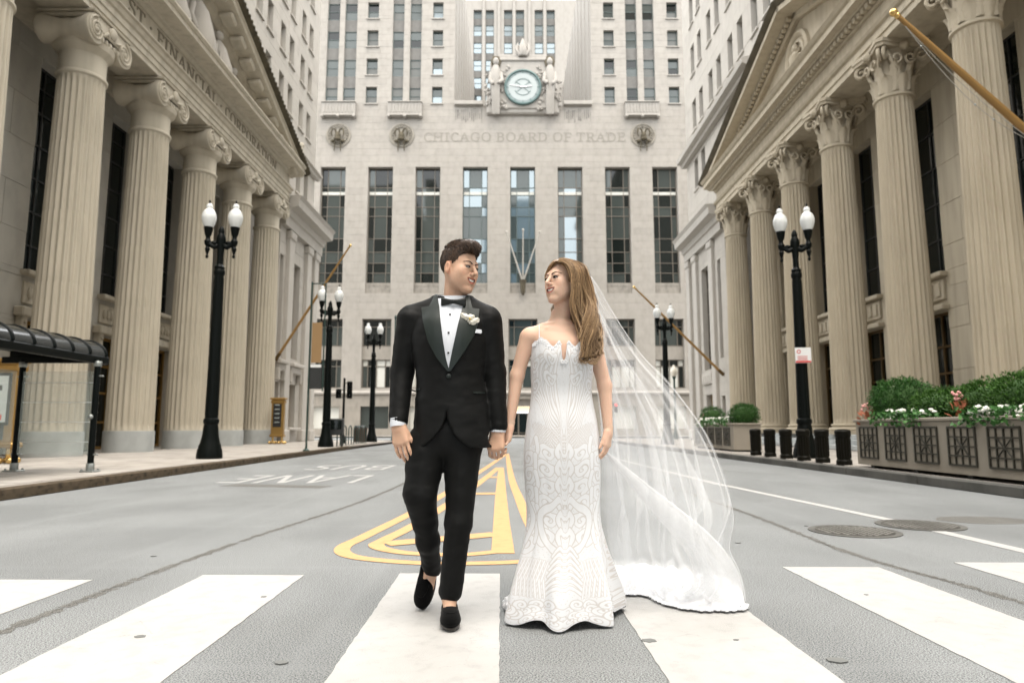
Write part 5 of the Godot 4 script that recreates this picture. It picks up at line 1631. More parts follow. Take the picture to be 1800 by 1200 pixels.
# ---------------------------------------------------------------- bodies: smooth distance fields meshed as surface nets
class Pr:
	var t := 0
	var a := Vector3.ZERO
	var b := Vector3.ZERO
	var ra := 0.1
	var rb := 0.1
	var k := 0.02
	var op := 1
	var rot := Basis.IDENTITY
	var ba := Vector3.ZERO
	var bb := 1.0
	var lut := []
	func d(p: Vector3) -> float:
		if t == 0:
			var pa := p - a
			var h := clampf(pa.dot(ba) / bb, 0.0, 1.0)
			return (pa - ba * h).length() - (ra + (rb - ra) * h)
		if t == 1:
			var l := rot * (p - a)
			var q := l / b
			var k0 := q.length()
			var k1 := (q / b).length()
			return k0 * (k0 - 1.0) / maxf(k1, 0.001)
		if t == 2:   # stack of ellipses up the y axis: lut rows [y, cx, cz, rx, rz front, rz back]
			var n := lut.size()
			var f := clampf((p.y - ra) / (rb - ra), 0.0, 1.0) * (n - 1)
			var i := mini(int(f), n - 2)
			var u := f - i
			var A: PackedFloat32Array = lut[i]; var B: PackedFloat32Array = lut[i + 1]
			var dx := p.x - lerpf(A[0], B[0], u); var dz := p.z - lerpf(A[1], B[1], u)
			var rx := lerpf(A[2], B[2], u); var rz := lerpf(A[3], B[3], u) if dz > 0.0 else lerpf(A[4], B[4], u)
			var e := sqrt(dx * dx / (rx * rx) + dz * dz / (rz * rz))
			return maxf((e - 1.0) * minf(rx, rz), maxf(ra - p.y, p.y - rb))
		if t == 3:   # opening of a coat below its button: a point, widening downwards, front side only
			var g := a.y - p.y
			if g < 0.0: return sqrt(g * g + (p.x - a.x) * (p.x - a.x))
			var w := b.x * pow(g / b.y, b.z)
			return maxf(absf(p.x - a.x - ra * g) - w, a.z - p.z) * 0.8
		# t == 4: everything below a line given as pairs (z, y) in the frame of rot and a
		var l := rot * (p - a)
		var y := -9.0
		for i in lut.size() - 1:
			if l.z >= lut[i].x and l.z <= lut[i + 1].x:
				y = lerpf(lut[i].y, lut[i + 1].y, (l.z - lut[i].x) / (lut[i + 1].x - lut[i].x)); break
		if l.z < lut[0].x: y = lut[0].y
		if l.z > lut[-1].x: y = lut[-1].y
		return (l.y - y) * 0.8

func cap(a: Vector3, b: Vector3, ra: float, rb: float, k := 0.02, op := 1) -> Pr:
	var p := Pr.new()
	p.a = a; p.b = b; p.ra = ra; p.rb = rb; p.k = k; p.op = op
	p.ba = b - a; p.bb = maxf(p.ba.length_squared(), 1e-8)
	return p

func ell(c: Vector3, r: Vector3, k := 0.02, op := 1, rot := Basis.IDENTITY) -> Pr:
	var p := Pr.new()
	p.t = 1; p.a = c; p.b = r; p.k = k; p.op = op; p.rot = rot.transposed()
	return p

# rows: [y, cx, cz, rx, rz front, rz back], from low to high, smoothed
func stack(rows: Array, k := 0.03) -> Pr:
	var p := Pr.new()
	p.t = 2; p.k = k; p.ra = rows[0][0]; p.rb = rows[-1][0]
	for i in 49:
		var y := lerpf(p.ra, p.rb, i / 48.0)
		var j := 0
		while j < rows.size() - 2 and rows[j + 1][0] < y: j += 1
		var u: float = (y - rows[j][0]) / (rows[j + 1][0] - rows[j][0])
		var o := PackedFloat32Array()
		for q in range(1, 6):
			o.append(cubic_interpolate(rows[j][q], rows[j + 1][q], rows[maxi(j - 1, 0)][q], rows[mini(j + 2, rows.size() - 1)][q], u))
		p.lut.append(o)
	return p

func field(list: Array, p: Vector3) -> float:
	var d := 9.0
	for q in list:
		var e: float = q.d(p)
		if q.op > 0:
			var h = maxf(q.k - absf(d - e), 0.0) / q.k
			d = minf(d, e) - h * h * q.k * 0.25
		else:
			var h = maxf(q.k - absf(d + e), 0.0) / q.k
			d = maxf(d, -e) + h * h * q.k * 0.25
	return d

func field_box(list: Array, pad: float) -> AABB:
	var lo := Vector3.ONE * 99.0; var hi := Vector3.ONE * -99.0
	for q in list:
		if q.op < 0 or q.t > 2: continue
		if q.t == 2:
			for A in q.lut:
				lo = lo.min(V(A[0] - A[2], q.ra, A[1] - A[4])); hi = hi.max(V(A[0] + A[2], q.rb, A[1] + A[3]))
		else:
			var r: Vector3 = Vector3.ONE * maxf(q.ra, q.rb) if q.t == 0 else Vector3.ONE * maxf(q.b.x, maxf(q.b.y, q.b.z))
			lo = lo.min(q.a - r); hi = hi.max(q.a + r)
			if q.t == 0: lo = lo.min(q.b - r); hi = hi.max(q.b + r)
	return AABB(lo - Vector3.ONE * pad, hi - lo + Vector3.ONE * pad * 2.0)

# meshes the field into m; clip: only where clip.y0 < y < clip.y1
func nets(m: MB, list: Array, cell: float, colf = null, nz: FastNoiseLite = null, amp := 0.0, ns := Vector3.ONE, area = null) -> void:
	var box: AABB = field_box(list, cell * 2.0 + amp) if area == null else area
	var lo := box.position
	var nx := int(box.size.x / cell) + 2; var ny := int(box.size.y / cell) + 2; var nk := int(box.size.z / cell) + 2
	var F := PackedFloat32Array(); F.resize(nx * ny * nk); F.fill(9.0)
	var ID := PackedInt32Array(); ID.resize(nx * ny * nk); ID.fill(-1)
	var B := 6
	var rad := cell * B * 0.87
	var live := []
	for bk in range(0, nk - 1, B):
		for bj in range(0, ny - 1, B):
			for bi in range(0, nx - 1, B):
				var c := lo + V(bi + B * 0.5, bj + B * 0.5, bk + B * 0.5) * cell
				var near := []
				var some := false
				for q in list:
					var e: float = q.d(c)
					if e < rad * 1.35 + q.k + amp:
						near.append(q)
						if q.op > 0: some = true
				if not some: continue
				if absf(field(near, c)) > rad * 1.7 + amp: continue
				live.append(Vector3i(bi, bj, bk))
				for k in range(bk, mini(bk + B + 1, nk)):
					for j in range(bj, mini(bj + B + 1, ny)):
						var at := (k * ny + j) * nx
						for i in range(bi, mini(bi + B + 1, nx)):
							if F[at + i] == 9.0:
								var p := lo + V(i, j, k) * cell
								var d := field(near, p)
								if nz and absf(d) < 0.03 + amp: d += amp * nz.get_noise_3d(p.x * ns.x, p.y * ns.y, p.z * ns.z)
								F[at + i] = d
	var sx := 1; var sy := nx; var sz := nx * ny
	var off := [0, sx, sy, sx + sy, sz, sx + sz, sy + sz, sx + sy + sz]
	var cor := [V(0, 0, 0), V(1, 0, 0), V(0, 1, 0), V(1, 1, 0), V(0, 0, 1), V(1, 0, 1), V(0, 1, 1), V(1, 1, 1)]
	var edges := [[0, 1], [2, 3], [4, 5], [6, 7], [0, 2], [1, 3], [4, 6], [5, 7], [0, 4], [1, 5], [2, 6], [3, 7]]
	for b in live:
		for k in range(b.z, mini(b.z + B, nk - 1)):
			for j in range(b.y, mini(b.y + B, ny - 1)):
				var row: int = (k * ny + j) * nx
				for i in range(b.x, mini(b.x + B, nx - 1)):
					var at: int = row + i
					var s0 := F[at] < 0.0
					if (F[at + sx] < 0.0) == s0 and (F[at + sy] < 0.0) == s0 and (F[at + sz] < 0.0) == s0 and (F[at + sx + sy] < 0.0) == s0 and (F[at + sx + sz] < 0.0) == s0 and (F[at + sy + sz] < 0.0) == s0 and (F[at + sx + sy + sz] < 0.0) == s0: continue
					var sum := Vector3.ZERO; var n := 0
					for e in edges:
						var f0 := F[at + off[e[0]]]; var f1 := F[at + off[e[1]]]
						if (f0 < 0.0) != (f1 < 0.0):
							sum += cor[e[0]].lerp(cor[e[1]], f0 / (f0 - f1)); n += 1
					var p := lo + (V(i, j, k) + sum / n) * cell
					if colf != null: m.c = colf.call(p)
					ID[at] = m.p(p)
	for b in live:
		for k in range(maxi(b.z, 1), mini(b.z + B, nk - 1)):
			for j in range(maxi(b.y, 1), mini(b.y + B, ny - 1)):
				var row: int = (k * ny + j) * nx
				for i in range(maxi(b.x, 1), mini(b.x + B, nx - 1)):
					var at: int = row + i
					if ID[at] < 0: continue
					var s0 := F[at] < 0.0
					if (F[at + sx] < 0.0) != s0: net_quad(m, ID, at, at - sy, at - sy - sz, at - sz, s0)
					if (F[at + sy] < 0.0) != s0: net_quad(m, ID, at, at - sz, at - sx - sz, at - sx, s0)
					if (F[at + sz] < 0.0) != s0: net_quad(m, ID, at, at - sx, at - sx - sy, at - sy, s0)

func net_quad(m: MB, ID: PackedInt32Array, a: int, b: int, c: int, d: int, front: bool) -> void:
	if ID[b] < 0 or ID[c] < 0 or ID[d] < 0: return
	if front: m.quad(ID[a], ID[b], ID[c], ID[d])
	else: m.quad(ID[a], ID[d], ID[c], ID[b])

func front_z(list: Array, x: float, y: float, from := 0.35) -> float:
	var z := from
	for i in 60:
		var d := field(list, V(x, y, z))
		if d < 0.0008: break
		z -= maxf(d * 0.8, 0.0006)
		if z < -0.3: break
	return z

# cloth laid on a body: rows [y, x left, x right] from top to bottom, lifted by off, with turned edges
func cloth_patch(list: Array, rows: Array, off: float, nx: int, ny: int) -> MB:
	var m := MB.new()
	var n := rows.size()
	var grid := []
	for i in ny + 1:
		var f := float(i) / ny * (n - 1)
		var j := mini(int(f), n - 2)
		var u := f - j
		var y := lerpf(rows[j][0], rows[j + 1][0], u)
		var l := lerpf(rows[j][1], rows[j + 1][1], u); var r := lerpf(rows[j][2], rows[j + 1][2], u)
		var line := []
		for q in nx + 1:
			var x := lerpf(l, r, float(q) / nx)
			line.append(V(x, y, front_z(list, x, y) + off))
		grid.append(line)
	for i in ny + 1:
		for q in nx + 1: m.p(grid[i][q], Vector2(float(q) / nx, float(i) / ny))
	for i in ny:
		for q in nx:
			var a := i * (nx + 1) + q
			m.quad(a, a + nx + 1, a + nx + 2, a + 1)
	var rim := []
	for q in nx + 1: rim.append(grid[0][q])
	for i in range(1, ny + 1): rim.append(grid[i][nx])
	for q in range(nx - 1, -1, -1): rim.append(grid[ny][q])
	for i in range(ny - 1, -1, -1): rim.append(grid[i][0])
	for i in rim.size() - 1:
		var a: Vector3 = rim[i]; var b: Vector3 = rim[i + 1]
		m.face(b, a, a - V(0, 0, off + 0.004), b - V(0, 0, off + 0.004))
	return m

# ---------------------------------------------------------------- head and hands
# head frame: x to the person's left when facing +z, y up, face towards +z; origin between the eyes, at the ears' depth
func head_field(h: Transform3D, s: float, w: float) -> Array:
	var L := []
	var R := h.basis
	var E := func(x, y, z, a, b, c, k, op := 1): L.append(ell(h * (V(x, y, z) * s), V(a, b, c) * s, k * s, op, R))
	var C := func(x, y, z, x2, y2, z2, r1, r2, k, op := 1): L.append(cap(h * (V(x, y, z) * s), h * (V(x2, y2, z2) * s), r1 * s, r2 * s, k * s, op))
	E.call(0, 0.038, -0.012, 0.074 * w, 0.088, 0.097, 0.02)
	E.call(0, -0.030, 0.030, 0.0605 * w, 0.085, 0.059, 0.03)
	for q in [-1.0, 1.0]:
		C.call(q * 0.055 * w, -0.036, -0.004, q * 0.019, -0.106, 0.062, 0.0145 * w, 0.0165, 0.03)
		E.call(q * 0.040 * w, -0.025, 0.058, 0.026, 0.026, 0.026, 0.028)
		E.call(q * 0.037 * w, -0.064, 0.040, 0.021, 0.032, 0.031, 0.035)
	E.call(0, -0.110, 0.073, 0.021 * w, 0.019, 0.019, 0.022)
	C.call(-0.030, 0.024, 0.079, 0.030, 0.024, 0.079, 0.0125 * w, 0.0125 * w, 0.02)
	for q in [-1.0, 1.0]: E.call(q * 0.031, 0.003, 0.098, 0.019, 0.010, 0.013, 0.012, -1)
	for q in [-1.0, 1.0]:
		E.call(q * 0.031, 0.0105, 0.0815, 0.0175, 0.0065, 0.0125, 0.006)
		E.call(q * 0.031, -0.0105, 0.0810, 0.0165, 0.0060, 0.0115, 0.006)
	C.call(0, 0.016, 0.0885, 0, -0.030, 0.1165, 0.0072, 0.0106, 0.010)
	for q in [-1.0, 1.0]: E.call(q * 0.0110, -0.0340, 0.100, 0.0080, 0.0072, 0.010, 0.006)
	# mouth, smiling: the lips' corners drawn back and up
	E.call(0, -0.066, 0.074, 0.036, 0.024, 0.023, 0.02)
	for q in [-1.0, 1.0]:
		C.call(0, -0.0580, 0.0985, q * 0.031, -0.0520, 0.079, 0.0042, 0.0026, 0.006)
		C.call(0, -0.0790, 0.0950, q * 0.029, -0.0560, 0.080, 0.0058, 0.0028, 0.006)
		C.call(0, -0.0680, 0.1010, q * 0.026, -0.0555, 0.085, 0.0068, 0.0028, 0.003, -1)
		# ears
		E.call(q * 0.079 * w, -0.012, -0.006, 0.008, 0.031, 0.019, 0.008)
		E.call(q * 0.086 * w, -0.008, -0.002, 0.006, 0.018, 0.009, 0.006, -1)
	return L

func face_colour(h: Transform3D, s: float, skin: Color, lip: Color, beard: float) -> Callable:
	var inv := h.affine_inverse()
	var nz := noise(77, 1.0, 3)
	return func(p: Vector3) -> Color:
		var l := (inv * p) / s
		var f := nz.get_noise_3d(l.x * 90.0, l.y * 90.0, l.z * 90.0)
		var c := Color(skin.r * (1.0 + 0.05 * f), skin.g * (1.0 + 0.11 * f), skin.b * (1.0 + 0.13 * f))
		var dm := Vector2(l.x / 0.033, (l.y + 0.0680 - 13.0 * l.x * l.x) / 0.0165).length()
		if l.z > 0.07:
			c = c.lerp(lip, 1.0 - smoothstep(0.8, 1.08, dm))
			if absf(l.y + 0.0680 - 13.0 * l.x * l.x) < 0.0052 and absf(l.x) < 0.029: c = Color(0.10, 0.025, 0.02)
			var ch := V(absf(l.x) - 0.045, l.y + 0.03, (l.z - 0.07) * 0.5).length()
			c = c.lerp(Color(skin.r * 1.04, skin.g * 0.80, skin.b * 0.76), 0.45 * (1.0 - smoothstep(0.0, 0.032, ch)))
		if absf(l.x) > 0.073 and l.z < 0.02: c = c.lerp(Color(skin.r * 1.02, skin.g * 0.8, skin.b * 0.74), 0.5)
		if beard > 0.0 and l.y < -0.03 and l.z > -0.01 and dm > 1.0:
			c = c.lerp(Color(skin.r * 0.62, skin.g * 0.6, skin.b * 0.58), beard * smoothstep(-0.03, -0.07, l.y))
		return c

func face_parts(o: Node, h: Transform3D, s: float, brow: Material, iris: Color, lashes: float, gaze: float, L: Array) -> void:
	for q in [-1.0, 1.0]:
		var m := MB.new(); m.tinted = true
		m.xf = h
		var look := V(q * 0.031 + gaze, 0.0005, 0.0968)
		m.surf(func(u, v):
			var a: float = u * TAU; var b: float = (v - 0.5) * PI
			return V(q * 0.031, 0.0, 0.0805) * s + V(cos(b) * cos(a) * 0.0135, sin(b) * 0.0100, cos(b) * sin(a) * 0.0122) * s, 28, 18, true)
		for i in m.v.size():
			var l := (h.affine_inverse() * m.v[i]) / s
			var d := Vector2(l.x - look.x, l.y - look.y).length()
			m.col[i] = Color(0.005, 0.005, 0.005) if d < 0.0028 else iris if d < 0.0064 else Color(0.38, 0.345, 0.32)
		part("eye", m, T.eye, o)
		var lid := MB.new(); lid.xf = h
		var pu := []; var pl := []; var rr := []; var rl := []
		for i in 9:
			var t := i / 8.0 - 0.5
			pu.append(V(q * 0.031 + t * 0.030, 0.0052 - t * t * 0.016, 0.0945 - t * t * 0.034) * s); rr.append((0.0015 + lashes * 0.0014) * s)
			pl.append(V(q * 0.031 + t * 0.028, -0.0052 + t * t * 0.014, 0.0935 - t * t * 0.034) * s); rl.append((0.0007 + lashes * 0.0005) * s)
		lid.tube(pu, rr, 6); lid.tube(pl, rl, 5)
		part("lashes", lid, T.lash, o)
		var b := MB.new(); b.xf = h
		var pts := []; var br := []
		for i in 9:
			var t := i / 8.0
			var x: float = q * lerpf(0.012, 0.051, t); var y := 0.0185 + 0.0085 * sin(PI * minf(t * 0.8, 1.0))
			var z := 0.13
			for k in 50:
				var d := field(L, h * (V(x, y, z) * s)) / s
				if d < 0.0005: break
				z -= maxf(d * 0.7, 0.0004)
			pts.append(V(x, y, z + 0.0004) * s); br.append(lerpf(0.0040, 0.0014, t) * s * (1.0 if lashes < 0.5 else 0.7))
		b.tube(pts, br, 6, true, 0.9)
		part("eyebrow", b, brow, o)
	var t := MB.new(); t.xf = h
	t.surf(func(u, v):
		var x: float = (u - 0.5) * 0.046
		return V(x, -0.0660 + 13.0 * x * x + (v - 0.5) * 0.0105 * (1.0 - 900.0 * x * x), 0.0968 - 16.0 * x * x - 3000.0 * x * x * x * x) * s, 16, 3)
	part("teeth", t, T.teeth, o)

# hand: wrist, f along the fingers, n out of the palm, th the thumb's side; curl per joint
func hand_field(w: Vector3, f: Vector3, th: Vector3, n: Vector3, s: float, curl: Array, spread := 0.05, thumb := 0.35) -> Array:
	var L := []
	f = f.normalized(); n = (n - f * n.dot(f)).normalized(); th = (th - f * th.dot(f) - n * th.dot(n)).normalized()
	L.append(cap(w - f * 0.02 * s, w + f * 0.02 * s, 0.026 * s, 0.027 * s, 0.01 * s))
	for q in [[-0.030, 0.078, 0.0135], [-0.010, 0.086, 0.0135], [0.010, 0.088, 0.0135], [0.030, 0.083, 0.0135]]:
		L.append(cap(w + f * 0.012 * s + th * q[0] * 0.55 * s, w + f * q[1] * s + th * q[0] * s, 0.0165 * s, q[2] * s, 0.014 * s))
	var fin := [[-0.031, 0.080, 0.033, 0.0082], [-0.0105, 0.089, 0.040, 0.0088], [0.0105, 0.091, 0.043, 0.0090], [0.031, 0.086, 0.039, 0.0088]]
	for i in 4:
		var q: Array = fin[i]
		var p: Vector3 = w + (f * q[1] + th * q[0]) * s
		var d: Vector3 = (f + th * (i - 1.5) * spread).normalized()
		var len: float = q[2] * s
		var r: float = q[3] * s
		var nn := n
		for j in 3:
			var a: float = curl[j] * (1.0 + 0.1 * (1.5 - i))
			var dn: Vector3 = d * cos(a) + nn * sin(a)
			nn = nn * cos(a) - d * sin(a)
			d = dn
			L.append(cap(p, p + d * len, r, r * 0.9, 0.004 * s))
			p += d * len; r *= 0.9; len *= 0.66 if j == 0 else 0.8
	var tb := w + (f * 0.022 + th * 0.022 + n * 0.004) * s
	var td := (f * cos(thumb) + th * sin(thumb) * 0.9 + n * 0.22).normalized()
	L.append(cap(w + (f * 0.008 + th * 0.012) * s, tb + td * 0.03 * s, 0.016 * s, 0.0125 * s, 0.012 * s))
	L.append(cap(tb + td * 0.028 * s, tb + td * 0.062 * s, 0.0115 * s, 0.0098 * s, 0.005 * s))
	var t2 := (td + f * 0.35 + n * 0.15).normalized()
	L.append(cap(tb + td * 0.062 * s, tb + td * 0.062 * s + t2 * 0.026 * s, 0.0098 * s, 0.0078 * s, 0.004 * s))
	return L

# ---------------------------------------------------------------- the man in the tuxedo
func streaks(sd: int, lo: Color, hi: Color, sc: Vector3, h: Transform3D) -> Callable:
	var nz := noise(sd, 1.0, 3)
	var inv := h.affine_inverse()
	return func(p: Vector3) -> Color:
		var l := inv * p
		return lo.lerp(hi, clampf(0.5 + 0.9 * nz.get_noise_3d(l.x * sc.x, l.y * sc.y, l.z * sc.z), 0.0, 1.0))

func flat_colour(c: Color) -> Callable:
	return func(_p: Vector3) -> Color: return c

func shoe(o: Node, at: Transform3D) -> void:
	var L := [ell(V(0, 0.046, 0.02), V(0.046, 0.038, 0.12), 0.02), ell(V(0, 0.034, 0.095), V(0.048, 0.027, 0.062), 0.03), ell(V(0, 0.054, -0.075), V(0.037, 0.045, 0.05), 0.03), ell(V(0, 0.105, -0.05), V(0.034, 0.062, 0.075), 0.008, -1), ell(V(0, -0.03, 0.02), V(0.2, 0.042, 0.3), 0.004, -1)]
	var m := MB.new()
	nets(m, L, 0.005)
	var u := part("shoe", m, T.velvet, o)
	u.transform = at
	m = MB.new()
	# stitched ridge round the toe
	var pts := []; var rr := []
	for k in 15:
		var a := PI * (k / 14.0)
		var x := cos(a) * 0.034; var z := 0.045 + sin(a) * 0.075
		pts.append(V(x, front_y(L, x, z) + 0.001, z)); rr.append(0.0026)
	m.tube(pts, rr, 6)
	part("toe_seam", m, T.velvet, u)
	m = MB.new()
	var q := PackedVector2Array()
	for k in 32:
		var a := TAU * k / 32
		var z := sin(a) * 0.146
		q.append(Vector2(cos(a) * lerpf(0.040, 0.052, smoothstep(-0.15, 0.1, z)) * (1.0 if absf(z) < 0.12 else 0.95), -(z + 0.008)))
	m.xf = Transform3D(Basis(Vector3(1, 0, 0), Vector3(0, 0, -1), Vector3(0, 1, 0)), Vector3.ZERO)
	m.ext(q, 0.003, 0.014)
	m.xf = Transform3D()
	m.box(V(0, -0.004, -0.09), V(0.066, 0.02, 0.07), 0.008)
	part("sole", m, T.shoe_sole, u)

func front_y(L: Array, x: float, z: float) -> float:
	var y := 0.2
	for i in 60:
		var d := field(L, V(x, y, z))
		if d < 0.0006: break
		y -= maxf(d * 0.8, 0.0005)
		if y < 0.0: break
	return y

func groom() -> void:
	var o := thing("person", "smiling man in a black tuxedo and bow tie walking hand in hand", "person", V(-0.32, 0, -3.55))
	var skin := Color(0.56, 0.355, 0.25)
	var s := 1.04
	var H := Transform3D(Basis(Vector3.UP, 0.92) * Basis(Vector3.RIGHT, 0.10) * Basis(Vector3.BACK, -0.05), V(0.040, 1.797, 0.005))
	# body: one mesh; head and hands on fine grids
	var body := MB.new(); body.tinted = true
	var L := head_field(H, s, 1.04)
	L.append(cap(H * (V(0, -0.045, -0.018) * s), V(0.015, 1.57, -0.03), 0.055, 0.066, 0.03))
	nets(body, L, 0.0036, face_colour(H, s, skin, Color(0.36, 0.125, 0.085), 0.22))
	var wr := V(-0.258, 0.980, 0.060); var wl := V(0.247, 0.95, 0.0)
	var fc := flat_colour(Color(0.56, 0.35, 0.245))
	nets(body, hand_field(wr, V(0.20, -1, 0.14), V(0.9, 0, 0.5), V(0.4, 0.05, -0.9), 1.14, [0.16, 0.30, 0.24], 0.05, 0.36), 0.0036, fc)
	nets(body, hand_field(wl, V(-0.12, -1, 0.16), V(-0.9, 0, 0.4), V(0.35, 0, -0.9), 1.12, [0.75, 1.0, 0.6], 0.02, 0.22), 0.0036, fc)
	nets(body, [stack([[0.86, 0, 0, 0.13, 0.085, 0.09], [1.2, 0, 0, 0.125, 0.08, 0.08], [1.5, 0, -0.02, 0.12, 0.07, 0.07], [1.60, 0.01, -0.03, 0.075, 0.06, 0.06]]), cap(V(-0.06, 1.56, -0.03), V(-0.2, 1.51, -0.02), 0.05, 0.045), cap(V(0.06, 1.56, -0.03), V(0.18, 1.51, -0.02), 0.05, 0.045),
		cap(V(-0.212, 1.52, -0.01), V(-0.25, 1.25, -0.03), 0.045, 0.04), cap(V(-0.25, 1.25, -0.03), wr, 0.04, 0.028), cap(V(0.192, 1.52, -0.01), V(0.214, 1.25, -0.03), 0.045, 0.04), cap(V(0.214, 1.25, -0.03), wl, 0.04, 0.028),
		cap(V(-0.1, 0.9, 0), V(-0.142, 0.615, 0.045), 0.075, 0.055), cap(V(-0.142, 0.615, 0.045), V(-0.115, 0.2, -0.27), 0.045, 0.036), cap(V(-0.115, 0.2, -0.27), V(-0.135, 0.12, -0.25), 0.036, 0.034), cap(V(-0.135, 0.12, -0.25), V(-0.15, 0.06, -0.215), 0.033, 0.026),
		cap(V(0.07, 0.9, 0), V(0.053, 0.5, 0.05), 0.075, 0.05), cap(V(0.053, 0.5, 0.05), V(0.008, 0.12, 0.015), 0.045, 0.036), cap(V(0.008, 0.12, 0.015), V(0.016, 0.05, 0.07), 0.036, 0.03)], 0.012, fc)
	part("body", body, T.skin, o)
	var face := hub("face", o)
	face_parts(face, H, s, T.brow_dark, Color(0.035, 0.02, 0.01), 0.15, 0.004, L)
	# hair: short at the sides, swept up at the front
	var hl := Pr.new(); hl.t = 4; hl.op = -1; hl.k = 0.006; hl.a = H.origin; hl.rot = H.basis.transposed()
	for q in [[-0.13, -0.085], [-0.085, -0.078], [-0.05, -0.05], [-0.032, -0.02], [-0.026, 0.022], [0.010, 0.026], [0.014, -0.012], [0.030, -0.012], [0.036, 0.03], [0.052, 0.058], [0.072, 0.074], [0.13, 0.082]]: hl.lut.append(Vector2(q[0], q[1]) * s)
	var hp := [ell(H * (V(0, 0.040, -0.014) * s), V(0.0795, 0.0925, 0.102) * s, 0.02, 1, H.basis), ell(H * (V(0, 0.088, 0.006) * s), V(0.066, 0.058, 0.090) * s, 0.03, 1, H.basis), ell(H * (V(-0.006, 0.115, 0.066) * s), V(0.054, 0.031, 0.044) * s, 0.025, 1, H.basis), ell(H * (V(-0.02, 0.108, 0.098) * s), V(0.034, 0.020, 0.022) * s, 0.02, 1, H.basis), hl]
	var hair := MB.new(); hair.tinted = true
	nets(hair, hp, 0.0034, streaks(5, Color(0.010, 0.006, 0.004), Color(0.065, 0.038, 0.024), V(95, 60, 20), H), noise(6, 1.0, 2), 0.0022, V(160, 160, 60))
	# strands laid over the whole of it: forward and up on top, down and back at the sides
	var inv := H.affine_inverse()
	rng.seed = 11
	var seeds := hair.v.size()
	for k in 4200:
		var p0: Vector3 = (inv * hair.v[rng.randi() % seeds]) / s
		var n := (p0 - V(0, 0.03, -0.01)).normalized()
		var high := smoothstep(0.075, 0.11, p0.y)
		var dir := V(-0.2 + p0.x * 1.5, 0.0, 1.0).lerp(V(0, -1.0, -0.35), 1.0 - high)
		dir = (dir - n * dir.dot(n)).normalized()
		dir = (dir + n * (0.22 * high + 0.03) + V(rng.randfn(), rng.randfn(), rng.randfn()) * 0.10).normalized()
		var c := rng.randf()
		hair.c = Color(0.010, 0.006, 0.004).lerp(Color(0.15, 0.092, 0.06), c * c)
		var l := lerpf(0.008, rng.randf_range(0.018, 0.034), high)
		p0 -= n * 0.001
		hair.tube([H * (p0 * s), H * ((p0 + dir * l * 0.5 + n * 0.0012) * s), H * ((p0 + dir * l - n * 0.002 * high) * s)], [0.0011, 0.0009, 0.0003], 3, false)
	part("hair", hair, T.hair, o)
	# jacket
	var cutaway := Pr.new(); cutaway.t = 3; cutaway.op = -1; cutaway.k = 0.008; cutaway.a = V(-0.006, 1.055, 0.02); cutaway.b = V(0.125, 0.195, 2.3); cutaway.ra = -0.03
	var J := [stack([[0.862, 0.014, 0, 0.207, 0.150, 0.145], [1.0, 0.011, 0, 0.199, 0.142, 0.137], [1.15, 0.003, 0, 0.182, 0.132, 0.122], [1.24, -0.003, 0, 0.178, 0.130, 0.118], [1.40, -0.008, 0, 0.203, 0.136, 0.13], [1.50, -0.010, -0.005, 0.198, 0.122, 0.125], [1.57, -0.008, -0.015, 0.155, 0.098, 0.10], [1.645, 0.004, -0.022, 0.092, 0.074, 0.085]]),
		cap(V(-0.07, 1.612, -0.025), V(-0.208, 1.545, -0.015), 0.042, 0.064, 0.05), cap(V(0.075, 1.612, -0.025), V(0.188, 1.542, -0.015), 0.042, 0.064, 0.05),
		cap(V(-0.216, 1.525, -0.01), V(-0.258, 1.25, -0.03), 0.073, 0.061, 0.008), cap(V(-0.258, 1.25, -0.03), V(-0.258, 1.0, 0.05), 0.061, 0.050, 0.015),
		cap(V(0.195, 1.522, -0.01), V(0.226, 1.25, -0.03), 0.073, 0.061, 0.008), cap(V(0.226, 1.25, -0.03), V(0.248, 0.978, 0.0), 0.061, 0.050, 0.015),
		ell(V(-0.256, 0.93, 0.06), V(0.085, 0.042, 0.085), 0.004, -1), ell(V(0.248, 0.91, 0.0), V(0.08, 0.042, 0.08), 0.004, -1), cutaway]
	var jacket := MB.new()
	nets(jacket, J, 0.0075, null, noise(21, 1.0, 2), 0.0035, V(8, 14, 8))
	var jk := part("jacket", jacket, T.suit, o)
	part("lapel", cloth_patch(J, [[1.66, -0.086, -0.072], [1.60, -0.104, -0.060], [1.586, -0.112, -0.056], [1.582, -0.152, -0.055], [1.513, -0.139, -0.045], [1.395, -0.106, -0.027], [1.307, -0.058, -0.012], [1.243, -0.004, 0.006]], 0.013, 10, 40), T.satin, jk)
	part("lapel", cloth_patch(J, [[1.645, 0.082, 0.098], [1.60, 0.072, 0.108], [1.576, 0.067, 0.116], [1.572, 0.064, 0.152], [1.479, 0.046, 0.141], [1.425, 0.036, 0.127], [1.337, 0.018, 0.078], [1.243, 0.000, 0.012]], 0.015, 10, 40), T.satin, jk)
	part("pocket", cloth_patch(J, [[1.16, -0.205, -0.15], [1.152, -0.205, -0.15]], 0.006, 6, 1), T.satin, jk)
	part("pocket", cloth_patch(J, [[1.142, 0.125, 0.182], [1.134, 0.125, 0.182]], 0.006, 6, 1), T.satin, jk)
	var bt := MB.new(); bt.ball(V(0.003, 1.218, front_z(J, 0.003, 1.218) + 0.006), V(0.012, 0.012, 0.007), 12, 8)
	part("button", bt, T.satin, jk)
	var sh := part("shirt", cloth_patch(J, [[1.63, -0.07, 0.084], [1.56, -0.056, 0.068], [1.45, -0.040, 0.046], [1.33, -0.018, 0.02], [1.243, -0.001, 0.003]], 0.006, 14, 24), T.shirt, o)
	for q in [[0.003, 1.535], [0.0, 1.437], [0.0, 1.334]]:
		var b := MB.new(); b.ball(V(q[0], q[1], front_z(J, q[0], q[1]) + 0.009), V(0.0055, 0.0055, 0.004), 10, 6)
		part("stud", b, T.black_print, sh)
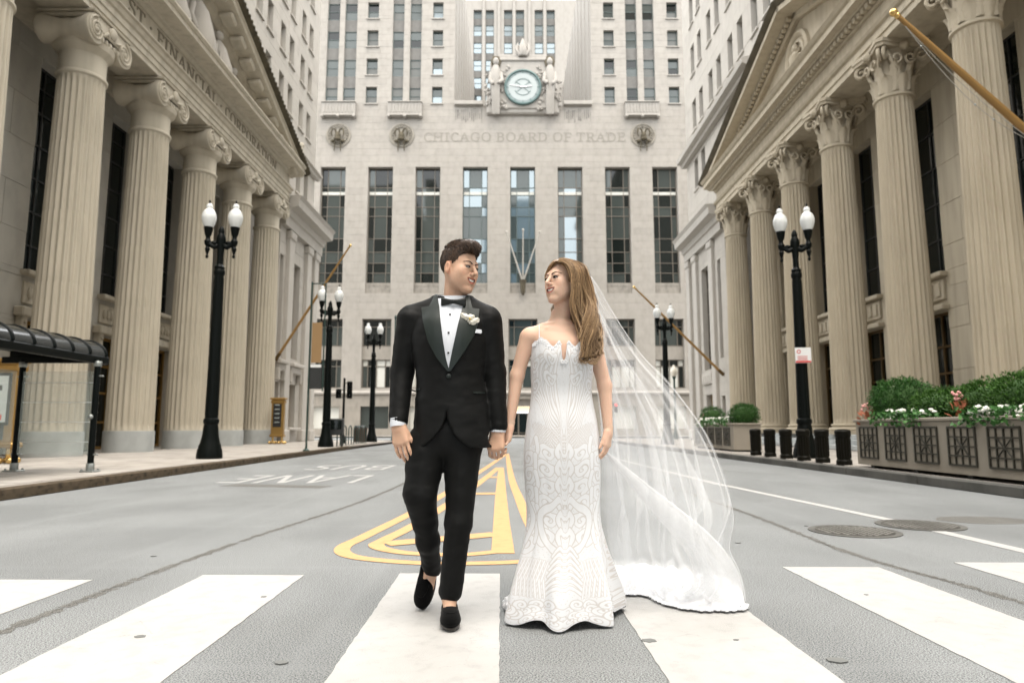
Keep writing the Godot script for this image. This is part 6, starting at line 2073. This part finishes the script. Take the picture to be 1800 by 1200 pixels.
	for q in [[-0.018, 0.0], [0.021, 0.0]]:
		part("placket", cloth_patch(J, [[1.60, q[0] * 1.0, q[0] + 0.003], [1.40, q[0] * 0.8, q[0] * 0.8 + 0.003], [1.33, q[0] * 0.35, q[0] * 0.35 + 0.002]], 0.0078, 1, 16), T.shirt, sh)
	var col := MB.new()
	for side in [0, 1]:
		col.surf(func(u, v):
			var a: float = u * TAU
			var rr: float = 0.0795 + (0.003 if side else 0.0) - 0.004 * v
			return V(0.014 + sin(a) * rr, 1.600 + v * 0.042 + 0.022 * (1.0 - cos(a)) * 0.5 * (0.4 + v), -0.020 + cos(a) * (rr + 0.006)), 40, 4, side == 0)
	part("collar", col, T.shirt, sh)
	for w in [[wr, V(0.1, -1, 0.1), 0.042], [wl, V(-0.03, -1, 0.05), 0.042]]:
		var c := MB.new()
		var dn: Vector3 = w[1].normalized()
		c.tube([w[0] - dn * 0.03, w[0] - dn * 0.005, w[0] + dn * 0.012], [w[2], w[2], w[2] * 0.98], 20, false)
		c.tube([w[0] + dn * 0.012, w[0] - dn * 0.03], [w[2] * 0.92, w[2] * 0.92], 20, false)
		part("cuff", c, T.shirt, sh)
	var zb := front_z(J, 0.018, 1.60) + 0.022
	var bow := MB.new()
	var bl := [ell(V(0.018, 1.604, zb + 0.006), V(0.0125, 0.012, 0.011), 0.006)]
	for q in [-1.0, 1.0]:
		for y in [-0.016, -0.005, 0.006, 0.016]: bl.append(cap(V(0.018 + q * 0.012, 1.604 + y * 0.35, zb), V(0.018 + q * 0.058, 1.604 + y + (0.002 if q < 0 else -0.001), zb - 0.008), 0.006, 0.0068, 0.008))
		bl.append(cap(V(0.018 + q * 0.02, 1.604, zb + 0.012), V(0.018 + q * 0.06, 1.605, zb + 0.008), 0.002, 0.003, 0.006, -1))
	nets(bow, bl, 0.003)
	part("bow_tie", bow, T.satin_bow, o)
	# flower and pocket square
	var fl := hub("boutonniere", o)
	var fz := front_z(J, 0.104, 1.512) + 0.03
	for q in [[-0.024, 0.012, 0.028, 0.015, 0.5], [0.004, 0.006, 0.024, 0.017, -0.2], [0.026, -0.012, 0.027, 0.016, -0.5], [0.01, -0.018, 0.024, 0.012, 0.2]]:
		var p := MB.new()
		p.xf = Transform3D(Basis(Vector3.BACK, -q[4]), V(0.104 + q[0], 1.512 + q[1], fz))
		p.surf(func(u, v):
			var a: float = u * TAU
			return V(cos(a) * v * q[2], sin(a) * v * q[3] * (1.0 + 0.15 * sin(a * 5.0)), 0.006 * cos(v * 2.6) + 0.004 * sin(a * 3.0) * v), 20, 5, true)
		part("petal", p, T.petal_cream, fl)
	var fcen := MB.new(); fcen.ball(V(0.106, 1.509, fz + 0.009), V(0.006, 0.006, 0.006), 8, 6)
	part("flower_centre", fcen, T.petal_heart, fl)
	part("pocket_square", cloth_patch(J, [[1.461, 0.126, 0.163], [1.447, 0.122, 0.165], [1.441, 0.122, 0.16]], 0.011, 8, 4), T.shirt, o)
	# trousers
	var P := [ell(V(-0.015, 0.93, 0), V(0.165, 0.14, 0.115), 0.03), cap(V(-0.115, 0.88, 0.0), V(-0.142, 0.63, 0.045), 0.108, 0.082, 0.02), cap(V(-0.142, 0.63, 0.045), V(-0.117, 0.38, -0.10), 0.080, 0.058, 0.03), cap(V(-0.117, 0.38, -0.10), V(-0.112, 0.205, -0.26), 0.058, 0.048, 0.03),
		cap(V(0.068, 0.88, 0.0), V(0.053, 0.49, 0.045), 0.103, 0.066, 0.02), cap(V(0.053, 0.49, 0.045), V(0.012, 0.15, 0.01), 0.064, 0.060, 0.03), ell(V(0.006, 0.055, 0.03), V(0.16, 0.045, 0.16), 0.006, -1), ell(V(-0.135, 0.125, -0.25), V(0.14, 0.05, 0.14), 0.006, -1)]
	P.append(cap(V(-0.125, 0.84, 0.100), V(-0.145, 0.63, 0.124), 0.003, 0.003, 0.012)); P.append(cap(V(-0.145, 0.63, 0.124), V(-0.118, 0.38, -0.045), 0.003, 0.003, 0.012))
	P.append(cap(V(0.062, 0.84, 0.098), V(0.053, 0.49, 0.110), 0.003, 0.003, 0.012)); P.append(cap(V(0.053, 0.49, 0.110), V(0.012, 0.16, 0.069), 0.003, 0.003, 0.012))
	var tr := MB.new()
	nets(tr, P, 0.0078, null, noise(23, 1.0, 2), 0.0055, V(7, 12, 7))
	part("trousers", tr, T.suit, o)
	shoe(o, Transform3D(Basis(Vector3.UP, 0.12), V(0.014, 0.012, 0.045)))
	var tb := Basis(Vector3.UP, -0.18) * Basis(Vector3.RIGHT, 0.92)
	shoe(o, Transform3D(tb, V(-0.155, 0.030, -0.205) - tb * V(0, 0.02, 0.135)))

# ---------------------------------------------------------------- the woman in white
# lace: strokes stamped with a round brush into a mirrored picture; brightness is the raised thread
func lace_image() -> Image:
	var W := 1024; var Hh := 1536
	var im := Image.create(W, Hh, false, Image.FORMAT_RGB8)
	im.fill(Color(0.985, 0.985, 0.985))
	im.convert(Image.FORMAT_RGBA8)
	var brushes := {}
	var tan := Color(0.90, 0.875, 0.855); var white := Color(1, 1, 1)
	var dot := func(x: float, y: float, r: int, c: Color) -> void:
		var key := "%d %s" % [r, c]
		if not brushes.has(key):
			var b := Image.create(r * 2 + 1, r * 2 + 1, false, Image.FORMAT_RGBA8)
			for i in r * 2 + 1:
				for j in r * 2 + 1: b.set_pixel(i, j, Color(c, clampf((r + 0.4 - Vector2(i - r, j - r).length()) * 0.9, 0.0, 1.0)))
			brushes[key] = b
		var b: Image = brushes[key]
		for sx in [x, 1024.0 - x]: im.blend_rect(b, Rect2i(0, 0, b.get_width(), b.get_height()), Vector2i(int(sx) - r, int(y) - r))
	# a raised band: a tan gap on both sides of a white stroke
	var band := func(pts: Array, r0: float, r1: float, gap: int) -> void:
		var q := smooth(pts, 12)
		for go in 2:
			for i in q.size() - 1:
				var n := maxi(1, int(q[i].distance_to(q[i + 1]) / 2.0))
				var r := int(round(lerpf(r0, r1, float(i) / q.size())))
				for k in n:
					var w: Vector2 = q[i].lerp(q[i + 1], float(k) / n)
					dot.call(w.x, w.y, r + gap if go == 0 else maxi(r, 1), tan if go == 0 else white)
	var spiral := func(cx: float, cy: float, R: float, turn: float, r: float) -> void:
		var pts := []
		for k in 15:
			var t := k / 14.0
			var a := turn * t * TAU * 1.35 + 1.2
			pts.append(Vector2(cx + cos(a) * R * (1.0 - 0.8 * t), cy + sin(a) * R * (1.0 - 0.8 * t)))
		band.call(pts, r, r * 0.6, 4)
	for X in [512.0, 774.0]:
		# fine beading over the cloth
		for j in 170:
			for i in 22: dot.call(X + i * 12 + (6 if j % 2 else 0), 20 + j * 9, 2, tan if (i + j) % 3 == 0 else white)
		# bodice: nested arches and a pair of scrolls
		for k in range(8, 0, -1):
			var w := 16.0 + k * 27.0
			band.call([Vector2(X + w * 0.55, 40 + k * 8), Vector2(X + w, 150 + k * 6), Vector2(X + w * 0.9, 280), Vector2(X + w * 0.5, 390), Vector2(X + 8, 440 + k * 20)], 6, 4, 4)
		for k in 4: spiral.call(X + 66 + (k % 2) * 110, 84 + k * 58, 40, 1.0 if k % 2 else -1.0, 9)
		# waist: lattice
		for i in 7:
			band.call([Vector2(X + i * 18, 480), Vector2(X + 54 + i * 18, 600)], 2, 2, 3)
			band.call([Vector2(X + 54 + i * 18, 480), Vector2(X + i * 18, 600)], 2, 2, 3)
		# hips and thighs: big scrolls between upright bands
		for k in 6:
			var y := 620.0 + k * 92.0
			var big := 1.0 + 0.12 * sin(k * 1.9)
			spiral.call(X + 70 + 10 * (k % 2), y, 44 * big, -1.0, 13); spiral.call(X + 186 - 8 * (k % 2), y + 44, 46 * big, 1.0, 13)
			band.call([Vector2(X + 6, y - 50), Vector2(X + 30, y - 10), Vector2(X + 18, y + 40), Vector2(X + 3, y + 58)], 11, 6, 4)
			band.call([Vector2(X + 132, y - 60), Vector2(X + 118 + 12 * (k % 2), y), Vector2(X + 134, y + 44)], 12, 7, 4)
			band.call([Vector2(X + 246, y - 60), Vector2(X + 234, y), Vector2(X + 248, y + 50)], 11, 7, 4)
		# long S curves down the skirt
		band.call([Vector2(X + 26, 880), Vector2(X + 112, 970), Vector2(X + 92, 1080), Vector2(X + 24, 1180), Vector2(X + 46, 1300)], 17, 10, 5)
		band.call([Vector2(X + 222, 860), Vector2(X + 160, 990), Vector2(X + 190, 1110), Vector2(X + 230, 1230), Vector2(X + 205, 1350)], 17, 10, 5)
		for k in 7: band.call([Vector2(X + 4, 1120 + k * 34), Vector2(X + 26 + k * 3, 1142 + k * 34), Vector2(X + 48 + k * 4, 1178 + k * 34)], 8, 4, 4)
		for i in 9:
			band.call([Vector2(X + 84 + i * 14, 1200), Vector2(X + 64 + i * 14, 1390)], 3, 3, 2)
			band.call([Vector2(X + 62 + i * 14, 1200), Vector2(X + 96 + i * 14, 1390)], 3, 3, 2)
		for k in 20: spiral.call(X + 8 + k * 13, 1446 + 34 * sin(k * 1.7) + (k % 3) * 20, 22, 1.0 if k % 2 else -1.0, 6)
	return im

func strand_lock(m: MB, pts: Array, n: int, width: float, lo: Color, hi: Color, wave: float, ph: float, tip := 1.0) -> void:
	var q := smooth(pts, 4)
	var L := q.size()
	for k in n:
		var ox := rng.randfn() * 0.5; var oy := rng.randfn() * 0.5
		var c := rng.randf()
		m.c = lo.lerp(hi, c * c * 0.9 + 0.1 * rng.randf())
		var cut := L if rng.randf() < 0.6 else int(L * rng.randf_range(0.8, 1.0))
		var line := []; var rr := []
		for i in cut:
			var t := float(i) / L
			var d: Vector3 = (q[mini(i + 1, L - 1)] - q[maxi(i - 1, 0)]).normalized()
			var sd := d.cross(V(0, 0, 1)).normalized()
			if sd.length() < 0.3: sd = Vector3.RIGHT
			var fw := sd.cross(d)
			var w := width * (0.55 + 0.75 * sin(PI * minf(t * 0.8 + 0.1, 1.0))) * lerpf(1.0, tip, t * t)
			var g := wave * smoothstep(0.25, 0.9, t)
			line.append(q[i] + sd * (ox * w + g * sin(t * 12.5 + ph + ox * 0.7)) + fw * (oy * w + g * 0.8 * cos(t * 12.5 + ph + oy * 0.7)))
			rr.append(lerpf(0.0010, 0.0004, t * t))
		m.tube(line, rr, 3, false)

func bride() -> void:
	var o := thing("person", "smiling woman with long wavy hair in a white lace gown and sheer veil", "person", V(0.27, 0, -3.6))
	var skin := Color(0.62, 0.42, 0.315)
	var s := 1.02
	var H := Transform3D(Basis(Vector3.UP, -0.88) * Basis(Vector3.RIGHT, -0.10) * Basis(Vector3.BACK, 0.06), V(0.006, 1.736, 0.0))
	var body := MB.new(); body.tinted = true
	var L := head_field(H, s, 0.95)
	L.append(cap(H * (V(0, -0.045, -0.022) * s), V(-0.012, 1.50, -0.025), 0.047, 0.052, 0.03))
	nets(body, L, 0.0034, face_colour(H, s, skin, Color(0.42, 0.15, 0.12), 0.0))
	var wr := V(-0.284, 0.972, 0.0); var wl := V(0.231, 0.945, 0.02)
	var fc := flat_colour(Color(0.62, 0.41, 0.305))
	nets(body, hand_field(wr, V(-0.34, -1, 0.10), V(-0.75, 0, -0.6), V(-0.6, 0, 0.75), 0.94, [0.45, 0.8, 0.6], 0.03, 0.25), 0.0034, fc)
	nets(body, hand_field(wl, V(-0.12, -1, 0.1), V(-0.45, 0, 0.85), V(-0.8, 0, -0.4), 0.92, [0.28, 0.35, 0.28], 0.05, 0.35), 0.0034, fc)
	var bd := [stack([[0.60, -0.008, 0, 0.12, 0.08, 0.09], [0.85, -0.010, 0, 0.165, 0.11, 0.12], [1.14, -0.010, 0, 0.145, 0.09, 0.09], [1.30, -0.006, 0.01, 0.145, 0.11, 0.085], [1.40, -0.004, 0.005, 0.150, 0.105, 0.085], [1.46, -0.01, -0.01, 0.145, 0.08, 0.075], [1.505, -0.012, -0.022, 0.085, 0.055, 0.06]]),
		cap(V(-0.05, 1.49, -0.025), V(-0.168, 1.452, -0.015), 0.035, 0.044, 0.04), cap(V(0.03, 1.49, -0.025), V(0.138, 1.452, -0.015), 0.035, 0.044, 0.04), cap(V(-0.012, 1.56, -0.025), V(-0.012, 1.46, -0.02), 0.050, 0.060, 0.04),
		cap(V(-0.186, 1.437, -0.01), V(-0.243, 1.235, -0.02), 0.044, 0.036, 0.025), cap(V(-0.243, 1.235, -0.02), wr, 0.037, 0.024, 0.02), cap(V(0.158, 1.437, -0.01), V(0.222, 1.18, -0.02), 0.044, 0.036, 0.025), cap(V(0.222, 1.18, -0.02), wl, 0.037, 0.024, 0.02),
		cap(V(-0.08, 1.478, 0.035), V(-0.02, 1.468, 0.05), 0.009, 0.007, 0.02), cap(V(0.056, 1.478, 0.035), V(-0.004, 1.468, 0.05), 0.009, 0.007, 0.02),
		cap(V(-0.075, 0.8, 0), V(-0.06, 0.1, 0.02), 0.08, 0.04), cap(V(0.06, 0.8, 0), V(0.05, 0.1, 0.0), 0.08, 0.04), cap(V(-0.06, 0.07, 0.0), V(-0.06, 0.05, 0.1), 0.03, 0.028), cap(V(0.05, 0.07, 0.0), V(0.05, 0.05, 0.1), 0.03, 0.028)]
	nets(body, bd, 0.0075, fc)
	part("body", body, T.skin, o)
	var face := hub("face", o)
	face_parts(face, H, s, T.brow_brown, Color(0.03, 0.02, 0.012), 0.8, -0.003, L)
	# gown: rings from hem to bodice [y, cx, cz, rx, rz]
	var rows := [[0.012, -0.012, 0.0, 0.272, 0.170], [0.08, -0.008, 0.0, 0.264, 0.160], [0.246, -0.008, 0.0, 0.238, 0.150], [0.387, -0.006, 0.0, 0.208, 0.138], [0.50, -0.006, 0.0, 0.191, 0.130], [0.60, -0.008, 0.0, 0.192, 0.134], [0.75, -0.009, 0.0, 0.199, 0.148], [0.86, -0.009, 0.0, 0.197, 0.150], [0.996, -0.009, 0.0, 0.183, 0.135], [1.10, -0.009, 0.0, 0.164, 0.115], [1.16, -0.009, 0.002, 0.159, 0.110], [1.25, -0.007, 0.008, 0.164, 0.120], [1.33, -0.005, 0.012, 0.164, 0.126], [1.40, -0.003, 0.010, 0.160, 0.118], [1.44, -0.003, 0.008, 0.156, 0.108]]
	var ring := func(y: float) -> Array:
		var j := 0
		while j < rows.size() - 2 and rows[j + 1][0] < y: j += 1
		var u := clampf((y - rows[j][0]) / (rows[j + 1][0] - rows[j][0]), 0.0, 1.0)
		var r := []
		for q in range(1, 5): r.append(cubic_interpolate(rows[j][q], rows[j + 1][q], rows[maxi(j - 1, 0)][q], rows[mini(j + 2, rows.size() - 1)][q], u))
		return r
	var nz := noise(33, 1.0, 3)
	var gown_at := func(u: float, v: float) -> Vector3:
		var a := (u - 0.5) * TAU            # 0 at the front
		# neckline: sweetheart with a narrow notch, scalloped; lower at the back
		var x := sin(a)
		var front := cos(a)
		var top := 1.395 + 0.026 * exp(-pow((absf(x) - 0.72) / 0.2, 2.0)) - 0.022 * exp(-pow((absf(x) - 0.36) / 0.16, 2.0)) + 0.006 * exp(-pow((absf(x) - 0.16) / 0.06, 2.0)) + 0.009 * absf(sin(a * 9.0)) - 0.095 * exp(-pow(x / 0.085, 4.0))
		if front < 0.0: top = 1.40 - 0.16 * (-front) * (-front)
		var y := lerpf(0.012, top, v)
		var r: Array = ring.call(y)
		var low := smoothstep(0.62, 0.05, y)
		var fold := 0.11 * low * low * cos(a * 6.0 + 0.4 + 0.9 * sin(a)) + 0.06 * low * cos(a * 11.0 + 1.3 + sin(a * 2.0)) + 0.012 * nz.get_noise_3d(x * 5.0, y * 5.0, front * 5.0)
		var bust := 0.016 * exp(-pow((absf(x) - 0.5) / 0.3, 2.0) - pow((y - 1.33) / 0.06, 2.0)) * maxf(front, 0.0)
		var k := 1.0 + fold
		# the walk: the front hem swings forward, the back trails to the side
		var sw := low * low * 0.06
		var lift := 0.0
		if y < 0.1: lift = 0.04 * (0.5 + 0.5 * cos(a * 6.0 + 3.4 + 0.9 * sin(a))) * (1.0 - y / 0.1) * (1.0 if front > -0.2 else 0.4)
		return V(r[0] + sin(a) * r[2] * k + low * low * (0.05 if front < 0.0 else -0.02), y + lift, r[1] + front * (r[3] * k + bust) + sw * front - (0.12 * low * low if front < 0.0 else 0.0))
	var g := MB.new()
	g.surf(gown_at, 220, 190)
	for i in g.uv.size(): g.uv[i].y = 1.0 - g.uv[i].y
	var gown := part("gown", g, T.lace, o)
	# inner face of the gown, a little smaller, closes the cloth
	var gi := MB.new()
	gi.surf(func(u, v):
		var p: Vector3 = gown_at.call(u, v)
		return V(lerpf(-0.008, p.x, 0.975), p.y - 0.002, p.z * 0.97), 110, 60, true)
	part("lining", gi, T.tulle_solid, gown)
	for q in [[-1.0, -0.128], [1.0, 0.112]]:
		var st := MB.new()
		var pts := []; var rr := []
		for k in 13:
			var t := k / 12.0
			var x: float = lerpf(q[1], q[1] * 0.98, t); var y := lerpf(1.405, 1.497, t)
			pts.append(V(x, y, maxf(front_z(bd, x, y), -0.02) + 0.003)); rr.append(0.0028)
		st.tube(pts, rr, 6)
		part("strap", st, T.tulle_solid, gown)
	# lace flowers along the neckline
	for k in 26:
		var u := lerpf(0.30, 0.70, k / 25.0)
		var p: Vector3 = gown_at.call(u, 0.992)
		var f := MB.new()
		for i in 5: f.ball(V(cos(i * 1.257), sin(i * 1.257), 0) * 0.007, V(0.0055, 0.0055, 0.0015), 6, 4)
		part("lace_flower", f, T.tulle_solid, gown, p + V(0, -0.010, 0.002))
	# layered hem tulle, folds on the ground
	train(o)
	# hair
	rng.seed = 5
	var hair := MB.new(); hair.tinted = true
	var lo := Color(0.10, 0.055, 0.026); var hi := Color(0.80, 0.54, 0.30)
	var c0 := H.origin
	var hl := Pr.new(); hl.t = 4; hl.op = -1; hl.k = 0.006; hl.a = H.origin; hl.rot = H.basis.transposed()
	for q in [[-0.13, -0.10], [-0.02, -0.10], [0.0, -0.09], [0.022, -0.05], [0.030, 0.03], [0.050, 0.070], [0.080, 0.092], [0.13, 0.10]]: hl.lut.append(Vector2(q[0], q[1]) * s)
	var hp := [ell(H * (V(0, 0.036, -0.018) * s), V(0.083, 0.099, 0.107) * s, 0.02, 1, H.basis), hl]
	nets(hair, hp, 0.004, streaks(8, lo, Color(0.34, 0.20, 0.10), V(60, 10, 60), H), noise(9, 1.0, 2), 0.004, V(140, 30, 140))
	nets(hair, [cap(c0 + V(0.085, -0.04, -0.015), c0 + V(0.105, -0.2, 0.0), 0.05, 0.056, 0.03), cap(c0 + V(0.105, -0.2, 0.0), c0 + V(0.10, -0.37, 0.055), 0.056, 0.026, 0.03)], 0.006, flat_colour(Color(0.11, 0.062, 0.03)), noise(9, 1.0, 2), 0.012, V(70, 14, 70))
	for k in 30:
		var t := k / 29.0
		var a := [V(-0.030, 0.098, 0.078), V(-0.004, 0.092, 0.100), V(0.026, 0.045, 0.116), V(0.040, -0.035, 0.112), V(0.050, -0.13, 0.104), V(0.066, -0.23, 0.115), V(0.066, -0.33, 0.135), V(0.085, -0.42, 0.130)]
		var b := [V(-0.010, 0.122, -0.02), V(0.055, 0.122, -0.05), V(0.115, 0.075, -0.05), V(0.142, -0.02, -0.04), V(0.152, -0.12, -0.02), V(0.168, -0.22, 0.02), V(0.165, -0.32, 0.06), V(0.150, -0.40, 0.075)]
		var pts := []
		for i in a.size(): pts.append(c0 + a[i].lerp(b[i], t) + V(0, 0, 0.012 * sin(t * 20.0)) + V(rng.randfn(), rng.randfn(), rng.randfn()) * 0.004 * (1.0 if i > 1 else 0.3) + (V(0.018 * sin(PI * t), 0, 0.055 * sin(PI * t)) if i > 1 else Vector3.ZERO))
		if k % 4 == 3: pts.pop_back()
		strand_lock(hair, pts, 76, 0.0088, lo, hi.lerp(Color(0.92, 0.68, 0.42), 0.5 * sin(t * 9.0) * sin(t * 9.0)), 0.022 + 0.010 * rng.randf(), t * 7.0, 1.7)
	# the other side of the parting
	for k in 8:
		var t := k / 7.0
		strand_lock(hair, [c0 + V(-0.030, 0.100, 0.076).lerp(V(-0.012, 0.122, -0.01), t), c0 + V(-0.055, 0.092, 0.062).lerp(V(-0.05, 0.11, -0.02), t), c0 + V(-0.075, 0.05, 0.03).lerp(V(-0.088, 0.05, -0.04), t), c0 + V(-0.075, -0.02, -0.02).lerp(V(-0.08, -0.02, -0.06), t), c0 + V(-0.05, -0.08, -0.05)], 40, 0.007, lo, hi, 0.0, 0.0)
	# wisps and curled ends
	for k in 16:
		var x := 0.06 + 0.095 * rng.randf(); var y := -0.33 - 0.06 * rng.randf()
		var p := c0 + V(x, y, 0.10 + 0.03 * rng.randf())
		var w := 0.012 + 0.014 * rng.randf()
		strand_lock(hair, [p + V(0, 0.10, 0), p, p + V(w, -0.045, 0.01), p + V(-w * 0.4, -0.07, 0.018), p + V(-w * 1.3, -0.05, 0.012), p + V(-w * 0.8, -0.028, 0.006)], 14, 0.006, lo, hi, 0.002, 0.0)
	for k in 4:
		strand_lock(hair, [c0 + V(-0.01, -0.06, -0.06), c0 + V(-0.035 - 0.006 * k, -0.12, -0.05), c0 + V(-0.045 - 0.006 * k, -0.155, -0.03), c0 + V(-0.03, -0.18, -0.02)], 7, 0.005, lo, hi, 0.005, k * 1.0)
	part("hair", hair, T.hair_long, o)
	veil(o)

func train(o: Node) -> void:
	# cloth that trails on the asphalt to her side
	var nz := noise(51, 1.0, 4)
	var edge := [Vector2(0.20, -0.30), Vector2(0.37, -0.46), Vector2(0.50, -0.44), Vector2(0.56, -0.26), Vector2(0.70, -0.13), Vector2(0.92, -0.13), Vector2(0.99, -0.24)]
	var back := [Vector2(0.14, -0.50), Vector2(0.34, -1.05), Vector2(0.52, -1.22), Vector2(0.74, -1.22), Vector2(0.92, -1.05), Vector2(1.06, -0.80), Vector2(1.08, -0.55)]
	var E := smooth(edge, 12); var K := smooth(back, 12)
	var f := func(u: float, v: float, lift: float) -> Vector3:
		var i := clampf(u, 0, 1) * (E.size() - 1)
		var j := mini(int(i), E.size() - 2)
		var a: Vector2 = E[j].lerp(E[j + 1], i - j); var b: Vector2 = K[j].lerp(K[j + 1], i - j)
		var q := a.lerp(b, v)
		q += (b - a).normalized() * -0.018 * absf(sin(u * 34.0)) * (1.0 - v)
		var e := minf(minf(v, 1.0 - v) * 6.0, 1.0) * minf((1.0 - u) * 6.0, 1.0)
		var h := (0.032 + 0.03 * nz.get_noise_2d(q.x * 9.0, q.y * 5.0) + 0.022 * sin(q.x * 40.0 + 5.0 * nz.get_noise_2d(q.x * 4.0, q.y * 4.0) + q.y * 9.0)) * e
		return V(q.x, 0.007 + lift + maxf(h, 0.0) + 0.10 * smoothstep(0.25, 0.0, u) * v, q.y)
	var m := MB.new()
	m.surf(func(u, v): return f.call(u, v, 0.004), 90, 40)
	part("train", m, T.tulle_solid, o)
	m = MB.new()
	m.surf(func(u, v): return f.call(u * 0.96, lerpf(0.02, 0.85, v), 0.022 + 0.02 * absf(sin(u * 23.0 + v * 4.0))), 80, 30)
	part("train_tulle", m, T.tulle, o)
	# lace edging along the front of the train
	for k in 30:
		var p: Vector3 = f.call(0.12 + 0.86 * k / 29.0, 0.0, 0.012)
		var l := MB.new()
		for i in 4: l.ball(V(cos(i * 1.6) * 0.012, 0, sin(i * 1.6) * 0.012), V(0.012, 0.005, 0.012), 7, 5)
		part("lace_edge", l, T.tulle_solid, o, p)
	# small gathered lump of hem at her other side
	m = MB.new()
	nets(m, [cap(V(-0.245, 0.05, -0.10), V(-0.285, 0.035, -0.17), 0.045, 0.034, 0.03), cap(V(-0.27, 0.04, -0.07), V(-0.22, 0.03, -0.02), 0.032, 0.026, 0.03), cap(V(-0.25, 0.06, -0.12), V(-0.21, 0.16, -0.1), 0.04, 0.02, 0.03)], 0.007, null, noise(61, 1.0, 3), 0.016, V(26, 26, 26))
	part("hem_gather", m, T.tulle_solid, o)

func veil(o: Node) -> void:
	var outer := [V(0.125, 1.832, -0.07), V(0.185, 1.76, -0.10), V(0.28, 1.606, -0.14), V(0.455, 1.357, -0.18), V(0.647, 1.155, -0.22), V(0.818, 0.904, -0.24), V(0.922, 0.595, -0.24), V(0.938, 0.461, -0.22), V(0.912, 0.311, -0.22), V(0.955, 0.19, -0.20), V(0.975, 0.05, -0.18)]
	var inner := [V(0.085, 1.835, -0.06), V(0.11, 1.74, -0.11), V(0.14, 1.58, -0.14), V(0.18, 1.36, -0.16), V(0.21, 1.16, -0.18), V(0.235, 0.92, -0.20), V(0.25, 0.62, -0.22), V(0.26, 0.48, -0.24), V(0.28, 0.33, -0.30), V(0.31, 0.19, -0.36), V(0.34, 0.06, -0.42)]
	var A := smooth(inner, 10); var B := smooth(outer, 10)
	var nz := noise(71, 1.0, 3)
	for layer in 3:
		var f := func(u: float, v: float) -> Vector3:
			var i := v * (A.size() - 1)
			var j := mini(int(i), A.size() - 2)
			var a: Vector3 = A[j].lerp(A[j + 1], i - j); var b: Vector3 = B[j].lerp(B[j + 1], i - j)
			if layer == 1: b = a.lerp(b, 0.985) + V(0, 0, -0.10 * v)
			if layer == 2: b = a.lerp(b, 0.62 + 0.2 * v); a = a + V(0.0, 0, -0.16 * v); b = b + V(0, 0, -0.2 * v)
			var w := b - a
			var width := w.length()
			# loose folds that run down from the comb; here and there the sheet doubles back on itself
			var q := layer * 13.0
			var open := smoothstep(0.0, 0.15, v) * smoothstep(0.0, 0.05, 1.0 - u)
			var ph := 1.3 * nz.get_noise_2d(u * 2.2 + q, v * 0.9) * TAU
			var uu := clampf(u + (0.10 * nz.get_noise_2d(u * 5.0 + q, v * 0.8 + q) + 0.045 * sin(ph + u * 13.0)) * open, 0.0, 1.0)
			var p := a + w * uu
			p.z += (0.07 * nz.get_noise_2d(u * 4.0 + q + 3.0, v * 1.0) + 0.03 * cos(ph + u * 13.0)) * open + 0.05 * sin(PI * u) * sin(v * PI)
			p.y = maxf(p.y, 0.03 + 0.006 * layer)
			return p
		var m := MB.new()
		m.surf(f, 190, 80)
		part("veil_layer", m, T.tulle, o)
	# the veil's lower fall, gathered into a band that sweeps down to the ground
	var top := smooth([V(0.235, 0.85, -0.14), V(0.30, 0.785, -0.08), V(0.486, 0.635, -0.04), V(0.722, 0.45, -0.04), V(0.86, 0.31, -0.08), V(0.945, 0.16, -0.12), V(0.96, 0.045, -0.14)], 10)
	var bot := smooth([V(0.235, 0.83, -0.15), V(0.28, 0.755, -0.12), V(0.47, 0.52, -0.12), V(0.66, 0.30, -0.16), V(0.70, 0.17, -0.22), V(0.70, 0.09, -0.26), V(0.62, 0.04, -0.3)], 10)
	for layer in 2:
		var m := MB.new()
		m.surf(func(u, v):
			var i: float = v * (top.size() - 1)
			var j := mini(int(i), top.size() - 2)
			var a: Vector3 = top[j].lerp(top[j + 1], i - j); var b: Vector3 = bot[j].lerp(bot[j + 1], i - j)
			var ph: float = u * TAU * 6.0 + layer * 2.0 + 1.5 * nz.get_noise_2d(u * 4.0, v * 2.0)
			var p := a.lerp(b, clampf(u + 0.10 * sin(ph), 0.0, 1.0))
			p.z += 0.02 * cos(ph) - 0.03 * layer
			p.y = maxf(p.y, 0.03)
			return p, 90, 60)
		part("veil_fall", m, T.tulle_band, o)
	# stitched edge of the veil
	var pts := []; var rr := []
	for k in B.size(): pts.append(B[k] + V(0.001, 0, 0.004)); rr.append(0.0014)
	var e := MB.new(); e.tube(pts, rr, 5)
	part("veil_edge", e, T.tulle_edge, o)
	var cb := MB.new()
	cb.ball(V(0.105, 1.832, -0.06), V(0.035, 0.012, 0.03), 10, 6)
	part("comb", cb, T.tulle_solid, o)
